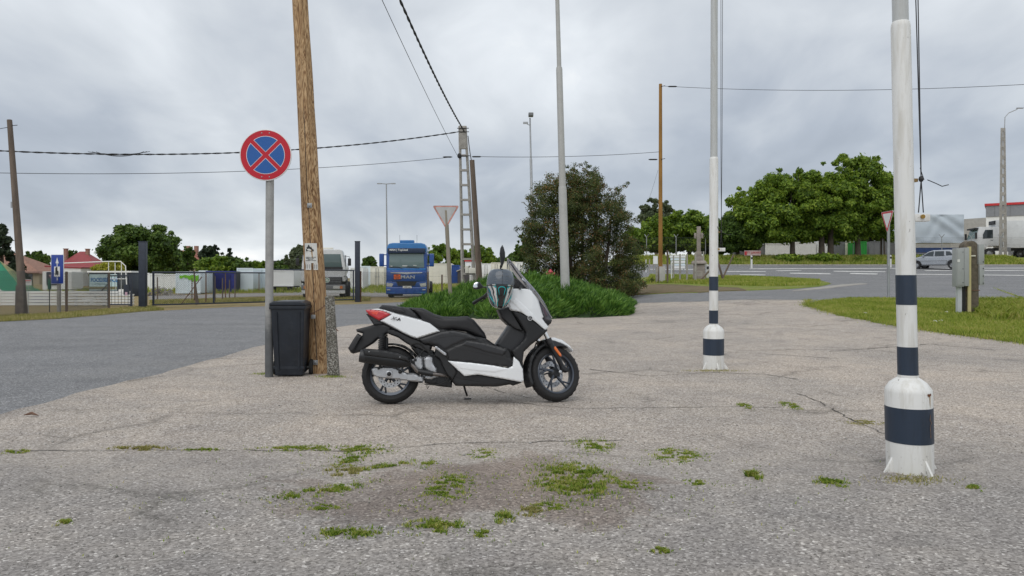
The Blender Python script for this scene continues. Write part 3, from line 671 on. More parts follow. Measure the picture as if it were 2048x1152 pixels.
m_rust = M('rusty steel', (.16, .09, .06), .85, var=.4, vs=8)
m_oldw = M('old grey timber', (.15, .115, .09), .9, var=.35, vs=6, bump=.6, bs=30, stretch=(1, 1, .15))
m_red = M('red paint', (.55, .03, .035), .45)
m_glass = glassmat('dark window', (.03, .04, .045))
m_tyre = M('tyre', (.022, .022, .023), .8, var=.25, vs=12)
m_rim = M('rim metal', (.4, .41, .42), .35, .7)
m_lamp = glassmat('lamp glass', (.5, .5, .48), 0, .1)
m_plate = M('number plate white', (.7, .7, .68), .4)
m_roofred = M('dark red sheet roof', (.26, .04, .045), .55, var=.15, vs=2)
m_tile = M('brown roof tiles', (.27, .15, .11), .85, var=.3, vs=5, bump=.4, bs=8)
m_brick = M('old brick', (.30, .17, .13), .9, var=.3, vs=9)
m_plaster = M('ochre plaster', (.42, .36, .25), .9, var=.12)
# ---------------- houses ----------------
def roof_rows(o, x0, x1, y, zt, zb, dy, m, rows=10, name='roof', ridge=None):
    b = B(); L0 = (x0, x1); rx = ridge or (x0+(x1-x0)*.3, x1-(x1-x0)*.3)
    for i in range(rows):
        a, c = i/rows, (i+1)/rows
        f = lambda t: ((x0+(rx[0]-x0)*t, y-dy+dy*t, zb+(zt-zb)*t), (x1+(rx[1]-x1)*t, y-dy+dy*t, zb+(zt-zb)*t))
        p, q = f(a), f(c); k = .05
        b.add([(p[0][0], p[0][1]-k, p[0][2]), (p[1][0], p[1][1]-k, p[1][2]), (q[1][0], q[1][1]-k, q[1][2]+.0), (q[0][0], q[0][1]-k, q[0][2]), (p[0][0], p[0][1], p[0][2]-.06), (p[1][0], p[1][1], p[1][2]-.06)], [(0, 1, 2, 3), (4, 5, 1, 0)])
    f0 = (x0, y-dy, zb), (x1, y-dy, zb), (rx[1], y, zt), (rx[0], y, zt), (x0, y+dy, zb), (x1, y+dy, zb)
    b.add([(p[0], p[1], p[2]-.08) for p in f0], [(0, 3, 4), (1, 5, 2), (4, 3, 2, 5), (0, 1, 2, 3), (0, 4, 5, 1)])
    return b.build(name, m, o)
Y = 82; s = Y/F
h = thing('tiled_house', 'low ochre house with a brown tiled roof left of the blue arrow sign', 'house', (P(50, 0, Y).x, Y, 0))
B().box((0, 0, .9), (6.6, 5.4, 1.8)).build('wall', m_plaster, h)
roof_rows(h, -3.6, 3.6, 0, 4.0, 1.75, 3.1, m_tile, 12, ridge=(-3.0, -.9))
w_ = B().box((2.2, -2.73, 1.2), (.8, .06, .9)).build('window', m_glass, h); B().box((2.2, -2.745, 1.2), (.9, .04, .06)).build('frame', m_white, w_)
B().box((-.15, -1.2, 3.1), (.18, .18, 1.0)).build('flue', m_white, h)
Y = 90; s = Y/F
h = thing('red_roofed_house', 'house under a dark red roof with two brick chimneys', 'house', (P(168, 0, Y).x, Y, 0))
B().box((0, 0, .8), (5.4, 5, 1.6)).build('wall', M('brick red wall', (.3, .1, .07), .9, var=.2), h)
roof_rows(h, -3.0, 3.6, 0, EYE+(HOR-503)*s, 1.7, 2.9, m_roofred, 6, ridge=(-.5, .3))
for i, x in enumerate((-1.6, .62)):
    c_ = B().box((x, -.3 if i else -1, EYE+(HOR-513)*s), (.36, .36, 1.7)).build('chimney', m_brick, h); B().box((x, -.3 if i else -1, EYE+(HOR-513)*s+.89), (.46, .46, .09)).build('chimney_cap', m_brick, c_)
Y = 70; s = Y/F
h = thing('white_annex', 'white windowless annex with a red edge roof behind the arrow sign', 'shed', (P(152, 0, Y).x, Y, 0))
b_ = EYE+(HOR-537)*s; B().box((0, 0, b_/2), (2.4, 2.6, b_)).build('wall', m_white, h); B().prism([(-2.1, b_+.12), (-2.1, b_+.26), (1.35, b_+.1), (1.3, b_)], -1.4, 1.4).build('roof', m_roofred, h)
Y = 110; s = Y/F
h = thing('stone_house', 'rough stone house gable with an orange tiled roof on the skyline', 'house', (P(378, 0, Y).x, Y, 0))
zt = EYE+(HOR-504)*s; x0 = -1.6; B().prism([(x0-.7, 0), (3, 0), (3, zt-2.2), (2.6, zt-1.9), (-.4, zt), (x0-.7, zt-1.3)], -2.5, 2.5).build('wall', M('rubble stone', (.30, .26, .21), .95, var=.5, vs=6), h)
B().add([(-.4, -2.7, zt+.05), (3.1, -2.7, zt-1.95), (3.1, 2.7, zt-1.95), (-.4, 2.7, zt+.05), (-.4, -2.7, zt+.2), (3.1, -2.7, zt-1.8), (3.1, 2.7, zt-1.8), (-.4, 2.7, zt+.2)], [(0,1,2,3), (4,5,6,7), (0,1,5,4), (1,2,6,5), (2,3,7,6), (3,0,4,7)]).build('roof', M('orange tiles', (.32, .12, .08), .85, var=.25), h)
for x in (-.1, 1.1): B().box((x, 0, zt+.35), (.5, .5, 1.1)).build('chimney', m_brick, h)
for x in (-.6, .6): B().box((x, -2.54, zt-1.9), (.3, .1, .4)).build('window', m_glass, h)
h = thing('dark_roof_house', 'far dark low roof just right of the round sign post', 'house', (P(556, 0, 100).x, 100, 0)); B().box((0, 0, 1.2), (3.6, 3, 2.4)).build('wall', m_cream, h); B().prism([(-2.1, 2.35), (2.1, 2.35), (.8, 3.5), (-.8, 3.5)], -2, 2).build('roof', M('dark slate', (.05, .05, .06), .8), h)
# ---------------- containers and parked box bodies ----------------
CG = 'white container bodies stored in the yard'
def container(x0, x1, yt, Y, m, label, name='container', depth=2.4, ribs=5, doors=False, mside=None, base=None, rz=0, wheels=False, cat='container', group=CG):
    s = Y/F; w = (x1-x0)*s; x = ((x0+x1)/2-1024)*s; z0 = Hz(x, Y); hgt = EYE+(HOR-yt)*s-z0; lift = .45 if wheels else .04
    o = thing(name, label, cat, (x, Y, z0), rz, group)
    B().box((0, depth/2, (hgt+lift)/2), (w-.06, depth, hgt-lift-.06)).build('box_body', mside or m, o, bevel=.02)
    fr = B(); fr.box((0, -.02, hgt-.05), (w, .08, .1)); fr.box((0, -.02, lift+.05), (w, .08, .1))
    for q in (-1, 1): fr.box((q*(w/2-.04), -.025, (hgt+lift)/2), (.08, .09, hgt-lift-.02))
    fr.build('corner_frame', m, o)
    if doors:
        for q in (-1, 1):
            d = B().box((q*w/4, -.03, (hgt+lift)/2), (w/2-.1, .04, hgt-lift-.24)).build('door', m, o, bevel=.008)
            B().tube((q*.12, -.075, lift+.15), (q*.12, -.075, hgt-.15), .018, n=6).box((q*.12, -.08, hgt*.5), (.16, .03, .05)).build('lock_rod', m_steel, d)
    else:
        rb = B().box((0, -.012, (hgt+lift)/2), (w-.1, .03, hgt-lift-.2)).build('front_panel', m, o)
        for i in range(1, ribs): B().box((-w/2+w*i/ribs, -.04, (hgt+lift)/2), (.035, .03, hgt-lift-.22)).build('panel_rib', m, rb)
    if wheels:
        for q in (-1, 1): B().lathe([(0, -.1), (.32, -.1), (.36, 0), (.32, .1), (0, .1)], 16, Matrix.Translation((q*w*.3, .3, .36)) @ Matrix.Rotation(R(90), 4, 'Y')).build('wheel', m_tyre, o)
        B().box((0, 1, .42), (w*.9, 1.8, .1)).build('chassis', m_dark, o)
    return o, w, hgt
container(262, 300, 546, 60, m_white, 'white body half hidden behind the left gate post', ribs=3)
container(299, 356, 548, 58, m_white, 'long white body with pale panel lines right of the left gate post', ribs=4)
o, w, hg = container(352, 402, 543, 53, m_bluew, 'white body with the bright green sprayed band', ribs=2)
g_ = []
for i in range(17): g_.append((-.62+i*.085, hg-.27-.03*math.sin(i)))
for i in range(17): g_.append((.74-i*.085, hg-.58-.14*math.sin(i*.35+.4)+.05*math.sin(i*2.1)))
B().prism(g_, -.068, -.03).build('green_paint_band', M('lime spray paint', (.16, .46, .01), .5, var=.2), o)
o, w, hg = container(412, 472, 542, 56, M('cobalt shutter', (.012, .02, .19), .5, var=.2, vs=3), 'cobalt blue body with a slatted roller shutter', ribs=1, mside=m_dark, group=None)
for i in range(22): B().box((-.15, -.05, .2+i*(hg-.4)/22), (w-.45, .04, (hg-.4)/22-.025)).build('shutter_slat', MC['cobalt shutter'], o)
container(398, 416, 541, 58, m_bluew, 'narrow bluish body left of the cobalt one', ribs=2)
container(474, 507, 536, 57, m_bluew, 'tall bluish white body left of the gate joint', ribs=1)
container(511, 532, 537, 59, m_bluew, 'tall narrow bluish body right of the gate joint', ribs=2)
container(534, 588, 540, 56, m_white, 'white box trailer on wheels, right of the round sign post', ribs=1, wheels=True, name='box_trailer', cat='trailer', group=None)
container(586, 618, 543, 62, m_bluew, 'bluish body between box trailer and wooden pole', ribs=2)
container(700, 726, 535, 60, m_white, 'white body beside the tanker lorry', ribs=2)
container(722, 741, 532, 66, m_bluew, 'narrow body with doors just right of the dark gate post', doors=True)
container(741, 768, 533, 66, m_cream, 'cream body with doors left of the blue lorry', doors=True)
container(850, 905, 527, 70, m_cream, 'wide cream body right of the blue lorry', ribs=4)
o, w, hg = container(903, 919, 530, 69, M('cobalt panel', (.015, .06, .25), .5), 'small blue body behind the openwork pole', ribs=3, group=None)
o, w, hg = container(930, 962, 523, 72, m_white, 'white office cabin with a red roof edge', name='office_cabin', doors=True, cat='cabin', group=None)
B().box((0, -.05, hg+.06), (w+.1, .12, .12)).build('roof_edge', m_red, o)
h = thing('grey_hut', 'dark grey hut with a slanted roof left of the office cabin', 'hut', (P(926, 0, 68).x, 68, Hz(-4.5, 68))); B().prism([(-.5, 0), (.5, 0), (.5, 1.75), (-.5, 1.35)], 0, 1.6).build('wall', M('charcoal wall', (.06, .055, .06), .8), h); B().prism([(-.6, 1.33), (.6, 1.80), (.6, 1.9), (-.6, 1.43)], -.1, 1.7).build('roof', m_conc, h)
for a, c_, yt, m_, lab in ((962, 982, 527, m_white, 'white body behind the scooter mirror'), (982, 1003, 525, m_cream, 'cream body right of the mirror, doors closed'), (1003, 1030, 523, m_cream, 'cream body seen through the windscreen'), (1030, 1046, 524, m_white, 'white body right of the windscreen tip'), (1046, 1066, 526, m_bluew, 'bluish body left of the street lamp foot')):
    container(a, c_, yt, 72, m_, lab, doors=True)
# ---------------- FOODSERVICE booth, netting, panels at the left ----------------
Y = 48; s = Y/F
o = thing('food_booth', 'dark framed booth with a FOODSERVICE banner', 'booth', (P(220, 0, Y).x, Y, 0)); w = 84*s; hg = EYE+(HOR-545)*s
B().box((0, .9, hg/2), (w, 1.8, hg)).build('wall', m_anth, o, bevel=.02); B().box((0, .9, hg+.05), (w+.15, 2, .1)).build('roof', m_white, o)
bn = B().box((-.42, -.02, .92), (1.78, .04, 1.05)).build('banner', M('banner print', (.50, .66, .68), .5, var=.2, vs=2), o)
text('banner_lettering', 'FOODSERVICE', .36, M('banner blue', (.005, .13, .36), .5), bn, face_cam(-.36, -.05, 1.06), bold=.012, sx=.74)
text('banner_small_lettering', 'PROFESSZIONÁLIS', .12, M('banner grey', (.12, .2, .22), .5), bn, face_cam(-.5, -.05, .80))
B().box((-.42, -.045, .55), (1.76, .01, .2)).build('banner_picture', M('banner food picture', (.2, .19, .10), .6, var=.8, vs=30), bn)
B().box((.9, -.02, .85), (.6, .04, 1.5)).build('door', m_glass, o)
Y = 56; s = Y/F
o = thing('kiosk', 'white kiosk front with a dark framed picture panel by the netting', 'kiosk', (P(108, 0, Y).x, Y, 0)); B().box((.2, .8, .85), (2.2, 1.5, 1.7)).build('wall', m_white, o)
pn = B().box((-.1, .02, 1.15), (.95, .06, 1.0)).build('picture_panel', M('dark picture', (.03, .03, .045), .4, var=.3), o)
b = B(); b.ball((-.1, -.02, 1.38), (.28, .02, .08)); b.ball((-.05, -.03, 1.22), (.24, .02, .07)); b.build('picture_food', M('picture food', (.45, .28, .26), .5, var=.5, vs=9), pn)
m_net = M('green netting', (.03, .24, .14), .7, var=.25, vs=5)
Y = 50; s = Y/F
o = thing('green_netting', 'green netting stretched over a slanting timber frame at the left edge', 'netting', (P(40, 0, Y).x, Y, 0))
zz = lambda y: EYE+(HOR-y)*s
B().add([(-3, 0, zz(495)), (-1.35, 0, zz(524)), (.25, -.1, zz(560)), (1.55, -.2, zz(582)), (-.9, -.3, zz(583)), (-3, -.3, zz(550)), (-2.6, 1.2, zz(580))], [(0, 1, 2, 4, 5), (2, 3, 4), (0, 5, 6)]).build('net', m_net, o)
for i in range(6):
    t = i/6; B().tube((-1.35+t*.5, -.04, zz(522+i*3)), (1.5-t*1.2, -.24, zz(578+i)), .02, n=5).build('batten', M('pale batten', (.35, .36, .2), .8), o)
B().tube((-3, -.33, zz(545)), (-.9, -.33, zz(584)), .05, n=6).build('white_bar', m_white, o)
Y = 31.5; s = Y/F
o = thing('barrier_stack', 'stack of long white corrugated barrier planks behind the left fence', 'barrier', (P(130, 0, Y).x, Y, 0))
for i in range(5): B().prism([(-3.5, .04+i*.125), (2.9-.12*(i == 4), .04+i*.125), (2.95-.12*(i == 4), .14+i*.125), (-3.5, .14+i*.125)], -.05-.02*(i % 2), .05).build('plank', m_white, o, bevel=.012)
for x in (-3.3, -2.1, -.9, .4, 1.6, 2.7): B().box((x, .12, .32), (.08, .1, .66)).build('stake', m_conc, o)
for x, lab in ((.0, 'white pipe frame'),): pass
o = thing('pipe_frame', 'tall white pipe frame standing before the FOODSERVICE booth', 'frame', (P(215, 0, 42).x, 42, 0)); s = 42/F; z1 = EYE+(HOR-523)*s
B().path([(-2.5, 0, z1-.1), (0, 0, z1), (.75, 0, z1), (1.02, 0, z1-.25), (1.1, 0, .55)], .028, 8).build('long_pipe', m_white, o, smooth=True)
for x in (.05, .42, .78): B().tube((x, .02, .55), (x, .02, z1-.05), .022, n=6).build('upright', m_white, o)
B().tube((.05, .02, 1.15), (1.1, .02, 1.15), .02, n=6).build('crossbar', m_white, o); B().box((.86, .0, .42), (.3, .3, .28)).build('base_box', m_white, o)
o = thing('winch_arm', 'dark slanting arm on a small white trolley behind the left fence', 'trolley', (P(182, 0, 36).x, 36, 0)); B().path([(0, 0, .12), (.4, 0, .45), (.95, 0, 1.05)], [.05, .04, .02], 8).build('arm', m_dark, o); B().box((-.1, 0, .16), (.5, .3, .06)).box((-.25, 0, .08), (.05, .3, .16)).box((.05, 0, .08), (.05, .3, .16)).build('trolley', m_white, o)
o = thing('blue_drum', 'dark blue drum lying at the foot of the barrier planks', 'drum', (P(80, 0, 35).x, 35, .17)); B().lathe([(0, -.38), (.14, -.38), (.17, -.33), (.17, .33), (.14, .38), (0, .38)], 18, Matrix.Rotation(R(90), 4, 'Y')).build('drum', MC['navy steel'], o, smooth=True)
o = thing('notice_board', 'small white notice with red heading on the left fence', 'sign', tuple(P(56, 0, 25.4).xy)+(0,)); s = 25.4/F
pb = B().box((0, 0, 1.05), (.24, .02, .2)).build('board', m_plate, o); B().box((0, -.012, 1.11), (.2, .006, .03)).build('heading', m_red, pb)
text('lettering', 'FIGYELEM', .04, m_dark, pb, face_cam(0, -.013, 1.05)); B().tube((0, .02, 0), (0, .02, 1.0), .015, n=6).build('post', m_steel, o)
o = thing('green_letter_box', 'narrow green box on a thin post left of the arrow sign', 'box', tuple(P(99, 0, 26).xy)+(0,)); B().box((0, 0, .98), (.09, .09, .36)).build('box', M('bottle green', (.01, .1, .06), .5), o, bevel=.02); B().tube((0, 0, 0), (0, 0, .82), .018, n=6).build('post', m_dark, o)
# ---------------- fences ----------------
def chain(b, p0, p1, z0, z1, cell=.075, r=.006, zf=None):
    p0 = Vector(p0); p1 = Vector(p1); d = p1-p0; Lh = d.length; d = d/Lh; hh = z1-z0; nrm = Vector((-d.y, d.x))
    vs = []; fs = []
    t = -hh
    while t < Lh:
        for sgn in (1, -1):
            a0, a1 = t, t+hh; s0, s1 = max(a0, 0), min(a1, Lh)
            if s1 <= s0: continue
            za, zb = (s0-a0), (s1-a0)
            if sgn < 0: za, zb = hh-za, hh-zb
            o = len(vs)
            for sv, zv in ((s0, za), (s1, zb)):
                c = p0+d*sv; g = zf(c.x, c.y) if zf else 0
                for k in range(3):
                    a = k*2*PI/3; vs.append((c.x+nrm.x*r*math.cos(a), c.y+nrm.y*r*math.cos(a), z0+zv+g+r*math.sin(a)))
            fs += [(o, o+1, o+4, o+3), (o+1, o+2, o+5, o+4), (o+2, o, o+3, o+5)]
        t += cell
    return b.add(vs, fs)
gl = G(286, 617); gr = G(715, 604); jn = gl.lerp(gr, .53)
for p, hz_, x, lab in ((gl, 2.62, .25, 'thick dark square post at the left end of the double gate'), (gr, 3.02, .24, 'tall dark square post at the right end of the double gate')):
    o = thing('gate_post', lab, 'gate post', tuple(p), .1, 'dark posts of the double gate'); B().box((0, 0, hz_/2), (x, .26, hz_)).build('post', m_anth, o, bevel=.012); B().box((0, 0, hz_+.012), (x+.03, .29, .024)).build('cap', m_anth, o)
def gate(p, q, za, zb, label):
    p = Vector(p[:2]); q = Vector(q[:2]); o = thing('mesh_gate', label, 'gate', (p.x, p.y, 0), 0, 'mesh leaves of the double gate'); d = q-p
    f = B(); e = .028
    for t in (0.01, .5, .99): c = d*t; f.box((c.x, c.y, (zb+za+.12)/2), (.06, .06, zb+za-.1-.02))
    for z in (.13, (za+zb)): f.tube((0, 0, z), (d.x, d.y, z), .03, n=6)
    f.build('frame', m_anth, o)
    m = chain(B(), (0, 0), (d.x, d.y), .15, za+zb-.02).build('wire_mesh', m_wire, o); m['kind'] = 'stuff'; return o
u = (gr-gl).normalized()
gate(gl+u*.35, jn-u*.06, 1.43, 0, 'left leaf of the mesh gate, between the left post and the gate joint')
gate(jn+u*.06, gr-u*.2, 1.58, 0, 'right leaf of the mesh gate, behind the bin and wooden pole')
def fence(label, pts, hgt, rails=(), step=2.5, post=.025, pm=None, mesh=True, strands=(), name='wire_fence', cell=.075, pn='post', r=.006, zf=Hz, arms=False):
    o = thing(name, label, 'fence', (0, 0, 0)); pm = pm or m_steel
    for a, c in zip(pts, pts[1:]):
        a = Vector(a[:2]); c = Vector(c[:2]); n = max(1, round((c-a).length/step))
        for i in range(n+(c == Vector(pts[-1][:2]))):
            p = a.lerp(c, i/n); g = zf(p.x, p.y); B().tube((p.x, p.y, g-.1), (p.x, p.y, g+hgt), post, n=8).build(pn, pm, o)
            if arms: B().tube((p.x, p.y, g+hgt), (p.x+.16, p.y-.15, g+hgt+.28), post*.8, n=5).tube((p.x, p.y, g+hgt), (p.x-.16, p.y+.15, g+hgt+.28), post*.8, n=5).build('arm', pm, o)
        if mesh:
            k = chain(B(), a, c, .03, hgt-.03, cell, r, zf).build('wire_mesh', m_wire, o); k['kind'] = 'stuff'
        for z in strands:
            q = [a.lerp(c, i/8) for i in range(9)]; B().path([(p.x, p.y, zf(p.x, p.y)+z) for p in q], .006, 3).build('strand', m_wire, o)
    return o
fence('chain link fence with old posts at the left edge of the road', [G(-60, 641), G(133, 626), G(218, 617)], 1.42, step=3.4, post=.045, pm=m_oldw, strands=(1.4, .8), cell=.09)
o = thing('wicket_gate', 'dark pedestrian gate frame with a pink sticker, left of the gate post', 'gate', tuple(G(240, 614)), .1)
f = B(); w2 = .45
for x in (-w2, w2): f.box((x, 0, .67), (.07, .07, 1.3))
f.box((0, 0, .1), (.86, .05, .05)); f.box((0, 0, 1.29), (.86, .05, .06)); f.build('frame', m_anth, o)
for i in range(6): B().tube((-.33+i*.13, 0, .12), (-.33+i*.13, 0, 1.27), .009, n=5).build('bar', m_anth, o)
B().box((.28, -.05, .72), (.22, .06, .42)).build('lock_box', m_anth, o); B().box((.28, -.085, .55), (.09, .01, .14)).build('sticker', M('pink sticker', (.6, .4, .5), .5), o)
fence('chain link fence between the right gate post and the rusty post', [gr+u*.2, G(856, 598)], 1.55, step=9, post=.035, pm=m_rust, cell=.11)
fence('wire strand fence with old posts before the cream bodies', [G(856, 598), P(884, 0, 44).xy.to_3d(), P(985, 0, 46).xy.to_3d()], 1.4, step=3.2, post=.05, pm=m_oldw, mesh=False, strands=(.5, .9, 1.3))
# thin stakes inside the yard
o = None
for i, (px, yb, hh, lean, lab) in enumerate(((308, 604, 1.2, 0, 'left stake behind the gate'), (315, 602, 1.25, 0, 'stake second from the left behind the gate'), (384, 600, 1.2, 0, 'thick stake before the green sprayed body'), (389, 606, 1.3, 0, 'thin stake beside the slanting prop'), (393, 610, 1.5, -.1, 'leaning stake topped near the green band'), (397, 609, 1.5, -.22, 'slanting stake right of the green band'),
        (412, 607, 1.45, 0, 'stake left of the cobalt shutter'), (430, 606, 1.3, 0, 'stake before the left part of the cobalt shutter'), (445, 602, 1.2, 0, 'short stake before the cobalt shutter'), (451, 598, 1.5, 0, 'pale stake in the middle of the cobalt shutter'), (459, 600, 1.1, 0, 'short stake at the right of the cobalt shutter'), (470, 598, 1.45, 0, 'stake right of the cobalt shutter'), (518, 586, 1.5, 0, 'dark stake right of the gate joint'), (583, 584, 1.6, .05, 'dark leaning stake by the box trailer'))):
    p = G(px, yb); k = tag(B().tube((0, 0, -.05), (lean, 0, hh), .035, .028, 7).build('stake', m_oldw if i % 3 else m_rust), lab, 'stake', 'stakes standing in the yard'); k.location = p
p = G(361, 610); k = tag(B().tube((0, 0, 0), (.95, 0, 1.25), .02, n=6).build('prop', m_rust), 'thin slanting prop leaning right behind the gate', 'prop'); k.location = p
# heap of rubble behind the gate at the left
v = []; b = B(); rs = random.Random(3)
for i in range(160):
    a = rs.gauss(0, .7); z = max(.04, .62*math.exp(-(a/.7)**2)*rs.random()); q = rs.uniform(.05, .15); b.box((a, rs.gauss(0, .3), z), (q, q*rs.uniform(.5, 1), q*rs.uniform(.4, .9)), rs.uniform(0, 3))
k = tag(b.build('rubble_heap', m_conc), 'grey heap of rubble behind the left end of the gate', 'rubble', kind='stuff'); k.location = P(322, 0, 50).xy.to_3d()
# ---------------- lorries ----------------
def wheel_mb(r, w): return [(r*.55, -w/2), (r*.93, -w/2), (r, -w*.3), (r, w*.3), (r*.93, w/2), (r*.55, w/2)]
def wheel(parent, c, r=.5, w=.3, m2=None, axis='Y', rot=90):
    T = Matrix.Translation(c) @ Matrix.Rotation(R(90), 4, 'Y' if axis == 'X' else 'X')
    wh = B().lathe(wheel_mb(r, w), 28, T, close=True).build('wheel', m_tyre, parent, smooth=True)
    rm = B().lathe([(0, -w*.28), (r*.2, -w*.34), (r*.24, -w*.15), (r*.42, -w*.12), (r*.52, -w*.42), (r*.58, -w*.42), (r*.58, w*.42), (r*.52, w*.42), (r*.42, w*.12), (0, w*.3)], 24, T).build('rim', m2 or m_rim, wh, smooth=True); return wh
m_man = M('lorry blue', (.012, .07, .30), .28, var=.1, coat=.5); m_manl = M('lorry light blue', (.02, .16, .42), .3, var=.1, coat=.5); m_chr = M('chrome', (.7, .7, .7), .15, 1.0)
def cabprof(z0, z1, w): return [(-w, z0), (w, z0), (w, z1-.3), (w-.12, z1-.06), (w-.35, z1), (-w+.35, z1), (-w+.12, z1-.06), (-w, z1-.3)]
Y = 44.5
o = thing('blue_lorry', 'blue MAN tractor lorry facing the road with an orange hazard plate', 'lorry', (P(813, 0, Y).x, Y, Hz(-6, Y)), R(3))
B().prism([(-1.22, .95), (1.22, .95), (1.22, 2.75), (-1.22, 2.75)], .06, 2.2).build('cab', m_man, o, bevel=.06, seg=3)
b = B().prism(cabprof(2.68, 3.32, 1.2), .1, 2.1); b.build('roof_fairing', m_manl, o, bevel=.05, seg=3); B().box((0, .5, 3.4), (.86, .5, .2)).build('air_conditioner', m_manl, o, bevel=.06)
vz = B().box((0, .0, 2.84), (2.26, .3, .3)).build('sun_visor', m_navy, o, bevel=.04); text('visor_lettering', 'MAN | TopUsed', .16, m_plate, vz, face_cam(-.45, -.156, 2.88), bold=.004)
B().prism([(-1.06, 1.82), (1.06, 1.82), (1.02, 2.68), (-1.02, 2.68)], .02, .1).build('windscreen', glassmat('lorry windscreen', (.17, .23, .24), 0, .08), o, bevel=.02)
B().box((-.1, .012, 1.93), (.3, .01, .04)).box((.5, .012, 1.96), (.2, .01, .03)).box((-.9, .012, 1.9), (.12, .01, .06)).build('windscreen_papers', m_plate, o)
for x in (-.25, .75): B().path([(x, -.02, 1.78), (x-.25, -.03, 1.86), (x-.75, -.02, 1.88)], .015, 5).build('wiper', m_dark, o)
B().box((0, .04, 1.72), (2.3, .08, .12)).build('scuttle', m_manl, o, bevel=.02)
fp = B().box((0, .0, 1.33), (2.34, .16, .66)).build('front_flap', m_man, o, bevel=.05)
B().prism([(-.95, 1.55), (.95, 1.55), (.95, 1.5), (.25, 1.46), (0, 1.42), (-.25, 1.46), (-.95, 1.5)], -.11, -.08).build('chrome_bar', m_chr, fp)
text('emblem_lettering', 'MAN', .26, m_chr, fp, face_cam(.08, -.09, 1.25), ext=.012, bold=.008, sx=1.5)
hp = B().box((-.55, -.11, 1.27), (.42, .03, .32)).build('hazard_plate', M('hazard orange', (.75, .12, .02), .5), o)
B().box((-.55, -.128, 1.27), (.40, .006, .012)).box((-.55, -.128, 1.42), (.42, .006, .014)).box((-.55, -.128, 1.12), (.42, .006, .014)).box((-.75, -.128, 1.27), (.014, .006, .3)).box((-.35, -.128, 1.27), (.014, .006, .3)).build('plate_border', m_dark, hp)
text('hazard_number', '30', .14, m_dark, hp, face_cam(-.55, -.13, 1.35)); text('hazard_number', '1202', .14, m_dark, hp, face_cam(-.55, -.13, 1.19))
B().box((0, .03, .82), (2.4, .2, .32)).build('grille_band', m_man, o, bevel=.04)
for z, hh in ((.86, .26), (.47, .22)):
    g = B().prism([(-.62, z+hh/2), (.62, z+hh/2), (.5, z-hh/2), (-.5, z-hh/2)], -.10, -.06).build('grille', m_dark, o)
    for i in range(3): B().box((0, -.105, z-hh*.3+i*hh*.3), (1.0, .012, .015)).build('grille_bar', m_black, g)
B().box((0, .0, .44), (2.44, .24, .44)).build('bumper', m_man, o, bevel=.06, seg=3)
for q in (-1, 1):
    hb = B().prism([(q*.7, .98), (q*1.22, 1.05), (q*1.22, .62), (q*.9, .58)], -.06, .2).build('lamp_housing', m_man, o)
    B().prism([(q*.78, .86), (q*1.18, .92), (q*1.18, .70), (q*.86, .68)], -.085, -.05).build('headlight', m_lamp, o)
    B().box((q*1.05, -.13, .5), (.2, .02, .06)).build('fog_lamp', m_lamp, o); B().box((q*.92, -.128, .33), (.5, .02, .03)).build('bumper_trim', m_manl, o)
    mr = B().box((q*1.5, .15, 2.28), (.28, .22, .78)).build('mirror', m_man, o, bevel=.06, seg=3); B().box((q*1.33, .2, 2.6), (.3, .06, .06)).box((q*1.33, .2, 1.95), (.3, .06, .06)).build('mirror_arm', m_man, mr)
    wheel(o, (q*1.04, 1.2, .5), .5, .32, axis='X')
    for yy in (4.8,): wheel(o, (q*.98, yy, .5), .5, .6, axis='X')
    B().box((q*1.235, 1.1, 2.25), (.02, .9, .75)).build('side_window', m_glass, o); B().box((q*.45, 3.6, .75), (.15, 4.2, .3)).build('chassis_rail', m_dark, o)
np_ = B().box((.05, -.13, .66), (.52, .02, .13)).build('number_plate', m_plate, o); text('plate_lettering', 'NBU-161', .12, m_dark, np_, face_cam(.05, -.141, .66), ext=.001, sx=.85)
B().box((.95, 2.9, .8), (.5, 1.1, .6)).build('fuel_tank', m_steel, o, bevel=.08); B().box((0, 4.6, 1.1), (.9, .9, .12)).build('fifth_wheel', m_dark, o)
for x in (-.5, .55): B().tube((x, 1, 3.3), (x, 1, 3.85), .008, n=4).build('antenna', m_dark, o)
# white tanker
Y = 41.5
o = thing('tanker_lorry', 'white and grey tanker lorry parked behind the gate and wooden pole', 'lorry', (P(647, 0, Y).x, Y, 0), R(10))
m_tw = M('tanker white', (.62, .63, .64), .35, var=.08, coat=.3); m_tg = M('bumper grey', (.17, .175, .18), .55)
B().prism([(-1.2, 1.0), (1.2, 1.0), (1.18, 2.0), (1.02, 2.75), (.9, 2.82), (-.9, 2.82), (-1.02, 2.75), (-1.18, 2.0)], .05, 1.75).build('cab', m_tw, o, bevel=.05, seg=3)
B().prism([(-1.02, 1.82), (1.02, 1.82), (.93, 2.55), (-.93, 2.55)], .03, .1).build('windscreen', glassmat('tanker windscreen', (.10, .14, .14), 0, .08), o, bevel=.02)
B().box((0, .03, 1.75), (2.1, .06, .14)).build('scuttle', m_dark, o); B().box((0, .6, 2.88), (1.0, .3, .1)).build('roof_hatch', m_cream, o, bevel=.03)
g = B().box((0, .0, 1.05), (2.05, .12, .42)).build('grille', m_dark, o, bevel=.03)
for i in range(4): B().box((0, -.068, .92+i*.09), (1.9, .012, .025)).build('grille_bar', m_tg, g)
em = B().lathe([(0, -.01), (.14, -.01), (.15, 0), (.14, .012), (0, .012)], 20, Matrix.Translation((.2, -.08, 1.08)) @ Matrix.Rotation(R(90), 4, 'X')).build('emblem', m_plate, g)
B().lathe([(.08, -.012), (.115, -.012), (.115, .018), (.08, .018)], 20, Matrix.Translation((.2, -.08, 1.08)) @ Matrix.Rotation(R(90), 4, 'X'), close=True).build('emblem_ring', M('emblem green', (.02, .2, .12), .5), em)
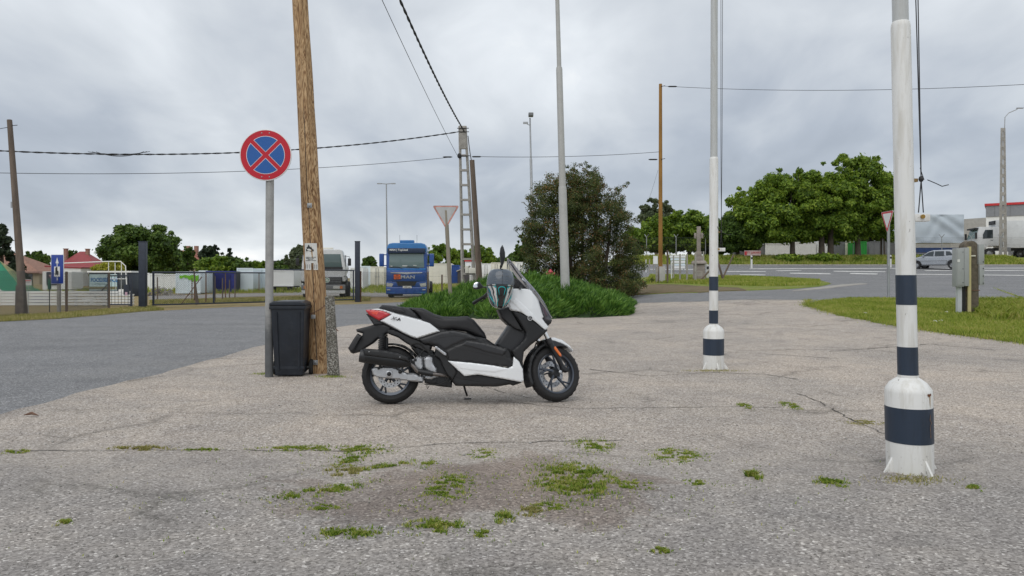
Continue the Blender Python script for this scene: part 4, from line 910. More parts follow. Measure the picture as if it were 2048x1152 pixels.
text('emblem_letter', '8', .12, MC['emblem green'], em, face_cam(.2, -.098, 1.08))
B().box((0, -.02, .68), (2.4, .3, .3)).build('bumper', m_tg, o, bevel=.05); B().box((0, .0, .42), (2.36, .26, .2)).build('lower_bumper', m_tw, o, bevel=.03)
for q in (-1, 1):
    B().box((q*.72, -.18, .68), (.36, .03, .16)).build('headlight', m_lamp, o); B().box((q*.98, -.18, .68), (.14, .03, .15)).build('indicator', M('amber', (.6, .18, .03), .4), o)
    mr = B().box((q*1.42, .1, 2.1), (.18, .14, .42)).build('mirror', m_dark, o, bevel=.03); B().path([(q*1.1, .1, 2.45), (q*1.42, .1, 2.4), (q*1.42, .1, 2.2)], .015, 5).build('mirror_arm', m_dark, mr)
    wheel(o, (q*1.02, .95, .5), .5, .3, axis='X'); wheel(o, (q*.95, 4.2, .5), .5, .58, axis='X'); wheel(o, (q*.95, 5.5, .5), .5, .58, axis='X')
    B().box((q*1.19, .8, 2.2), (.04, .8, .6)).build('side_window', m_glass, o)
    B().box((q*1.05, 1.05, 1.0), (.42, 1.3, .18)).build('mudguard', m_dark, o, bevel=.04)
B().lathe([(0, -2.6), (.75, -2.5), (.95, -2.3), (.95, 2.3), (.75, 2.5), (0, 2.6)], 28, Matrix.Translation((0, 4.9, 1.85)) @ Matrix.Rotation(R(90), 4, 'X') @ Matrix.Diagonal((1.15, .8, 1, 1))).build('tank', m_tw, o, smooth=True)
B().box((0, 4, .85), (.9, 5.6, .3)).build('chassis', m_dark, o); B().box((1.0, 2.6, 1.0), (.4, .9, .5)).build('tool_box', m_tg, o, bevel=.03); np_ = B().box((-.45, -.15, .45), (.5, .02, .12)).build('number_plate', m_plate, o)
B().path([(1.1, -.0, 1.3), (1.28, .0, 1.3), (1.28, .0, .6)], .02, 5).build('grab_rail', m_dark, o)
# ---------------- far right: warehouse, trailers, cabs, car ----------------
Y = 92; s = Y/F; zb = Hz(55, 62)
z = lambda y, Y_: EYE+(HOR-y)*Y_/F
o = thing('warehouse', 'white warehouse with a grey upper band and a red roof trim', 'warehouse', (P(1972, 0, Y).x, Y, 0), R(-34))
hh = z(412, Y); zm_ = z(434, Y)
B().box((10, 8, zm_/2), (20, 16, zm_)).build('wall', m_white, o)
B().box((10, 8-.03, (zm_+hh)/2), (20.04, 16.1, hh-zm_-.004)).build('upper_band', M('grey cladding', (.24, .25, .27), .5, var=.1), o)
for i in range(12): B().box((.9+i*1.6, -.09, (zm_+hh)/2), (.05, .03, hh-zm_-.1)).build('cladding_joint', m_tg, o)
B().box((10, 8, hh+.14), (20.3, 16.4, .28)).build('roof_trim', m_red, o)
o = thing('low_hall', 'low pale hall roof between tarpaulin trailer and warehouse', 'hall', (P(1950, 0, 110).x, 110, 0)); s = 110/F
B().prism([(-3.6, 0), (4, 0), (4, z(433, 110)), (-3.6, z(440, 110))], 0, 12).build('wall', M('pale sheet', (.4, .39, .36), .7), o)
Y = 76; s = Y/F; zg = Hz(45, 70)
o = thing('tarpaulin_trailer', 'trailer covered with wrinkled silver tarpaulin, seen right of the near flagpole', 'trailer', (P(1868, 0, Y).x, Y, zg)); w = 60*s
b = B(); nx_, nz_ = 44, 16; z0_, z1_ = z(486, Y)-zg, z(429, Y)-zg; vs = []
for j in range(nz_+1):
    for i in range(nx_+1):
        x = -w+2*w*i/nx_; zz_ = z0_+(z1_-z0_)*j/nz_; q = .07*math.sin(1.9*x+2.6*zz_+2*math.sin(zz_*1.3+x*.9))+.03*math.sin(2.3*x-3.1*zz_+2*math.sin(x*1.7)); vs.append((x, q*(1 if 0 < j < nz_ and i < nx_ else 0), zz_))
b.add(vs, [(j*(nx_+1)+i, j*(nx_+1)+i+1, (j+1)*(nx_+1)+i+1, (j+1)*(nx_+1)+i) for j in range(nz_) for i in range(nx_)]).build('tarpaulin', M('silver tarpaulin', (.50, .56, .61), .42, 0, var=.06, vs=1), o, smooth=True)
B().box((0, 1.3, (z0_+z1_)/2), (2*w-.02, 2.4, z1_-z0_-.05)).build('body', MC['silver tarpaulin'], o)
m_crb = M('crate blue', (.02, .05, .16), .55, var=.3)
for i in range(9):
    for j in range(2): 
        k = tag(B().box((0, 0, .3), (.62, .8, .5)).box((0, -.41, .3), (.5, .03, .06)).box((0, -.41, .5), (.6, .03, .05)).box((0, -.41, .1), (.6, .03, .05)).build('crate', m_crb), ('upper' if j else 'lower')+' blue slatted crate, '+('first second third fourth fifth sixth seventh eighth ninth'.split()[i])+' from the left, under the silver tarpaulin', 'crate', 'blue crates behind the highway fence'); k.location = (P(1834+i*12.5, 0, 74).x, 74, zg+.02+j*.58)
def lorry_cab(label, px, Y, rz):
    zg = Hz(45, 70); o = thing('white_lorry', label, 'lorry', (P(px, 0, Y).x, Y, zg), rz, 'white lorries before the warehouse')
    # nose towards -x, side towards the viewer
    B().prism([(-1.15, .45), (-.6, .45), (-.45, .95), (.0, 1.2), (.55, 1.2), (.95, 1.2), (.95, 3.0), (-.75, 3.05), (-.85, 2.85), (-1.12, 1.95)], -1.2, 1.2).build('cab', m_tw, o, bevel=.04)
    B().add([(-.87, -1.1, 2.8), (-.87, 1.1, 2.8), (-1.13, 1.12, 1.95), (-1.13, -1.12, 1.95)], [(0, 1, 2, 3)]).build('windscreen', glassmat('cab windscreen', (.16, .26, .25), 0, .08), o, T=Matrix.Translation((-.012, 0, 0)))
    B().prism([(-.5, 1.9), (.35, 1.95), (.35, 2.75), (-.3, 2.75), (-.5, 2.3)], -1.22, -1.2).build('side_window', m_glass, o); B().box((-1.0, 0, 2.9), (.3, 2.2, .14)).build('sun_visor', m_dark, o)
    B().box((-1.17, 0, 1.35), (.04, 1.9, .7)).build('grille', m_tg, o); B().box((-1.17, 0, .65), (.06, 2.3, .4)).build('bumper', m_tw, o)
    for q in (-1, 1): B().box((-1.19, q*.9, .85), (.04, .3, .2)).build('headlight', m_lamp, o); B().box((-1.15, q*1.4, 2.2), (.15, .18, .6)).build('mirror', m_dark, o)
    for x in (.1, 3.4): wheel(o, (x, -1.02, .5), .5, .3); wheel(o, (x, 1.02, .5), .5, .3)
    B().box((2.4, 0, .9), (3.6, .9, .25)).build('chassis', m_dark, o); B().box((1.4, -1.1, .85), (.9, .3, .4)).build('fuel_tank', m_tg, o); B().box((.25, -1.21, 1.75), (.18, .03, .05)).build('handle', m_dark, o)
    B().box((4.0, 0, 2.3), (5.6, 2.4, 2.6)).build('box_body', m_tw, o, bevel=.03) ; B().box((.95, 0, 3.35), (.5, 1.8, .7)).build('cooling_unit', m_tw, o, bevel=.05); B().box((.75, -.2, 3.45), (.4, 1.3, .35)).build('cooling_grille', m_dark, o)
    return o
lorry_cab('white lorry seen side-on before the warehouse, with a roof cooling unit', 1968, 72, R(-14))
lorry_cab('white lorry cab cut off by the right edge of the picture', 2052, 74, R(38))
fence('steel mesh fence with forked tops along the far side of the highway', [(7, 68.6), (59, 68.6)], 1.9, step=2.7, post=.04, cell=.16, strands=(1.88, 1.2), r=.004, arms=True)
# white halls behind the tree row
for a, c_, yt, m_, lab in ((1478, 1528, 489, m_tg, 'dark grey wall behind the first trunks of the row'), (1528, 1580, 487, m_white, 'white trailer body behind the leaning trunk'), (1580, 1632, 484, m_white, 'white trailer body between the leaning and the forked trunk'), (1634, 1662, 482, m_white, 'bright white body right of the forked trunks'), (1663, 1690, 480, m_tg, 'grey body left of the green shed'), (1690, 1712, 481, m_cream, 'narrow pale body beside the green shed'), (1738, 1790, 483, m_tg, 'dark grey body right of the green shed')):
    container(a, c_, yt, 78, m_, lab, ribs=5, name='trailer_body', group='trailer bodies behind the tree row')
container(1712, 1733, 483, 76, M('shed green', (.02, .30, .04), .55), 'bright green shed behind the tree row', ribs=3, name='green_shed', cat='shed', group=None)
# banner and reflector posts
p = P(1505, 519, 66.3); o = thing('roadside_banner', 'red and white banner on the bank below the trees', 'banner', (p.x, 66.3, Hz(p.x, 66.3)), R(-4))
pb = B().box((0, 0, .52), (1.45, .04, .44)).build('banner', M('banner white red', (.6, .45, .43), .6, var=.2, vs=3), o); text('lettering', 'ITT LAKHAT', .24, m_red, pb, face_cam(.1, -.03, .54), bold=.004); B().box((-.6, -.025, .5), (.2, .01, .34)).build('banner_mark', m_red, pb)
for x in (-.68, .68): B().tube((x, .04, 0), (x, .04, .75), .02, n=6).build('post', m_steel, o)
def marker(px, py, lab, hh=.95):
    p = G(px, py); o = thing('marker_post', lab, 'marker post', tuple(p), 0, 'white marker posts along the highway')
    B().prism([(-.06, 0), (.06, 0), (.06, hh), (-.06, hh+.05)], -.05, .05).build('post', m_plate, o); B().box((0, -.055, hh-.17), (.125, .012, .16)).build('black_band', m_dark, o)
marker(1503, 536.5, 'white marker post below the red and white banner'); marker(1415, 560, 'white marker post between the cross and the middle flagpole', .85); marker(1781, 535, 'white marker post right of the narrow give-way sign')
# silver car
def car(label, p, rz):
    o = thing('silver_car', label, 'car', p, rz)   # nose towards -x
    m = M('silver paint', (.42, .44, .47), .25, .6, var=.04, coat=.5)
    prof = [(-1.9, .42), (-1.93, .58), (-1.8, .74), (-1.45, .86), (-1.0, .95), (1.55, 1.0), (1.78, .92), (1.86, .7), (1.88, .45), (1.78, .28), (1.5, .25), (-1.75, .25)]
    def wf(x, z): return .82-.10*max(0, (abs(x)-1.2))**1.5-.05*max(0, z-.6)
    def arch(c, r=.36): return [(c+r*math.cos(a), .28+r*math.sin(a)) for a in np.linspace(0, PI, 9)]
    pr = [(-1.9, .42), (-1.93, .58), (-1.8, .74), (-1.45, .86), (-1.0, .95), (1.55, 1.0), (1.78, .92), (1.86, .7), (1.88, .45), (1.8, .28)]+arch(1.28)+arch(-1.22)+[(-1.75, .25)]
    inflate(pr, wf, .07, .06).build('body', m, o, smooth=True)
    inflate([(-1.05, .9), (-.45, 1.32), (-.1, 1.42), (.9, 1.44), (1.35, 1.36), (1.72, .95)], lambda x, z: .74-.28*max(0, z-.95), .06, .06).build('roof', m, o, smooth=True)
    for nm, pl in (('side_window', [(-.82, .98), (-.38, 1.27), (-.12, 1.34), (-.02, 1.34), (-.02, .98)]), ('side_window', [(.05, .98), (.05, 1.34), (.68, 1.34), (.74, .98)]), ('side_window', [(.84, 1.0), (.80, 1.33), (1.1, 1.30), (1.32, 1.02)])):
        for q in (-1, 1): inflate(pl, lambda x, z: .752-.28*max(0, z-.95), .01, .06, sides=(q,), depth=.02).build(nm, m_glass, o)
    B().add([(1.44, -.56, 1.3), (1.44, .56, 1.3), (1.70, .62, 1.0), (1.70, -.62, 1.0)], [(0, 1, 2, 3)]).build('rear_window', m_glass, o, T=Matrix.Translation((.03, 0, .01)))
    B().add([(-.44, -.55, 1.3), (-.44, .55, 1.3), (-1.0, .62, .96), (-1.0, -.62, .96)], [(0, 1, 2, 3)]).build('windscreen', m_glass, o, T=Matrix.Translation((-.03, 0, .02)))
    for q in (-1, 1):
        B().box((1.78, q*.68, .86), (.1, .16, .3)).build('tail_light', M('tail red', (.35, .02, .02), .3), o); B().box((-.72, q*.84, .98), (.14, .16, .12)).build('mirror', m, o, bevel=.02)
        for x in (-1.22, 1.28): wheel(o, (x, q*.7, .3), .3, .19)
        B().box((-.0, q*.815, .62), (1.9, .02, .04)).build('side_trim', m_tg, o)
    B().box((1.9, 0, .62), (.02, .5, .11)).build('number_plate', m_plate, o); B().box((1.87, 0, .42), (.08, 1.3, .14)).build('rear_bumper', m, o, bevel=.03)
p = G(1876, 538.5); car('silver hatchback driving away on the highway, half behind the meter boxes', tuple(p), R(-52))
# ---------------- near: sign, bin, wooden pole ----------------
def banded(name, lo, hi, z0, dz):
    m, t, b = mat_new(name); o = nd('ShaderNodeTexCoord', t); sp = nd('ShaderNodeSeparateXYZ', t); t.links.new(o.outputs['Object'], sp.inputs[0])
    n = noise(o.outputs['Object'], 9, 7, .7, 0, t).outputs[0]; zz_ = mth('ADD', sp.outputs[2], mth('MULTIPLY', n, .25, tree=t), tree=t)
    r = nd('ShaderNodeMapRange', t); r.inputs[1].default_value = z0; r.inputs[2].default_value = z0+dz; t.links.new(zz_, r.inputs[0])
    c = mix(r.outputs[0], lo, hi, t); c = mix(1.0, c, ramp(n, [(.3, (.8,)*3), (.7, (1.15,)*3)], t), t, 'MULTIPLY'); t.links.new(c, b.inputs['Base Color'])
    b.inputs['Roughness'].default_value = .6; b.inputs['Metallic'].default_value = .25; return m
p = G(538, 757); s = p.y/F; zc_ = EYE+(HOR-312)*s
o = thing('no_stopping_sign', 'round blue and red no-stopping sign on a tall grey steel post beside the bin', 'road sign', tuple(p), R(2))
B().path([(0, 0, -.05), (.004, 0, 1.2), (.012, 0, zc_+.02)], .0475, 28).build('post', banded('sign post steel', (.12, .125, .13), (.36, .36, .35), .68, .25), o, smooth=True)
rx = Matrix.Translation((-.02, -.06, zc_)) @ Matrix.Rotation(R(90), 4, 'X')
m_sr = M('sign red', (.50, .004, .02), .35, var=.04); m_sb = M('sign blue', (.012, .10, .36), .35, var=.04); m_sw = M('sign white', (.72, .72, .72), .35, var=.03)
B().lathe([(0, -.012), (.300, -.012), (.306, -.004), (.306, .006), (.300, .008), (0, .008)], 64, rx).build('plate', m_sw, o)
B().lathe([(0, .008), (.294, .008), (.294, .0095), (0, .0095)], 64, rx).build('red_ring', m_sr, o)
for k in range(4):   # four blue sectors between the arms of the red cross, each edged in white
    a0 = k*PI/2; 
    def sect(rr, g):
        pts = []; c0 = g*math.sqrt(2); h = math.asin(g/rr)
        pts.append((math.cos(a0)*c0, math.sin(a0)*c0))
        for i in range(17):
            a = a0-PI/4+h+(PI/2-2*h)*i/16; pts.append((rr*math.cos(a), rr*math.sin(a)))
        return pts
    for rr, g, z0_, z1_, nm, mm in ((.226, .024, .0095, .0105, 'white_edge', m_sw), (.220, .029, .0105, .0115, 'blue_field', m_sb)):
        q = sect(rr, g); n = len(q); b = B(); b.add([(x, y, z0_) for x, y in q]+[(x, y, z1_) for x, y in q], [tuple(range(n, 2*n))]+[(i, (i+1) % n, (i+1) % n+n, i+n) for i in range(n)], rx); b.build(nm, mm, o)
for x, z_ in ((-.045, .26), (.045, .26), (-.045, -.26), (.045, -.26)): B().ball((-.02+x, -.072, zc_+z_), (.008, .004, .008), 8).build('rivet', m_steel, o)
B().box((0, -.03, zc_+.2), (.16, .05, .03)).box((0, -.03, zc_-.2), (.16, .05, .03)).build('clamp', m_steel, o)
# wheelie bin
p = G(584, 753); o = thing('wheelie_bin', 'black wheelie bin with closed lid chained to the wooden pole', 'bin', tuple(p), R(4))
m_bin = M('bin plastic', (.010, .015, .024), .42, var=.25, vs=5, dirt=.25, dcol=(.06, .065, .07), bump=.15, bs=30)
b = B(); b.add([(-.165, -.17, .03), (.165, -.17, .03), (.165, .2, .06), (-.165, .2, .06), (-.195, -.24, .85), (.195, -.24, .85), (.195, .24, .85), (-.195, .24, .85)], [(3,2,1,0),(4,5,6,7),(0,1,5,4),(1,2,6,5),(2,3,7,6),(3,0,4,7)]); b.build('body', m_bin, o, bevel=.02, seg=3)
for x in (-.12, .12): B().add([(x-.012, -.19, .1), (x+.012, -.19, .1), (x+.012*1.1+x*.12, -.252, .8), (x-.012+x*.12, -.252, .8), (x-.012, -.16, .1), (x+.012, -.16, .1), (x+.012+x*.12, -.22, .8), (x-.012+x*.12, -.22, .8)], [(0,1,2,3),(4,5,6,7),(0,1,5,4),(1,2,6,5),(2,3,7,6),(3,0,4,7)]).build('rib', m_bin, o)
B().box((0, 0, .85), (.425, .51, .045)).build('rim', m_bin, o, bevel=.012)
B().prism([(-.21, .873), (.21, .873), (.205, .905), (.15, .925), (-.15, .925), (-.205, .905)], -.27, .27).build('lid', m_bin, o, bevel=.012, seg=3)
B().tube((-.17, .31, .87), (.17, .31, .87), .014).box((-.17, .28, .87), (.03, .08, .04)).box((.17, .28, .87), (.03, .08, .04)).build('handle', m_bin, o)
B().tube((-.215, .1, .1), (.215, .1, .1), .012).build('axle', m_steel, o); B().box((0, -.155, .13), (.36, .05, .03)).build('lower_ledge', m_bin, o)
for x in (-.215, .215): w_ = B().lathe([(.02, -.02), (.085, -.022), (.1, -.012), (.1, .012), (.085, .022), (.02, .02)], 24, Matrix.Translation((x, .1, .1)) @ Matrix.Rotation(R(90), 4, 'Y'), close=True).build('wheel', m_black, o, smooth=True)
# leaning wooden pole
m, t, b_ = mat_new('pole timber'); tcn = nd('ShaderNodeTexCoord', t); mpn = nd('ShaderNodeMapping', t); mpn.inputs['Scale'].default_value = (1, 1, .13); t.links.new(tcn.outputs['Object'], mpn.inputs[0])
a = noise(mpn.outputs[0], 7.5, 4, .55, .9, t).outputs[0]; wv = mth('SINE', mth('MULTIPLY', a, 95, tree=t), tree=t); wv = mth('MULTIPLY_ADD', wv, .5, .5, tree=t)
c1 = ramp(wv, [(0, (.19, .10, .045)), (.3, (.38, .23, .11)), (.7, (.50, .33, .17)), (1, (.56, .39, .22))], t)
c2 = ramp(noise(mpn.outputs[0], 60, 5, .6, 0, t).outputs[0], [(.3, (.72,)*3), (.65, (1.1,)*3)], t); c3 = ramp(noise(tcn.outputs['Object'], 1.3, 4, .6, 0, t).outputs[0], [(.3, (.78, .74, .7)), (.7, (1.1, 1.1, 1.1))], t)
t.links.new(mix(1.0, mix(1.0, c1, c2, t, 'MULTIPLY'), c3, t, 'MULTIPLY'), b_.inputs['Base Color']); b_.inputs['Roughness'].default_value = .8
bumpn(t, b_, wv, .35, .004); m_timber = m
p = G(640, 748); o = thing('wooden_pole', 'thick leaning yellow-brown timber pole with a long drying crack beside the bin', 'pole', tuple(p))
def axis(z): return (-.0585*z, .02*z)
def rad(z): return .135-.0088*z
angs = sorted(set(list(np.linspace(0, 2*PI, 60, endpoint=False))+[1.5*PI+d for d in (-.09, -.045, -.022, 0, .022, .045, .09)]+[1.5*PI+.55+d for d in (-.03, 0, .03)]))
vs = []; na = len(angs); zs = np.linspace(-.0, 6.6, 150)
for z_ in zs:
    ax, ay = axis(z_); wdr = .05*math.sin(z_*1.9)+.02*math.sin(z_*7)
    for a in angs:
        d = a-1.5*PI; gk = 0
        if abs(d) < .06 and .03 < z_ < 3.4: gk = .035*math.exp(-(d/.02)**2)*min(1, (z_-.03)*6, (3.4-z_)*2)
        if abs(d-.55) < .02 and 1.2 < z_ < 6: gk = .012
        r_ = rad(z_)+.0025*math.sin(a*5+z_*2)+.0018*math.sin(a*11-z_*5)-gk
        aa = a+wdr; vs.append((ax+r_*math.cos(aa), ay+r_*math.sin(aa), z_))
fs = [(i*na+k, i*na+(k+1) % na, (i+1)*na+(k+1) % na, (i+1)*na+k) for i in range(len(zs)-1) for k in range(na)]+[tuple(range(na))[::-1], tuple((len(zs)-1)*na+k for k in range(na))]
B().add(vs, fs).build('timber', m_timber, o, smooth=True)
cv = B(); q = []
for i in range(90):
    z_ = .05+i*3.3/90; ax, ay = axis(z_); wdr = .05*math.sin(z_*1.9)+.02*math.sin(z_*7); a = 1.5*PI+wdr; r_ = rad(z_)-.006; hw = (.0055 if z_ < 1.45 else .0035)*(.6+.5*abs(math.sin(z_*9)))
    q += [(ax+r_*math.cos(a)-hw, ay+r_*math.sin(a), z_), (ax+r_*math.cos(a)+hw, ay+r_*math.sin(a), z_)]
cv.add(q, [(2*i, 2*i+1, 2*i+3, 2*i+2) for i in range(89)]).build('crack', m_dark, o)
for z_, da in ((.16, -.08), (2.1, .12)):
    ax, ay = axis(z_); r_ = rad(z_)+.004; x = ax+r_*math.sin(da); k = B().box((x, ay-r_*math.cos(da)-.004, z_), (.058, .01, .058)).build('bolt_plate', m_steel, o, bevel=.006); B().ball((x, ay-r_-.014, z_), (.016, .012, .016), 10).build('bolt', m_steel, k)
# chain and padlock
pts = [(-.2, .08, .90), (-.16, -.06, .84), (-.09, -.135, .765), (-.02, -.165, .78), (.06, -.15, .83), (.13, -.10, .90), (.18, .02, .95)]
ch = thing('chain', 'rusty chain with padlock tying the bin round the wooden pole', 'chain', tuple(p)); cp = catmull(pts, 7, False)
for i in range(len(cp)-1):
    a = Vector(cp[i]); c = Vector(cp[i+1]); d = (c-a).normalized(); n_ = Vector((0, 0, 1)) if i % 2 else Vector((0, -1, 0)); sd = d.cross(n_).normalized()*.008; l = (c-a).length*.62; mid = (a+c)/2
    B().path([mid-d*l, mid-d*l*.5+sd, mid+d*l*.5+sd, mid+d*l, mid+d*l*.5-sd, mid-d*l*.5-sd, mid-d*l], .0035, 5).build('link', m_rust, ch)
B().box((-.035, -.185, .725), (.055, .03, .05)).build('padlock', m_steel, ch, bevel=.008)
# flyer
z1_, z0_ = EYE+(HOR-487)*p.y/F, EYE+(HOR-540)*p.y/F; fl = thing('paper_flyer', 'white paper flyer with a motorcycle picture pinned to the wooden pole', 'flyer', tuple(p))
def onpole(u, z_, off): ax, ay = axis(z_); a = 1.5*PI+u/.125; r_ = rad(z_)+off; return (ax+r_*math.cos(a), ay+r_*math.sin(a), z_)
def patch(nm, mm, u0, u1, za, zb, off, par, nn_=14, mz=6, jag=None):
    vs = [onpole(u0+(u1-u0)*i/nn_+.004*(j/mz), za+(zb-za)*j/mz+(jag(i) if jag and j == 0 else 0), off+.002*math.sin(i*.9+j)) for j in range(mz+1) for i in range(nn_+1)]
    o_ = len(vs); vs += [onpole(u0+(u1-u0)*i/nn_+.004*(j/mz), za+(zb-za)*j/mz+(jag(i) if jag and j == 0 else 0), off-.001) for j in range(mz+1) for i in range(nn_+1)]
    f_ = [(j*(nn_+1)+i, j*(nn_+1)+i+1, (j+1)*(nn_+1)+i+1, (j+1)*(nn_+1)+i) for j in range(mz) for i in range(nn_)]
    return B().add(vs, f_+[tuple(q+o_ for q in f[::-1]) for f in f_]).build(nm, mm, par, smooth=True)
m_pap = M('paper', (.66, .66, .63), .8, var=.05, vs=9); m_ink = M('ink', (.03, .035, .035), .7)
patch('paper', m_pap, -.09, .075, z0_+.085, z1_, .004, fl)
for i in range(6):
    if i == 3: continue
    u = -.088+i*.0275; k = patch('tear_off_tab', m_pap, u, u+.026, z0_, z0_+.084, .004, fl, 3, 2); patch('tab_print', m_ink, u+.008, u+.012, z0_+.015, z0_+.07, .0075, k, 1, 2)
for i, (a, c) in enumerate(((-.075, .055), (-.07, .03), (-.045, .02), (-.075, .055))): patch('text_line', m_ink, a, c, z0_+.155-i*.014, z0_+.160-i*.014, .0075, fl, 8, 1)
bk = [(-.052, .0), (-.02, .005), (.01, -.004), (.045, .002), (.042, .022), (.025, .03), (.02, .048), (.0, .055), (-.008, .078), (-.022, .078), (-.026, .058), (-.044, .048), (-.04, .03), (-.055, .02)]
B().add([onpole(u-.008, z1_-.1+v_, .0085) for u, v_ in bk], [tuple(range(len(bk)))]).build('motorcycle_picture', m_ink, fl)
# concrete stump
p = G(668, 754); o = thing('concrete_stump', 'rough speckled concrete stub post right behind the wooden pole', 'post', tuple(p), R(10))
ms, t, b_ = mat_new('lichened concrete'); tcn = nd('ShaderNodeTexCoord', t); c_, vo = speck(t, tcn.outputs['Object'], 95, [(0, (.05, .045, .04)), (.35, (.14, .13, .11)), (.7, (.28, .27, .24)), (1, (.5, .5, .46))])
c_ = mix(ramp(noise(tcn.outputs['Object'], 5, 6, .7, 0, t).outputs[0], [(.45, (0,)*3), (.65, (.8,)*3)], t), c_, (.10, .095, .075), t); t.links.new(c_, b_.inputs['Base Color']); b_.inputs['Roughness'].default_value = .95; bumpn(t, b_, vo.outputs['Distance'], .8, .01)
b = B(); b.add([(-.075, -.06, -.05), (.07, -.06, -.05), (.07, .08, -.05), (-.075, .08, -.05), (-.105, -.045, .97), (-.0, -.045, 1.0), (-.0, .06, .99), (-.105, .06, .98)], [(3,2,1,0),(4,5,6,7),(0,1,5,4),(1,2,6,5),(2,3,7,6),(3,0,4,7)])
b.build('concrete', ms, o, bevel=.018, seg=3); B().tube((.0, -.02, .6), (.055, -.06, .56), .006).build('bolt', m_rust, o)
# weeds at the foot
for px, py, wx, n, lab in ((665, 757, 30, 420, 'weeds round the foot of the concrete stump'), (528, 751, 26, 220, 'small weeds beside the foot of the sign post'), (1427, 745, 55, 380, 'thin dry weeds round the foot of the middle flagpole'), (1825, 966, 80, 330, 'dry weeds and dirt round the foot of the near flagpole')):
    c = G(px, py); q = np.column_stack([rng.normal(0, wx*c.y/F*.5, n), rng.normal(0, .05, n)])+np.array(c[:2]); tag(blades('weed_patch', q, .016, .005, m_bl2 if 'dry' in lab else m_weed, 1.5, .018), lab, 'weeds', 'weeds at the foot of posts', 'stuff')
# ---------------- flagpoles ----------------
def paintmat(name, col, rust=.6):
    m, t, b = mat_new(name); tcn = nd('ShaderNodeTexCoord', t); v_ = tcn.outputs['Object']; mp_ = nd('ShaderNodeMapping', t); mp_.inputs['Scale'].default_value = (1, 1, .12); t.links.new(v_, mp_.inputs[0])
    c = mix(ramp(noise(mp_.outputs[0], 22, 6, .65, .2, t).outputs[0], [(.48, (0,)*3), (.56, (.22,)*3), (.75, (.6,)*3)], t), col, tuple(q*k for q, k in zip(col, (.62, .58, .5))), t)
    sp = noise(v_, 26, 8, .72, .3, t).outputs[0]; zsep = nd('ShaderNodeSeparateXYZ', t); t.links.new(v_, zsep.inputs[0])
    low = nd('ShaderNodeMapRange', t); low.inputs[1].default_value = .25; low.inputs[2].default_value = 0; t.links.new(zsep.outputs[2], low.inputs[0])
    f = ramp(mth('ADD', sp, mth('MULTIPLY', low.outputs[0], .07, tree=t), tree=t), [(.64, (0,)*3), (.68, (rust,)*3)], t)
    c = mix(f, c, (.10, .075, .055), t); t.links.new(c, b.inputs['Base Color']); b.inputs['Roughness'].default_value = .42; bumpn(t, b, noise(v_, 14, 5, .6, 0, t).outputs[0], .12, .01); return m
m_fw = paintmat('flagpole white paint', (.74, .74, .72)); m_fn = paintmat('flagpole navy paint', (.022, .036, .062), .35); m_fg = paintmat('flagpole grey paint', (.50, .515, .51), .1)
def flagpole(p, label, lean, fins, rz=0, top=8.5):
    o = thing('flagpole', label, 'flagpole', tuple(p), rz, 'white flagpoles with navy bands'); SH = Matrix.Identity(4); SH[0][2] = lean
    def seg(nm, prof, m): return B().lathe(prof, 48, SH).build(nm, m, o, smooth=True)
    seg('base_cylinder', [(.128, -.03), (.132, 0), (.133, .502), (.129, .522), (.105, .558), (.075, .580), (.060, .590), (.060, .606)], m_fw)
    seg('navy_band', [(.1345, .20), (.1345, .413)], m_fn)
    seg('lower_pole', [(.057, .60), (.0555, 2.74), (.052, 2.765), (.0465, 2.775)], m_fw)
    seg('upper_pole', [(.046, 2.76), (.040, top)], m_fg)
    for a, c in ((.603, .778), (1.036, 1.218)): seg('navy_band', [(.0585, a), (.0583, c)], m_fn)
    for a in fins:
        T = SH @ Matrix.Rotation(a, 4, 'Z'); B().prism([(.129, .0), (.20, -.01), (.195, .012), (.145, .085), (.129, .11)], -.007, .007, T).build('base_fin', m_fw, o, bevel=.002)
    cl = B().box((.075, -.0, 1.57), (.14, .05, .045), T=SH).build('cleat', m_fw, o, bevel=.005); B().tube((.06, -.03, 1.575), (.06, -.04, 1.575), .013, n=10).build('bolt', M('brass', (.35, .22, .06), .4, .8), cl)
    B().box((.062, 0, 1.80), (.035, .03, .02), T=SH).build('rope_hook', M('ochre metal', (.3, .2, .08), .6), o)
    for k, (x, dx) in enumerate(((.085, .0), (.1, .01))):
        B().path([(.075+k*.03+1.6*lean, -.02, 1.6), (.09+lean*1.8, -.03, 1.80), (x+lean*3, -.02, 3.0), (x+dx+lean*6, 0, 6), (x+lean*top-.02, 0, top)], .0035, 5).build('rope', m_cable, o)
    B().ball((.09+lean*1.8, -.03, 1.805), (.016, .016, .02), 8).build('knot', m_cable, o)
    B().path([(.09, -.03, 1.8), (.14, -.04, 1.775), (.18, -.03, 1.76), (.22, -.03, 1.77)], .0028, 4).path([(.07, -.03, 1.8), (.05, -.04, 1.84), (.035, -.05, 1.87)], .0028, 4).build('rope_end', m_cable, o)
    B().ball((lean*top, 0, top), .05, 12).build('finial', m_fg, o)
    return o
p = G(1820, 958); f1 = flagpole(Vector((p.x*(p.y+.13)/p.y, p.y+.13, 0)), 'nearest white flagpole with navy bands, rusty patch on its base, at the right', -.021, [R(a) for a in (-165, -78, 12, 100)])
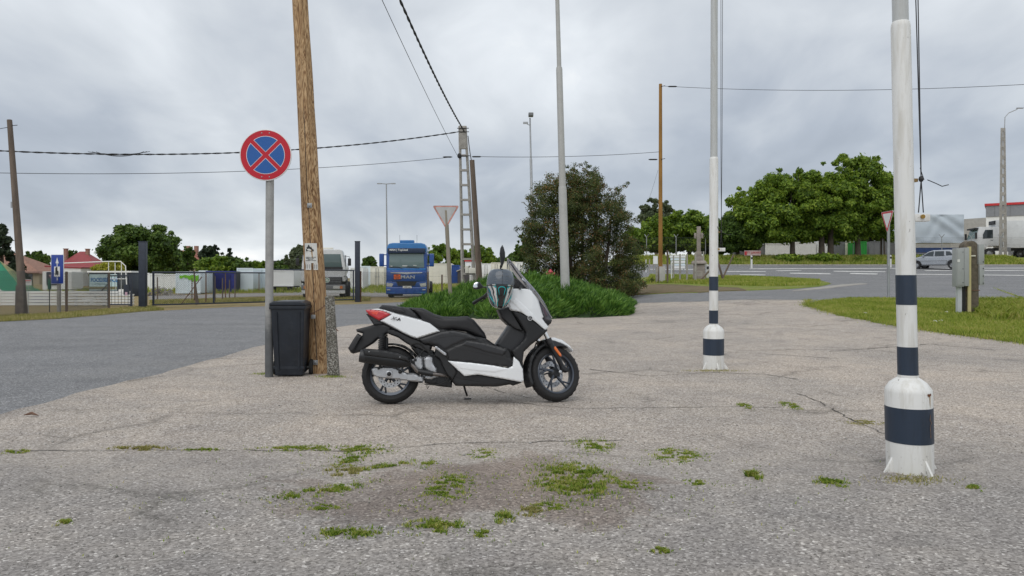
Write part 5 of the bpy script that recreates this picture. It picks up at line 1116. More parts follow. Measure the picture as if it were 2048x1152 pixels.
# rust streak and chipped paint on the near base
b = B(); rs = random.Random(2)
def onb(a, z_, off=.0025, r0=.133): return (r0*math.cos(a)*(1+off/r0)-.021*z_, (r0+off)*math.sin(a), z_)
q = [onb(R(-62)+rs.uniform(-.01, .01)+(.13 if i < 6 else -.13)*(1 if i % 2 else .75), .492+.012*math.cos(i)) for i in range(12)]
b.add([onb(R(-62)+d, z_) for d, z_ in ((-.14, .497), (-.1, .507), (.0, .503), (.08, .508), (.13, .5), (.1, .49), (.04, .494), (-.02, .484), (-.08, .491))], [tuple(range(9))]); b.build('rust_spot', M('rust', (.14, .05, .02), .9, var=.5, vs=60), f1)
b = B(); b.add([onb(R(-60)+d, z_) for d, z_ in ((-.04, .49), (.03, .49), (.02, .44), (.01, .415), (-.01, .43), (-.03, .45))], [tuple(range(6))]); b.build('rust_streak', M('rust run', (.42, .31, .18), .7, var=.2, vs=60), f1)
b = B()
for i in range(7):
    a = R(-62)+rs.uniform(-.07, .07); z_ = .25+i*.02; b.add([onb(a+d*rs.uniform(.5, 1.2), z_+e_, .004, .1345) for d, e_ in ((-.03, 0), (-.01, .015), (.025, .008), (.02, -.008), (-.01, -.012))], [tuple(range(5))])
b.build('chipped_paint', M('chipped primer', (.16, .10, .07), .8, var=.5, vs=40), f1)
p = G(1427, 743); flagpole(Vector((p.x*(p.y+.14)/p.y, p.y+.14, 0)), 'farther white flagpole with navy bands, right of the scooter', .002, [R(a) for a in (-150, -85, -20, 90)], top=12)
# tall grey mast in the juniper bed
o = thing('lamp_mast', 'tall pale stepped steel mast rising from the juniper bed, leaning left', 'mast', (P(1132, 0, 23.6).x, 23.6, 0)); SH = Matrix.Identity(4); SH[0][2] = -.0275
m_mast = M('mast grey', (.42, .42, .405), .5, var=.06, vs=2, dirt=.2)
for nm, pr in (('lower_tube', [(.15, 0), (.128, 4.05), (.118, 4.12)]), ('middle_tube', [(.108, 4.1), (.10, 7.85), (.09, 7.92)]), ('upper_tube', [(.072, 7.9), (.055, 14)])): B().lathe(pr, 32, SH).build(nm, m_mast, o, smooth=True)
# faded give-way sign in the bed
def giveway(label, p, zc_, rz, faded, side=.9, post=.04, lean=0, pm=None, base=None):
    o = thing('give_way_sign', label, 'road sign', tuple(p), rz); h3 = side*.866; R3 = lambda k, r_: [(-side/2*k, h3/3*k), (side/2*k, h3/3*k), (0, -2*h3/3*k)]
    def rt(k, y0, y1, nm, mm):
        t_ = R3(k, 0); c = []
        for i in range(3):
            a = Vector(t_[i]); pv = Vector(t_[i-1]); nx2 = Vector(t_[(i+1) % 3]); c += [a.lerp(pv, .07), a.lerp(a.lerp(pv, .5).lerp(a.lerp(nx2, .5), .5), .08), a.lerp(nx2, .07)]
        B().prism([(q.x, q.y+zc_) for q in c], y0, y1).build(nm, mm, o)
    rt(1.0, -.05, -.035, 'plate', m_steel if faded else m_sw); rt(.97, -.052, -.05, 'red_border', M('faded red', (.52, .25, .21), .6, var=.35, vs=6) if faded else m_sr); rt(.72 if not faded else .8, -.054, -.052, 'white_field', M('faded white', (.45, .46, .46), .6) if faded else m_sw)
    B().path([(-lean*zc_, 0, -.1), (0, 0, zc_+.1)], post, 14).build('post', pm or m_steel, o, smooth=True); return o
p = P(903, 613, 24); giveway('faded give-way triangle on an old post standing in the juniper bed', (P(892, 0, 24).x, 24, 0), EYE+(HOR-427)*24/F, 0, True, .88, .065, -.055, M('old pale post', (.27, .24, .19), .85, bump=.4, bs=20, stretch=(1, 1, .2)))
p = G(1777, 596); s = p.y/F; giveway('give-way sign seen nearly edge-on left of the near flagpole', p, EYE+(HOR-437)*s-p.z, R(-90), False, .9, .05)
# ---------------- poles and lines ----------------
def pole(name, label, base, top, r0, r1, m, part='timber', cat='pole', grp=None):
    o = thing(name, label, cat, tuple(base), 0, grp); d = Vector(top)-Vector(base); B().path([(0, 0, -.2), d*.5, d], [r0, (r0+r1)/2, r1], 16).build(part, m, o, smooth=True); return o, d
bl = G(48, 628); tl = P(19, 240, bl.y+.3); o, d = pole('old_pole', 'old brown leaning pole at the left edge strapped to a stub', bl, tl, .13, .08, m_oldw)
B().box((-.02, -.14, .48), (.30, .16, .98), taper=.86).build('concrete_stub', M('dark mossy stub', (.12, .10, .085), .95, var=.35, vs=6, bump=.6), o, bevel=.02)
B().path([d*.97, d*.97+Vector((.25, 0, .02))], .012, 5).build('bracket', m_cable, o); B().box(d*.56+Vector((-.12, 0, 0)), (.08, .05, .2)).build('lamp_box', m_steel, o)
bl = P(962, 560, 34); bl.z = 0; tl = P(944, 320, 33.5); o, d = pole('dark_pole', 'dark leaning wooden pole just right of the openwork concrete pole', bl, tl, .15, .11, m_oldw)
Y = 35; s = Y/F; o = thing('concrete_pole', 'openwork ladder-like concrete pole carrying the cables', 'pole', (P(939, 0, Y).x, Y, 0)); tp = EYE+(HOR-252)*s; tx = (925-939)*s
zz2 = [tp*(i/11) for i in range(12)]
hw = lambda z_: .30-.13*z_/tp; ce = lambda z_: tx*z_/tp
for q in (-1, 1): B().path([(q*hw(0), 0, -.1), (ce(tp)+q*hw(tp)*.8, 0, tp)], [.085, .06], 4).build('leg', m_conc, o)
for i in range(1, 11): z_ = tp*i/12; B().box((ce(z_), 0, z_), (hw(z_)*2, .13, .10)).build('rung', m_conc, o)
B().box((ce(tp*.93), 0, tp*.935), (.30, .16, tp*.13)).build('solid_head', m_conc, o, bevel=.02); B().box((ce(1.7)+.28, -.15, 1.55), (.5, .1, .26)).box((ce(1.7)-.05, -.15, 1.6), (.16, .12, .34)).build('meter_box', m_cream, o, bevel=.02)
for z_ in (.985, .965, .83): B().path([(ce(tp*z_)-.25, -.1, tp*z_), (ce(tp*z_)+.3, -.1, tp*z_)], .02, 5).build('cross_bar', m_cable, o)
B().ball((ce(tp*.83)-.2, -.1, tp*.83), (.1, .06, .13), 10).build('cable_coil', m_cable, o)
bl = G(1321, 566); Ysel = bl.y; tl = P(1321, 168, Ysel); o, d = pole('timber_pole', 'straight orange-brown timber pole on a pale concrete stub, left of the stone cross', bl, tl, .115, .085, M('orange timber', (.30, .155, .04), .85, var=.3, vs=4, bump=.4, bs=20, stretch=(1, 1, .2)))
B().box((.05, -.16, .42), (.30, .2, .9)).build('concrete_stub', M('pale stub', (.5, .49, .47), .9, bump=.3), o, bevel=.02); B().box((-.2, -.05, .42), (.12, .16, .88)).build('concrete_stub', m_conc, o, bevel=.02)
for z_ in (.985, .62): B().path([(0, -.1, d.z*z_), (.22, -.14, d.z*z_+.03)], .018, 5).build('insulator', m_cable, o)
yp = tl
bl = P(1068, 600, 45); bl.z = Hz(bl.x, 45); s = 45/F
o = thing('street_lamp', 'slender grey street lamp left of the rusty evergreen', 'street lamp', tuple(bl)); hh = EYE+(HOR-236)*s-bl.z; dx = (1060-1068)*s
B().lathe([(.12, 0), (.115, 3.6), (.085, 3.65), (.08, 8.4), (.055, 8.5), (.045, hh)], 16, Matrix(((1, 0, dx/hh, 0), (0, 1, 0, 0), (0, 0, 1, 0), (0, 0, 0, 1)))).build('mast', m_steel, o, smooth=True)
B().box((dx+.05, -.15, hh+.16), (.30, .5, .2)).build('lamp_head', m_tg, o, bevel=.04); B().path([(dx-.0, 0, hh-.45), (dx-.25, -.1, hh-.35)], .02, 5).box((dx-.27, -.15, hh-.33), (.3, .08, .12)).build('camera_arm', m_steel, o)
B().path([(dx*.5, 0, 4.9), (dx*.5-.15, -.1, 5.45), (dx*.5-.5, -.2, 5.75)], .028, 6).box((dx*.5-.55, -.2, 5.78), (.2, .1, .05)).build('small_lamp', m_steel, o)
Y = 95; s = Y/F; o = thing('double_street_lamp', 'thin twin-headed street lamp rising behind the blue lorry', 'street lamp', (P(775, 0, Y).x, Y, .5)); hh = EYE+(HOR-368)*s-.5; B().path([(0, 0, 0), (-.15, 0, hh)], [.12, .07], 10).build('mast', m_steel, o)
for q in (-1, 1): B().path([(-.15, 0, hh), (-.15+q*1.0, 0, hh+.08)], .05, 5).box((-.15+q*.9, 0, hh+.05), (.55, .3, .1)).build('lamp_arm', m_steel, o)
Y = 69.3; s = Y/F; zg = Hz(45, 70); o = thing('lattice_pole', 'tall openwork concrete pole with a curved lamp arm before the white lorry', 'pole', (P(2006, 0, Y).x, Y, zg)); hh = EYE+(HOR-256)*s-zg
for q in (-1, 1): B().path([(q*.24, 0, -.1), (q*.12, 0, hh)], [.16, .11], 4).build('leg', m_conc, o)
for i in range(1, 15): z_ = hh*i/14.2; B().box((0, 0, z_), (.5-.26*z_/hh, .14, .34)).build('rung', m_conc, o)
B().path([(.1, -.05, hh-.4), (.15, -.05, hh+1.0), (.5, -.05, hh+1.4), (1.3, -.05, hh+1.75)], .04, 8).build('lamp_arm', m_steel, o, smooth=True); B().box((1.55, -.05, hh+1.85), (.6, .2, .07)).build('lamp_head', m_steel, o)
def wire(label, a, c, sag, r, n=40, tw=0, grp='overhead cables', name='overhead_cable', off=0):
    a = Vector(a); c = Vector(c); b = B()
    for k in range(max(1, tw)):
        pts = []
        for i in range(n+1):
            t = i/n; p = a.lerp(c, t); p.z -= 4*sag*t*(1-t)
            if tw: th = t*n*1.1+k*2*PI/tw; p += Vector((0, math.cos(th), math.sin(th)))*r*1.1+Vector((math.cos(th)*r*.6, 0, 0))
            pts.append(p)
        b.path(pts, r, 5)
    return tag(b.build(name, m_cable), label, 'cable', grp)
T0 = P(928, 262, 35)
wire('thick twisted cable rising from the openwork pole to the top edge', T0, P(735, -150, 15), .25, .023, 110, 2)
wire('thin line rising to the top edge left of the thick twisted cable', P(914, 310, 35), P(700, -140, 15), .12, .009)
wire('thick bundled cable running left from the openwork pole across the frame', P(915, 264, 35), P(-160, 292, 26), .62, .017, 140, 2)
for i, sg in enumerate((.20, .28, .34)): wire(('upper', 'middle', 'lowest')[i]+' loose loop hanging from the bundled cable left of the no-stopping sign', P(176+i*8, 303.5, 28.5), P(300-i*6, 303, 29.7), sg*.55, .011, 20)
wire('thin straight line below the bundled cable at the left', P(905, 314, 35), P(-160, 342, 25), .36, .011)
wire('line from the openwork pole to the timber pole', P(945, 313, 35), yp.lerp(Vector((yp.x, yp.y, 0)), .0)-Vector((0, 0, 3.6)), .12, .012)
wire('line from the top of the timber pole to the right edge', yp-Vector((0, 0, .1)), P(2250, 156, 29), .35, .011)
wire('thin stay running down left from the timber pole', P(1316, 340, Ysel), P(1298, 398, Ysel+4), .05, .006)
wire('short cable from the openwork pole head down to the dark pole', P(936, 272, 34.9), P(944, 326, 33.5), .15, .022)
wire('short line left of the old brown pole top', P(19, 254, 25), P(-160, 262, 22), .1, .01)
# bird-nest of fittings on the cable joints
for px, py, Y_, lab in ((895, 314, 35, 'dark joint sleeve on the line left of the openwork pole'), (953, 313.4, 35, 'dark joint sleeve right of the openwork pole'), (1306, 319, 36, 'dark joint sleeve near the timber pole'), (1345, 173, 35.5, 'dark joint sleeve right of the timber pole top')):
    c = P(px, py, Y_); k = tag(B().path([(-.22, 0, 0), (-.15, 0, 0), (.15, 0, 0), (.22, 0, 0)], [.015, .035, .035, .015], 8).build('cable_sleeve', m_cable), lab, 'cable joint', 'joint sleeves on the lines'); k.location = c
# blue arrow sign
p = G(118, 627); o = thing('arrow_sign', 'blue rectangular sign with a white up arrow and a small picture', 'road sign', tuple(p), R(-3)); s = p.y/F; zt = EYE+(HOR-509)*s; zl = EYE+(HOR-568)*s; zm = (zt+zl)/2; hw = .225
B().box((0, 0, zl/2), (.09, .09, zl+.1)).build('post', m_conc, o); B().box((-.01, -.06, zm), (2*hw, .02, zt-zl)).build('plate', m_sw, o, bevel=.012); pl = B().box((-.01, -.073, zm), (2*hw-.03, .008, zt-zl-.03)).build('blue_field', M('arrow sign blue', (.02, .055, .30), .4), o, bevel=.006)
B().prism([(-.022, zl+.1), (.002, zl+.1), (.002, zt-.3), (.045, zt-.3), (-.01, zt-.1), (-.065, zt-.3), (-.022, zt-.3)], -.082, -.077).build('arrow', m_sw, pl)
B().box((-.01, -.086, zm-.08), (.2, .006, .34)).build('pictogram_field', m_sw, pl); B().box((-.03, -.091, zm-.07), (.07, .004, .24)).box((.01, -.091, zm-.12), (.06, .004, .14)).box((-.02, -.0905, zm+.05), (.05, .004, .06)).build('pictogram', m_dark, pl)
# hydrant
Y = 30.5; s = Y/F; o = thing('fire_hydrant', 'red fire hydrant top on a white riser behind the juniper bed', 'hydrant', (P(1101, 0, Y).x, Y, 0)); m_hy = M('hydrant red', (.50, .06, .09), .5, var=.15)
B().lathe([(.07, 0), (.07, 1.27)], 20).build('riser', m_white, o, smooth=True); B().lathe([(.10, 1.25), (.10, 1.28), (.085, 1.29), (.085, 1.42), (.11, 1.43), (.11, 1.455), (.07, 1.50), (.05, 1.53), (.03, 1.56), (0, 1.56)], 20).build('bonnet', m_hy, o, smooth=True)
for q in (-1, 1): B().lathe([(.04, 0), (.04, .06), (.06, .065), (.06, .10), (0, .1)], 14, Matrix.Translation((q*.08, 0, 1.37)) @ Matrix.Rotation(R(90)*q, 4, 'Y')).build('nozzle', m_hy, o, smooth=True)
# stone cross and its fence
p = G(1398, 562); s = p.y/F; o = thing('stone_cross', 'weathered grey stone wayside cross on a stepped pedestal', 'monument', tuple(p), R(-14)); m_st = M('weathered stone', (.30, .265, .24), .92, var=.2, vs=3, bump=.5, bs=16, dirt=.5, dcol=(.14, .12, .11))
q = lambda y: EYE+(HOR-y)*s-p.z
def cbx(nm, px0, px1, y0, y1, d=None, b=.02, tp=1): w = (px1-px0)*s; return B().box((((px0+px1)/2-1398)*s, 0, (q(y0)+q(y1))/2), (w, d or w, q(y0)-q(y1)), taper=tp).build(nm, m_st, o, bevel=b)
cbx('pedestal', 1385.5, 1411, 528, 565, tp=.86); cbx('cornice', 1382, 1414, 521.5, 527.9, b=.05, tp=.8); cbx('upper_block', 1390, 1405, 513, 521.4); cbx('neck', 1392, 1403, 503, 512.9); cbx('shaft', 1393.5, 1401.5, 453, 502.8, .2); cbx('arm', 1388.5, 1393.2, 466, 477, .18); cbx('arm', 1401.8, 1406.2, 466, 477, .18)
tb = B().box((0, -.32, q(548)), (.36, .02, .34)).build('inscription_panel', M('lighter stone', (.36, .33, .30), .8), o); text('inscription', 'INRI', .09, m_st, tb, face_cam(0, -.335, q(545)))
B().box((0, -.33, q(525)+.02), (.3, .02, .06)).build('name_plate', m_dark, o)
G5 = 'fence posts round the stone cross'
for px, y0, y1, r_, lean, lab, mm in ((1335, 500, 567, .055, 0, 'tall dark post just right of the timber pole', m_oldw), (1347, 511, 560, .045, 0, 'grey post left of the info board', m_conc), (1343, 524, 562, .03, 0, 'thin pale stake before the info board', m_white), (1360, 508, 563, .05, 0, 'grey post in front of the info board', m_conc), (1374, 508, 564, .05, 0, 'grey post at the right of the info board', m_conc),
        (1391, 504, 564, .055, 0, 'pale post left in front of the cross pedestal', m_conc), (1407, 503, 552, .055, 0, 'pale post right in front of the cross pedestal', m_conc), (1448, 494, 562, .06, -.06, 'dark post right of the middle flagpole', m_oldw), (1441, 510, 562, .05, .1, 'leaning dark brace right of the middle flagpole', m_oldw), (1299, 519, 545, .04, 0, 'grey post left of the timber pole', m_conc), (1307, 518, 545, .04, 0, 'second grey post left of the timber pole', m_conc), (1292, 519, 545, .03, 0, 'thin stake beside the rusty evergreen', m_white)):
    b_ = G(px, max(y1, 545)); hh = (y1-y0)*b_.y/F; k = tag(B().path([(0, 0, -.1), (lean*hh*5, 0, hh)], [r_, r_*.9], 9).build('fence_post', mm, smooth=True), lab, 'post', G5); k.location = b_
p2 = G(1396, 563); k = tag(B().path([(0, 0, 0), (.72, -.1, .8)], .05, 7).build('brace', m_oldw), 'slanting timber brace before the cross pedestal', 'brace'); k.location = p2+Vector((0, -.3, 0))
Y = 52; s = Y/F; p = P(1355, 530, Y); zg = Hz(p.x, Y); o = thing('info_board', 'slatted white notice board behind the grey posts', 'board', (p.x, Y, zg))
for i in range(5): B().box((.03*i, 0, EYE+(HOR-513-i*5.4)*s-zg), (32*s-.08*i, .04, 4.4*s)).build('slat', m_bluew if i % 2 else m_white, o)
for x in (-.45, .45): B().tube((x, .05, -.1), (x, .05, EYE+(HOR-512)*s-zg), .035, n=7).build('post', m_steel, o)
p = P(1311, 520, 50); zg = Hz(p.x, 50); s = 50/F; o = thing('small_sign', 'small white sign behind the timber pole', 'sign', (p.x, 50, zg)); B().box((0, 0, EYE+(HOR-520)*s-zg), (9*s, .04, 16*s)).build('board', m_white, o); B().tube((0, .04, -.1), (0, .04, EYE+(HOR-520)*s-zg), .03, n=7).build('post', m_steel, o)
# meter post on the right verge
p = G(1940, 628); s = p.y/F; o = thing('meter_post', 'round-topped mossy concrete post carrying grey meter boxes', 'post', tuple(p)); q = lambda y: EYE+(HOR-y)*s-p.z; X = lambda px: (px-1940)*s
m_moss = M('mossy concrete', (.115, .095, .07), .95, var=.35, vs=9, bump=.9, bs=40, dirt=.6, dcol=(.2, .18, .13)); m_mb = M('meter box grey', (.33, .345, .345), .55, var=.06, dirt=.3, dcol=(.25, .25, .22))
hw = 14*s; t_ = q(482); arc = [(X(1937)+hw*math.cos(a), t_-hw+hw*math.sin(a)) for a in np.linspace(0, PI, 13)]
B().prism([(X(1926), -.1), (X(1951.5), -.1)]+arc, -.14, .14).build('concrete_post', m_moss, o, bevel=.015); B().box((X(1938), 0, q(580.5)), (.40, .32, .02)).build('strap', m_rust, o)
B().box((X(1934), -.16, q(512)), (19*s, .02, .03)).build('band', m_cream, o)
def mb(x0, x1, y0, y1, yy, d): 
    k = B().box((X((x0+x1)/2), yy, (q(y0)+q(y1))/2), ((x1-x0)*s, d, q(y0)-q(y1))).build('meter_box', m_mb, o, bevel=.012); return k
k = mb(1900, 1914.5, 497, 573, -.2, .22); B().box((X(1907.5), -.315, q(535)), (12*s, .01, 70*s)).build('door', m_mb, k, bevel=.004); B().box((X(1903), -.322, q(522)), (5*s, .004, 5*s)).build('label_plate', m_plate, k)
for y in (505, 538, 565): B().ball((X(1911.5), -.324, q(y)), .012, 8).build('lock', m_dark, k)
mb(1915.2, 1925, 496, 572, -.2, .2); k = mb(1948, 1959.5, 489, 529, -.05, .3)
for y in (524,): B().ball((X(1957), -.21, q(y)), .015, 8).build('lock', m_dark, k)
k = mb(1950, 1959.5, 531, 570, -.05, .3)
for y in (537, 552, 566): B().ball((X(1957), -.21, q(y)), .015, 8).build('lock', m_dark, k)
B().box((X(1928.5), -.22, q(560)), (6*s, .04, q(496)-q(628))).build('yellow_board', M('pale yellow board', (.50, .44, .22), .7), o); B().box((X(1910.5), -.16, q(600)), (8*s, .1, q(573)-q(630))).build('white_duct', M('duct white', (.5, .52, .54), .5), o)
for x in (1918, 1922): B().tube((X(x), -.16, -.05), (X(x), -.16, q(573)), .022, n=8).build('cable_duct', m_dark, o)
# weeds and stones on verge
for px, py, lab in ((1893, 628, 'white stone in the grass just left of the meter post'), (1918, 626, 'white stone at the foot of the meter post ducts'), (1870, 647, 'white stone in the grass, left one of a close pair below the meter post'), (1882, 646, 'white stone in the grass, right one of a close pair below the meter post'), (1731, 630, 'white stone in the grass left of the near flagpole')): 
    c = G(px, py); k = tag(B().ball((0, 0, .02), (.05, .04, .03), 8).build('stone', m_white), lab, 'stone', 'white stones in the grass'); k.location = c+Vector((0, 0, .03))
c = G(62, 838); k = tag(B().path([(-.06, 0, .02), (0, .01, .035), (.07, -.01, .02)], [.004, .014, .003], 6).build('twig', m_rust), 'brown twig on the pavement edge at the lower left', 'twig'); k.location = c+Vector((0, 0, .012))
# ---------------- scooter ----------------
def S(zx, zy): t = (zx-338)/1077; return ((zx-338)/681, (1085-17*t-zy)/(681*(1-.02*t)))
def SL(l): return [S(*p) for p in l]
SP = G(783, 808)
sct = thing('scooter', 'white and black maxi scooter parked on its side stand with steering turned', 'scooter', (SP.x+.01, SP.y-.10, .018), R(4.5)); sct.scale = (.98,)*3; sct.rotation_euler = (R(-4), 0, R(4.5))
m_sp = M('pearl white plastic', (.80, .82, .84), .22, var=.03, coat=.6); m_bk = M('matt black plastic', (.013, .0135, .015), .46, var=.05, vs=30, bump=.03, bs=300)
m_bk2 = M('dark grey plastic', (.021, .022, .025), .42, var=.05, vs=25, bump=.03, bs=300); m_seat = M('seat vinyl', (.013, .013, .015), .5, var=.12, vs=40, bump=.12, bs=260)
m_alu = M('cast aluminium', (.50, .51, .53), .38, .75, var=.1, vs=20, bump=.1, bs=120); m_blk = M('satin black metal', (.02, .021, .023), .38, .3); m_tr = M('tail lens', (.50, .012, .02), .12, coat=1); m_ti = M('tail lens bright', (.75, .06, .03), .2, coat=1)
m_am = M('amber reflector', (.75, .16, .02), .2, coat=.6); m_tyre2 = M('scooter tyre', (.011, .011, .012), .72, var=.2, vs=30, dirt=.25, dcol=(.07, .065, .06)); m_grw = M('dark wheel metal', (.085, .095, .115), .3, .7)
XS = [-.4, -.25, 0, .3, .6, .9, 1.1, 1.3, 1.45, 1.55, 1.65]; WS = [.035, .10, .14, .165, .19, .21, .235, .215, .15, .10, .05]
def wb(x, z, k=0): return float(np.interp(x, XS, WS))+k
ax_d = Vector((-.446, 0, .895)); Q = Vector((1.685, 0, 0)); ST = Matrix.Translation(Q) @ Matrix.Rotation(R(24), 4, ax_d) @ Matrix.Translation(-Q)
AY = Matrix.Rotation(R(90), 4, 'X')
def tyre(nm, c, Ro, w, ri, T=None):
    pr = []
    for i in range(15):
        a = PI*i/14; pr.append((ri+.012+(Ro-ri-.012)*math.sin(a)**.62, -w/2*math.cos(a)*(1 if 0 < i < 14 else .8)))
    return B().lathe(pr, 72, Matrix.Translation(c) @ AY, close=True).build(nm, m_tyre2, sct, smooth=True, T=T)
def treads(par, c, Ro, w, T=None):
    for k in range(26):
        for q in (-1, 1):
            a = 2*PI*k/26+(.06 if q > 0 else 0); b = B(); pts = []
            for j in range(4):
                aa = a+j*.035; yy = q*w*(.08+.1*j); rr = Ro-.0008-(abs(yy)/w)**2.6*.085*(Ro/.275); pts.append((c[0]+math.cos(aa)*rr, yy, c[2]+math.sin(aa)*rr))
            b.path(pts, .0028, 4).build('tread_groove', m_dark, par, T=T)
def wheel2(c, Ro, w, ri, T, spokes, front):
    t_ = tyre('tyre', c, Ro, w, ri, T); treads(t_, c, Ro, w, T)
    rm = B().lathe([(ri+.014, -w*.36), (ri+.006, -w*.40), (ri-.008, -w*.36), (ri-.014, -w*.15), (ri-.014, w*.15), (ri-.008, w*.36), (ri+.006, w*.4), (ri+.014, w*.36)], 72, Matrix.Translation(c) @ AY, close=True).build('rim', m_grw, sct, smooth=True, T=T)
    B().lathe([(0, -.06), (.03, -.06), (.045, -.045), (.05, -.02), (.05, .03), (.03, .05), (0, .05)], 28, Matrix.Translation(c) @ AY).build('hub', m_blk, sct, smooth=True, T=T)
    for k in range(spokes):
        a = 2*PI*k/spokes+.5; f = lambda r_, a_, y=-.012: (c[0]+r_*math.cos(a_), y, c[2]+r_*math.sin(a_))
        B().path([f(.03, a-.5, -.03), f(.095, a-.22, -.03), f(ri-.004, a-.12, -.015)], [.017, .0125, .010], 6).path([f(.095, a-.22, -.03), f(ri-.004, a+.20, -.015)], [.011, .008], 6).build('spoke', m_grw, rm, T=T)
    return rm
fc = (1.585, 0, .272); rc = (0, 0, .276)
wheel2(rc, .276, .135, .185, None, 5, False); wheel2(fc, .272, .115, .192, ST, 5, True)
def disc(c, r, y, T, nm='brake_disc'):
    d = B().lathe([(r*.62, y-.002), (r, y-.002), (r, y+.002), (r*.62, y+.002)], 48, Matrix.Translation(c) @ Matrix.Rotation(R(90), 4, 'X'), close=True).build(nm, m_alu, sct, T=T)
    b = B(); 
    for k in range(30):
        a = 2*PI*k/30; rr = r*(.72 if k % 2 else .88); b.ball((c[0]+rr*math.cos(a), -y-.0025, c[2]+rr*math.sin(a)), (.006, .0012, .006), 6)
    k = b.build('disc_hole', m_dark, d, T=T); k['kind'] = 'stuff'
    B().path([(c[0]-r*.6, -y+.004, c[2]), (c[0], -y+.004, c[2]+.02), (c[0]+r*.6, -y+.004, c[2])], .008, 5).path([(c[0], -y+.004, c[2]-r*.6), (c[0], -y+.004, c[2]+r*.6)], .008, 5).build('disc_carrier', m_blk, d, T=T)
disc(rc, .118, .082, None); disc(fc, .13, -.06, ST)
# rear mechanics
P3 = lambda zx, zy, y: (S(zx, zy)[0], y, S(zx, zy)[1])
inflate(SL([(222, 858), (240, 842), (300, 838), (380, 846), (400, 862), (450, 880), (490, 880), (552, 905), (553, 938), (470, 932), (400, 922), (330, 915), (255, 908), (232, 892)]), lambda x, z: .148, .012, .012, sides=(-1,), depth=.03).build('swingarm', m_alu, sct, smooth=True)
for (zx, zy, r_, nm, mm) in ((335, 885, .032, 'axle_ring', m_alu), (335, 885, .020, 'axle_nut', m_blk), (405, 872, .018, 'bolt', m_blk), (268, 850, .012, 'bolt', m_dark)):
    B().lathe([(0, -.0), (r_*.9, 0), (r_, .004), (r_, .014 if 'nut' not in nm else .022), (r_*.7, .018 if 'nut' not in nm else .026), (0, .018 if 'nut' not in nm else .026)], 24, Matrix.Translation(P3(zx, zy, -.146)) @ AY).build(nm, mm, sct, smooth=True)
B().lathe([(.012, .0), (.05, 0), (.05, .035), (.012, .05)], 24, Matrix.Translation(P3(345, 880, -.1)) @ AY).build('caliper', m_blk, sct)
inflate(SL([(480, 795), (520, 770), (548, 780), (552, 850), (530, 905), (552, 935), (545, 870), (500, 850)]), lambda x, z: .145, .02, .014).build('engine_casing', m_alu, sct, smooth=True)
inflate(SL([(552, 780), (590, 768), (612, 775), (618, 820), (640, 850), (640, 885), (600, 880), (560, 850)]), lambda x, z: .155, .022, .012).build('cylinder_cover', m_alu, sct, smooth=True)
inflate(SL([(552, 895), (650, 890), (660, 905), (600, 925), (560, 920)]), lambda x, z: .13, .02, .014).build('sump', m_alu, sct, smooth=True)
inflate(SL([(470, 720), (545, 700), (640, 760), (700, 830), (740, 930), (735, 975), (640, 965), (560, 945), (545, 860), (520, 780)]), lambda x, z: .115, .02, .016).build('engine_block', m_blk, sct, smooth=True)
b = B(); rs = random.Random(9)
for i in range(26): zx = rs.uniform(480, 690); zy = rs.uniform(740, 940); b.box(P3(zx, zy, -.13), (rs.uniform(.01, .035), .03, rs.uniform(.008, .03)))
b.build('engine_fitting', m_blk, sct)['kind'] = 'stuff'
for zx, zy in ((512, 782), (535, 778), (560, 795), (600, 780), (590, 858), (625, 868), (540, 860), (562, 880)): B().ball(P3(zx, zy, -.165), (.007, .006, .007), 8).build('engine_bolt', m_steel, sct)
for pts, r_ in (([(500, 730), (470, 700), (520, 690), (560, 720), (600, 760)], .008), ([(520, 780), (560, 730), (620, 740)], .006), ([(560, 950), (640, 955), (700, 930), (720, 900)], .005), ([(575, 940), (578, 980), (590, 960)], .003), ([(690, 900), (710, 940), (735, 920)], .006), ([(410, 700), (450, 720), (480, 770)], .007)):
    B().path(catmull([P3(x, y, -.135) for x, y in pts], 4, False), r_, 7).build('hose', m_black, sct, smooth=True)
# muffler
A = Vector(P3(152, 768, -.185)); C = Vector(P3(470, 812, -.185)); d = (C-A); Lm = d.length; T = Matrix.Translation(A) @ d.to_track_quat('Z', 'Y').to_matrix().to_4x4()
mf = B().lathe([(0, 0), (.03, .0), (.05, .006), (.056, .02), (.060, .05), (.064, .14), (.067, .30), (.063, .38), (.050, .44), (.035, Lm+.01), (0, Lm+.01)], 36, T).build('muffler', m_blk, sct, smooth=True)
inflate(SL([(178, 722), (300, 730), (400, 748), (462, 775), (478, 815), (440, 800), (300, 782), (180, 765)]), lambda x, z: .262-.0*x, .02, .012, sides=(-1,), depth=.03).build('heat_shield', m_bk, mf, smooth=True)
B().lathe([(.059, 0), (.062, .02), (.062, .055), (.059, .06)], 36, T).build('end_cap', m_bk2, mf, smooth=True)
for zx, zy in ((215, 742), (408, 775)): B().ball(P3(zx, zy, -.263), (.006, .004, .006), 8).build('screw', m_steel, mf)
B().path(catmull([P3(*q) for q in ((455, 812, -.18), (490, 835, -.18), (515, 868, -.17), (540, 878, -.15), (600, 885, -.15), (660, 890, -.14), (730, 905, -.09))], 4, False), .017, 10).build('exhaust_pipe', M('exhaust steel', (.22, .20, .19), .4, .8, var=.3, vs=20), sct, smooth=True)
B().path([P3(520, 868, -.16), P3(615, 885, -.165)], .025, 12).build('pipe_shield', m_blk, sct, smooth=True)
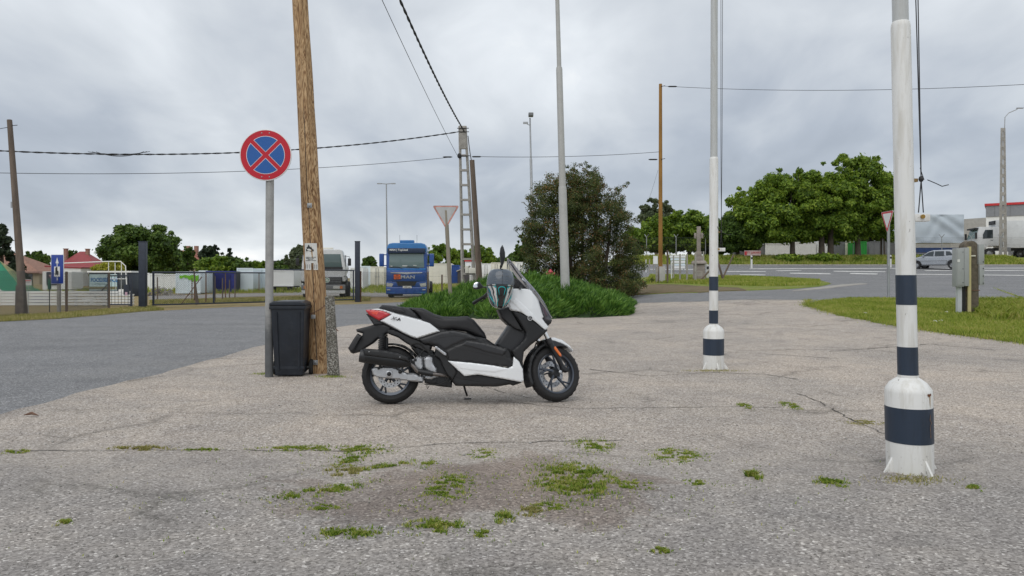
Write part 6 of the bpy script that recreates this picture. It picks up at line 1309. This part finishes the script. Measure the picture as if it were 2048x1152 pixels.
# shock absorbers
for y in (-.155, .155):
    a = Vector(P3(287, 625, y)); c = Vector(P3(278, 850, y)); sh = B().tube(a, c, .013, n=12).tube(a+(c-a)*.0, a+(c-a)*.1, .026, n=16).tube(a+(c-a)*.52, a+(c-a)*.62, .028, n=16).build('shock_absorber', m_blk, sct, smooth=True)
    pts = [a+(c-a)*(.08+.46*i/120)+Vector((math.cos(i/120*2*PI*9)*.026, math.sin(i/120*2*PI*9)*.026, 0)) for i in range(121)]; B().path(pts, .0055, 6).build('spring', m_dark, sh, smooth=True)
a = Vector(P3(312, 655, -.1)); B().tube(a, a+Vector((0, 0, -.1)), .02, n=12).build('reservoir', m_blk, sct)
# rear mudguards
inflate(SL([(112, 600), (160, 588), (200, 578), (255, 560), (330, 572), (350, 590), (300, 640), (250, 665), (225, 690), (175, 722), (140, 748), (95, 760), (78, 752), (62, 722), (90, 680), (122, 628), (150, 645), (155, 628), (116, 616)]), lambda x, z: .045+.25*max(0, x+.28), .02, .012).build('plate_carrier', m_bk, sct, smooth=True)
inflate(SL([(100, 665), (122, 632), (150, 648), (105, 735), (80, 745), (66, 722)]), lambda x, z: .085, .008, .012).build('plate_holder', m_dark, sct, smooth=True)
hg = [(a, .276+.03) for a in ()]; arc_o = [(0+.303*math.cos(a), .276+.303*math.sin(a)) for a in np.linspace(R(112), R(18), 16)]; arc_i = [(0+.285*math.cos(a), .276+.285*math.sin(a)) for a in np.linspace(R(18), R(112), 16)]
inflate(arc_o+arc_i, lambda x, z: .085, .008, .012).build('rear_hugger', m_bk, sct, smooth=True)
# body panels, from the inside out
inflate(SL([(318, 588), (420, 612), (520, 660), (560, 690), (610, 700), (590, 760), (530, 730), (480, 712), (440, 690), (390, 655), (330, 632), (300, 615)]), lambda x, z: wb(x, z, -.03), .02, .014).build('wheel_well', m_dark, sct, smooth=True)
inflate(SL([(178, 500), (345, 490), (660, 590), (960, 660), (1020, 700), (900, 760), (640, 720), (470, 660), (270, 560), (225, 560)]), lambda x, z: wb(x, z, -.012), .02, .016).build('tail_core', m_bk, sct, smooth=True)
inflate(SL([(185, 506), (242, 532), (290, 548), (300, 570), (232, 574), (205, 535)]), lambda x, z: .105, .015, .01).build('tail_lower', m_bk2, sct, smooth=True)
wp = SL([(253, 468), (300, 474), (335, 486), (400, 506), (470, 524), (535, 541), (592, 560), (630, 588), (658, 612), (590, 634), (514, 658), (480, 650), (420, 622), (350, 584), (275, 545), (345, 505)])
inflate(wp, lambda x, z: wb(x, z, .006), .014, .011).build('tail_panel', m_sp, sct, smooth=True)
inflate(SL([(205, 470), (255, 466), (330, 484), (345, 500), (300, 480), (235, 474)]), lambda x, z: wb(x, z, .002), .006, .009).build('tail_rim', m_sp, sct, smooth=True)
tl = inflate(SL([(178, 474), (230, 470), (290, 478), (347, 504), (310, 524), (268, 545), (235, 530), (200, 508), (182, 488)]), lambda x, z: wb(x, z, .003), .02, .01).build('tail_light', m_tr, sct, smooth=True)
inflate(SL([(200, 480), (270, 482), (255, 512), (222, 505)]), lambda x, z: wb(x, z, .0045), .008, .009).build('indicator_lens', m_ti, tl, smooth=True)
inflate(SL([(262, 464), (285, 442), (330, 444), (430, 456), (475, 472), (505, 500), (530, 534), (470, 520), (400, 500), (320, 480)]), lambda x, z: .125+.05*max(0, x), .016, .011).build('grab_rail', m_bk2, sct, smooth=True)
inflate(SL([(350, 462), (410, 470), (440, 492), (395, 490), (352, 478)]), lambda x, z: .145+.05*max(0, x), .01, .009).build('grab_recess', m_dark, sct, smooth=True)
inflate(SL([(290, 448), (330, 446), (430, 457), (545, 462), (572, 474), (620, 500), (680, 517), (760, 518), (838, 515), (880, 538), (920, 585), (950, 622), (963, 655), (955, 668), (900, 650), (830, 618), (740, 602), (672, 610), (640, 600), (590, 570), (545, 545), (505, 500), (470, 475), (400, 462)]), lambda x, z: .125+.045*math.exp(-((x-.55)/.3)**2), .045, .014).build('seat', m_seat, sct, smooth=True)
B().path(catmull([P3(x, y, -.165) for x, y in ((525, 466), (600, 508), (690, 540), (800, 590), (870, 612))], 5, False), .0022, 5).build('seat_seam', m_dark, sct)
inflate(SL([(516, 662), (592, 638), (662, 612), (742, 602), (832, 620), (900, 650), (960, 672), (1010, 700), (1105, 722), (1118, 760), (1120, 822), (1010, 830), (860, 812), (705, 800), (690, 775), (665, 745), (630, 705), (560, 690), (530, 680)]), lambda x, z: wb(x, z, -.004), .02, .013).build('side_cover', m_bk, sct, smooth=True)
inflate(SL([(530, 664), (600, 642), (670, 618), (745, 610), (828, 626), (905, 660), (820, 668), (740, 700), (690, 730), (650, 700), (600, 690), (548, 684)]), lambda x, z: wb(x, z, .006), .006, .012).build('upper_side_cover', m_bk2, sct, smooth=True)
inflate(SL([(700, 735), (760, 705), (860, 672), (960, 690), (1090, 722), (1070, 760), (1120, 790), (1125, 838), (1000, 826), (860, 808), (715, 800)]), lambda x, z: wb(x, z, .008), .008, .012).build('footboard_side', m_bk, sct, smooth=True)
inflate(SL([(830, 672), (950, 690), (1085, 730), (1060, 765), (960, 745), (880, 718), (800, 700)]), lambda x, z: wb(x, z, .016), .006, .011).build('footboard_trim', m_bk2, sct, smooth=True)
B().ball(P3(1033, 733, -.235), (.006, .004, .006), 8).build('screw', m_steel, sct)
inflate(SL([(628, 708), (640, 708), (700, 752), (700, 765), (688, 764), (632, 722)]), lambda x, z: .225, .005, .007, sides=(-1,), depth=.02).build('foot_peg', m_alu, sct, smooth=True)
inflate(SL([(630, 720), (665, 712), (712, 760), (730, 800), (770, 870), (740, 925), (700, 885), (655, 790), (620, 770)]), lambda x, z: wb(x, z, -.012), .015, .012).build('lower_side_frame', m_bk, sct, smooth=True)
inflate(SL([(700, 800), (800, 855), (900, 880), (1060, 905), (1188, 925), (1185, 940), (1130, 958), (1110, 950), (1020, 965), (760, 962), (728, 925), (690, 870), (655, 800)]), lambda x, z: wb(x, z, -.035), .025, .014).build('belly_pan', m_bk, sct, smooth=True)
inflate(SL([(710, 800), (860, 812), (1000, 828), (1095, 845), (1125, 830), (1132, 772), (1165, 800), (1190, 850), (1196, 922), (1180, 932), (1060, 910), (900, 885), (816, 896)]), lambda x, z: wb(x, z, .020)-.06*max(0, .34-z), .010, .011).build('lower_side_panel', m_sp, sct, smooth=True)
inflate(SL([(715, 803), (860, 815), (1000, 832), (1090, 850), (1010, 870), (890, 862), (790, 850)]), lambda x, z: wb(x, z, .0235), .003, .011).build('panel_crease', m_sp, sct, smooth=True)
def seam(l, off, f=None):
    f = f or wb; pts = catmull(SL(l), 5, False); B().path([(x, -f(x, z)-off, z) for x, z in pts], .0016, 4).build('panel_seam', m_dark, sct)
seam([(560, 690), (620, 665), (690, 648), (760, 640), (840, 655), (930, 682)], .0068); seam([(735, 705), (800, 725), (900, 745), (1000, 770), (1110, 800)], .0088); seam([(1118, 735), (1160, 760), (1190, 800)], .0066); seam([(700, 876), (760, 905), (860, 925), (1000, 940), (1120, 946)], -.034)
# leg shield and footwell
inflate(SL([(1020, 698), (1075, 620), (1108, 572), (1090, 520), (1050, 490), (1120, 470), (1240, 560), (1225, 660), (1190, 720), (1140, 790), (1060, 740)]), lambda x, z: .15, .03, .014).build('inner_leg_shield', m_bk2, sct, smooth=True)
inflate(SL([(1118, 478), (1180, 489), (1240, 518), (1290, 556), (1335, 598), (1362, 592), (1362, 608), (1300, 662), (1245, 700), (1200, 742), (1192, 800), (1197, 868), (1165, 800), (1132, 768), (1118, 735), (1160, 700), (1205, 655), (1212, 620), (1175, 560), (1140, 510)]), lambda x, z: wb(x, z, .006), .022, .012).build('leg_shield', m_bk, sct, smooth=True)
inflate(SL([(1036, 470), (1098, 455), (1130, 480), (1172, 555), (1205, 620), (1150, 600), (1105, 572), (1060, 530)]), lambda x, z: .19, .02, .014).build('inner_cowl', m_dark, sct, smooth=True)
cw = lambda x, z: float(np.interp(x, [1.05, 1.2, 1.35, 1.5, 1.6], [.235, .235, .20, .12, .06]))+.012-.10*max(0, z-.9)
inflate(SL([(1128, 340), (1245, 340), (1275, 372), (1302, 410), (1318, 470), (1336, 520), (1326, 530), (1350, 556), (1372, 584), (1350, 606), (1335, 598), (1290, 560), (1240, 520), (1180, 490), (1118, 479), (1108, 470), (1097, 440), (1112, 395)]), cw, .013, .012).build('front_cowl', m_sp, sct, smooth=True)
inflate(SL([(1112, 420), (1150, 400), (1260, 500), (1330, 575), (1345, 600), (1290, 558), (1200, 500)]), lambda x, z: cw(x, z)+.005, .004, .011).build('cowl_crease', m_sp, sct, smooth=True)
inflate(SL([(1300, 408), (1330, 440), (1385, 500), (1396, 540), (1380, 560), (1340, 545), (1322, 500)]), lambda x, z: cw(x, z)-.004, .02, .011).build('headlight', M('headlight glass', (.05, .045, .06), .06, coat=1, var=.3, vs=9), sct, smooth=True)
inflate(SL([(1318, 430), (1350, 470), (1370, 510), (1350, 520), (1330, 480)]), lambda x, z: cw(x, z)-.001, .01, .01).build('headlight_reflector', M('lens purple', (.10, .05, .07), .1, coat=1), sct, smooth=True)
inflate(SL([(1332, 540), (1396, 538), (1388, 560), (1366, 576), (1350, 560)]), lambda x, z: cw(x, z)+.002, .012, .01).build('nose', m_bk, sct, smooth=True)
inflate(SL([(1140, 262), (1180, 280), (1240, 338), (1135, 345), (1128, 300)]), lambda x, z: .13, .02, .012).build('dashboard', m_dark, sct, smooth=True)
inflate(SL([(1128, 300), (1150, 285), (1238, 338), (1135, 342)]), lambda x, z: .17, .02, .012).build('dash_surround', m_bk, sct, smooth=True)
# windscreen: a curved, tapering smoked sheet
cen = catmull(SL([(1106, 128), (1145, 168), (1215, 255), (1300, 352), (1360, 440), (1398, 525)]), 6, False); bk_ = catmull(SL([(1108, 150), (1118, 200), (1150, 258), (1205, 318), (1300, 404), (1385, 520)]), 6, False)
n_ = len(cen); vs = []
for i in range(n_):
    t = i/(n_-1); hw_ = .05+.16*math.sin(min(1, t*1.7+.1)*PI/2)-.13*max(0, t-.55)
    for j in range(17):
        u = (j-8)/8; k = abs(u)**2.2; x = cen[i][0]*(1-k)+bk_[i][0]*k; z = cen[i][1]*(1-k)+bk_[i][1]*k; vs.append((x, hw_*math.sin(u*PI/2), z))
fs = [(i*17+j, i*17+j+1, (i+1)*17+j+1, (i+1)*17+j) for i in range(n_-1) for j in range(16)]
mg = bpy.data.materials.new('smoked screen'); mg.use_nodes = True; t = mg.node_tree; t.nodes.clear(); o_ = nd('ShaderNodeOutputMaterial', t); gl_ = nd('ShaderNodeBsdfGlossy', t); gl_.inputs['Roughness'].default_value = .04; gl_.inputs[0].default_value = (.9, .9, .92, 1); tr = nd('ShaderNodeBsdfTransparent', t); tr.inputs[0].default_value = (.80, .81, .83, 1)
fr = nd('ShaderNodeFresnel', t); fr.inputs[0].default_value = 1.5; mx = nd('ShaderNodeMixShader', t); t.links.new(fr.outputs[0], mx.inputs[0]); t.links.new(tr.outputs[0], mx.inputs[1]); t.links.new(gl_.outputs[0], mx.inputs[2]); t.links.new(mx.outputs[0], o_.inputs[0])
ws = B().add(vs, fs).build('windscreen', mg, sct, smooth=True)
for j in (0, 16): B().path([vs[i*17+j] for i in range(n_)], .0022, 5).build('screen_edge', m_steel, ws)
# front fork, mudguard
for y in (-.095, .095):
    B().path([P3(1322, 610, y), P3(1362, 692, y)], .021, 16).build('fork_tube', m_chr, sct, smooth=True, T=ST)
    fk = B().path([P3(1355, 672, y), P3(1380, 725, y), P3(1420, 800, y), P3(1452, 860, y), P3(1470, 878, y)], [.029, .027, .025, .024, .02], 16).build('fork_slider', m_blk, sct, smooth=True, T=ST)
    B().path([P3(1352, 668, y), P3(1366, 700, y)], .032, 16).build('fork_collar', m_dark, fk, smooth=True, T=ST)
    if y < 0:
        inflate(SL([(1384, 724), (1394, 722), (1434, 772), (1434, 786), (1422, 784), (1384, 738)]), lambda x, z: .131, .006, .008, sides=(-1,), depth=.014).build('reflector', m_am, fk, smooth=True, T=ST)
        B().lathe([(0, 0), (.016, 0), (.016, .012), (.010, .016), (0, .016)], 18, Matrix.Translation((fc[0], -.118, fc[2])) @ AY).build('axle_cap', m_alu, fk, T=ST)
        inflate(SL([(1428, 845), (1450, 840), (1490, 865), (1492, 880), (1470, 888), (1436, 876)]), lambda x, z: .12, .012, .01, sides=(-1,), depth=.03).build('axle_clamp', m_blk, fk, smooth=True, T=ST)
wr = lambda x, z: .072
R1 = lambda r_, a: (fc[0]+r_*math.cos(R(a)), fc[2]+r_*math.sin(R(a)))
inflate([R1(.318, a) for a in range(205, 84, -8)]+[R1(.282, a) for a in range(90, 206, 8)], wr, .012, .012).build('mudguard', m_bk, sct, smooth=True, T=ST)
inflate([R1(.335, 112), R1(.352, 103), R1(.35, 90), R1(.338, 75), R1(.322, 60), R1(.305, 48), R1(.292, 47), R1(.292, 62), R1(.296, 80), R1(.297, 95), R1(.30, 108)], lambda x, z: .066, .014, .01).build('mudguard_top', m_sp, sct, smooth=True, T=ST)
inflate([R1(.35, 116), R1(.338, 104), R1(.315, 90), R1(.298, 72), R1(.285, 60), R1(.26, 80), R1(.24, 100), R1(.28, 112)], lambda x, z: .078, .012, .01).build('mudguard_stay', m_bk2, sct, smooth=True, T=ST)
B().box((fc[0]-.12, .075, fc[2]+.05), (.05, .04, .1)).build('front_caliper', m_alu, sct, bevel=.008, T=ST)
B().path([P3(1290, 690, -.06), P3(1270, 740, -.08), P3(1300, 800, -.08)], .006, 6).build('brake_hose', m_black, sct)
# handlebar, grips, mirrors
B().path([(1.13, -.30, 1.055), (1.17, -.12, 1.05), (1.18, 0, 1.05), (1.17, .12, 1.05), (1.12, .22, 1.06)], .012, 8).build('handlebar', m_blk, sct, T=ST)
B().ball((1.18, 0, 1.03), (.09, .14, .06), 16).build('handlebar_cover', m_bk, sct, smooth=True, T=ST)
B().path([P3(965, 372, .30), P3(915, 400, .38)], .017, 14).build('grip', m_black, sct, smooth=True); B().path([P3(915, 400, .38), P3(887, 417, .425)], [.017, .019], 14).build('bar_end', m_blk, sct, smooth=True)
B().path([P3(990, 350, .2), P3(965, 372, .30)], .02, 10).build('switch_housing', m_bk, sct, smooth=True); B().path([P3(985, 372, .3), P3(940, 408, .4)], .006, 6).build('brake_lever', m_blk, sct)
B().path([(1.17, -.12, 1.05), (1.10, -.2, 1.04), (1.03, -.3, 1.02)], .014, 10).build('grip', m_black, sct, smooth=True)
mr = thing
k = B(); k.path([P3(1050, 225, -.26), P3(1048, 200, -.28), P3(1056, 175, -.30)], .007, 8).build('mirror_stem', m_blk, sct)
inflate(SL([(1057, 67), (1066, 82), (1075, 115), (1076, 150), (1066, 185), (1054, 212), (1048, 195), (1046, 160), (1041, 120), (1046, 85)]), lambda x, z: .055, .028, .008, y0=-.31).build('mirror', m_blk, sct, smooth=True)
mm = inflate(SL([(880, 300), (888, 278), (905, 268), (930, 272), (953, 300), (945, 316), (905, 322), (885, 318)]), lambda x, z: .02, .012, .008, y0=.40).build('mirror', m_blk, sct, smooth=True)
inflate(SL([(883, 300), (891, 281), (907, 272), (922, 276), (918, 300), (908, 316), (888, 315)]), lambda x, z: .023, .004, .008, y0=.40).build('mirror_glass', M('mirror glass', (.8, .82, .84), .03, 1.0, var=.02), mm, smooth=True)
B().path([P3(950, 306, .38), P3(985, 312, .3), P3(1020, 340, .2)], .008, 8).build('mirror_stem', m_blk, sct)
# side stand, centre parts
B().path([P3(812, 955, .10), P3(826, 1010, .17), P3(838, 1043, .20)], [.011, .010, .009], 10).box((S(842, 1046)[0], .205, .022), (.07, .035, .008)).build('side_stand', m_blk, sct)
B().path([P3(935, 955, .05), P3(936, 978, .06)], .006, 6).build('stand_stop', m_blk, sct)
# badge and lettering
em = Matrix.Translation((S(1240, 528)[0], -cw(*S(1240, 528))-.008, S(1240, 528)[1])) @ Matrix.Rotation(R(90), 4, 'X')
m_bg = M('badge silver', (.55, .55, .56), .3, .5)
e_ = B().lathe([(.019, 0), (.024, 0), (.024, .004), (.019, .004)], 28, em, close=True).build('badge', m_bg, sct); b = B()
for k in range(3):
    a = R(90+120*k); b.path([tuple(em @ Vector((0, 0, .002))), tuple(em @ Vector((math.cos(a)*.012, math.sin(a)*.012, .002)))], .0022, 5)
    for q in (-1, 1): b.path([tuple(em @ Vector((math.cos(a)*.009+q*math.sin(a)*.0, math.sin(a)*.009, .002))), tuple(em @ Vector((math.cos(a+q*.35)*.012, math.sin(a+q*.35)*.012, .002))), tuple(em @ Vector((math.cos(a+q*.25)*.02, math.sin(a+q*.25)*.02, .002)))], .0018, 5)
b.build('badge_fork', m_bg, e_); B().lathe([(0, 0), (.019, 0), (0, .0006)], 24, em).build('badge_field', m_dark, e_)
x_, z_ = S(400, 538); text('lettering', 'X-MAX', .042, M('lettering grey', (.05, .05, .055), .4), sct, Matrix.Translation((x_, -wb(x_, z_)-.0065, z_)) @ Matrix.Rotation(R(5.5), 4, 'Z') @ Matrix.Rotation(R(90), 4, 'X') @ Matrix.Rotation(R(-11), 4, 'Z'), ext=.001, shear=.5, bold=.0008, sx=1.25)
# ---------------- helmet hanging on the mirror ----------------
Rm = sct.matrix_basis if False else (Matrix.Translation(sct.location) @ sct.rotation_euler.to_matrix().to_4x4() @ Matrix.Scale(.98, 4)); hc = Rm @ Vector(P3(1042, 342, -.33))
hel = thing('helmet', 'full-face helmet with silver, black and turquoise graphics hanging on the scooter mirror', 'helmet', tuple(hc)); hel.rotation_euler = (R(-6), R(3), R(8)); hel.scale = (.93, .95, 1)
m, t, b_ = mat_new('helmet graphics'); tcn = nd('ShaderNodeTexCoord', t); sp = nd('ShaderNodeSeparateXYZ', t); t.links.new(tcn.outputs['Object'], sp.inputs[0]); X_, Y_, Z_ = sp.outputs
ax_ = mth('ABSOLUTE', X_, tree=t); nz = noise(tcn.outputs['Object'], 9, 3, .5, .3, t).outputs[0]
# width of the central black stripe narrows downwards, then silver flames, turquoise and charcoal
u = mth('DIVIDE', ax_, mth('MULTIPLY_ADD', Z_, .28, .085, tree=t), tree=t); u = mth('ADD', u, mth('MULTIPLY', mth('SUBTRACT', nz, .5, tree=t), .5, tree=t), tree=t)
c = ramp(mth('MULTIPLY', u, .5, tree=t), [(0, (.012, .012, .014)), (.28, (.012, .012, .014)), (.31, (.0, .28, .30)), (.345, (.0, .28, .30)), (.355, (.60, .59, .57)), (.50, (.62, .61, .60)), (.51, (.05, .06, .07)), (.58, (.04, .05, .06)), (.59, (.48, .48, .48)), (.68, (.55, .55, .55)), (.69, (.0, .13, .17)), (.76, (.01, .10, .13)), (.77, (.14, .15, .16)), (1, (.22, .23, .24))], t, 'CONSTANT')
t.links.new(c, b_.inputs['Base Color']); b_.inputs['Roughness'].default_value = .2; b_.inputs['Coat Weight'].default_value = .8
hp_ = [(.0, -.185), (.035, -.182), (.07, -.165), (.098, -.13), (.118, -.08), (.131, -.02), (.135, .04), (.130, .10), (.112, .145), (.085, .170), (.06, .172)]
B().lathe(hp_, 48, Matrix.Diagonal((1, 1.12, 1, 1))).build('shell', m, hel, smooth=True)
vp = [(r_+.004, z_) for r_, z_ in catmull(hp_, 4, False) if .015 < z_ < .165]
B().lathe(vp, 40, Matrix.Diagonal((1, 1.12, 1, 1)), arc=(R(192), R(348))).build('visor', glassmat('helmet visor', (.075, .095, .12), 0, .22), hel, smooth=True)
b = B(); b.path([(.134*math.cos(R(a))*1.01, .15*math.sin(R(a)), .012+.006*math.cos(R(a*2))) for a in range(185, 356, 6)], .004, 6); b.build('visor_seal', m_dark, hel, smooth=True)
for a, dz in ((-.075, .0), (.075, .0)): B().box((a, -.112, -.03), (.014, .01, .045)).build('vent', m_dark, hel, bevel=.003)
mq = M('turquoise', (.0, .34, .36), .25, coat=.6)
def hpt(x, z, off=.003): r_ = float(np.interp(z, [p[1] for p in hp_], [p[0] for p in hp_])); y = math.sqrt(max(0, r_*r_-x*x))*1.12; return (x, -y-off, z)
for q in (-1, 1):
    B().path([hpt(0, .002), hpt(q*.02, -.002), hpt(q*.034, -.015), hpt(q*.028, -.045), hpt(q*.022, -.075)], [.005, .0055, .005, .0035, .001], 6).build('turquoise_stripe', mq, hel, smooth=True)
    B().path([hpt(q*.085, .008), hpt(q*.06, .0), hpt(q*.066, -.012)], [.002, .008, .001], 6).build('turquoise_stripe', mq, hel, smooth=True)
    B().path([hpt(q*.118, -.055), hpt(q*.10, -.09), hpt(q*.075, -.125), hpt(q*.045, -.155)], [.001, .005, .005, .002], 6).build('turquoise_stripe', mq, hel, smooth=True)
    B().path([hpt(q*.026, -.10), hpt(q*.033, -.14), hpt(q*.028, -.165)], [.001, .004, .006], 6).build('turquoise_stripe', mq, hel, smooth=True)
for zq in (.05, .09, .125): B().path([hpt(x/100, zq+.012*(1-(x/10)**2), .0062) for x in range(-11, 12)], .0011, 4).build('visor_liner_streak', m_tg, hel)  # pale arcs: reflection streaks in grey geometry, drawn along the liner edges
B().path([hpt(0, z_/100, .0065) for z_ in range(2, 16)], .0012, 4).build('visor_rib', m_dark, hel)
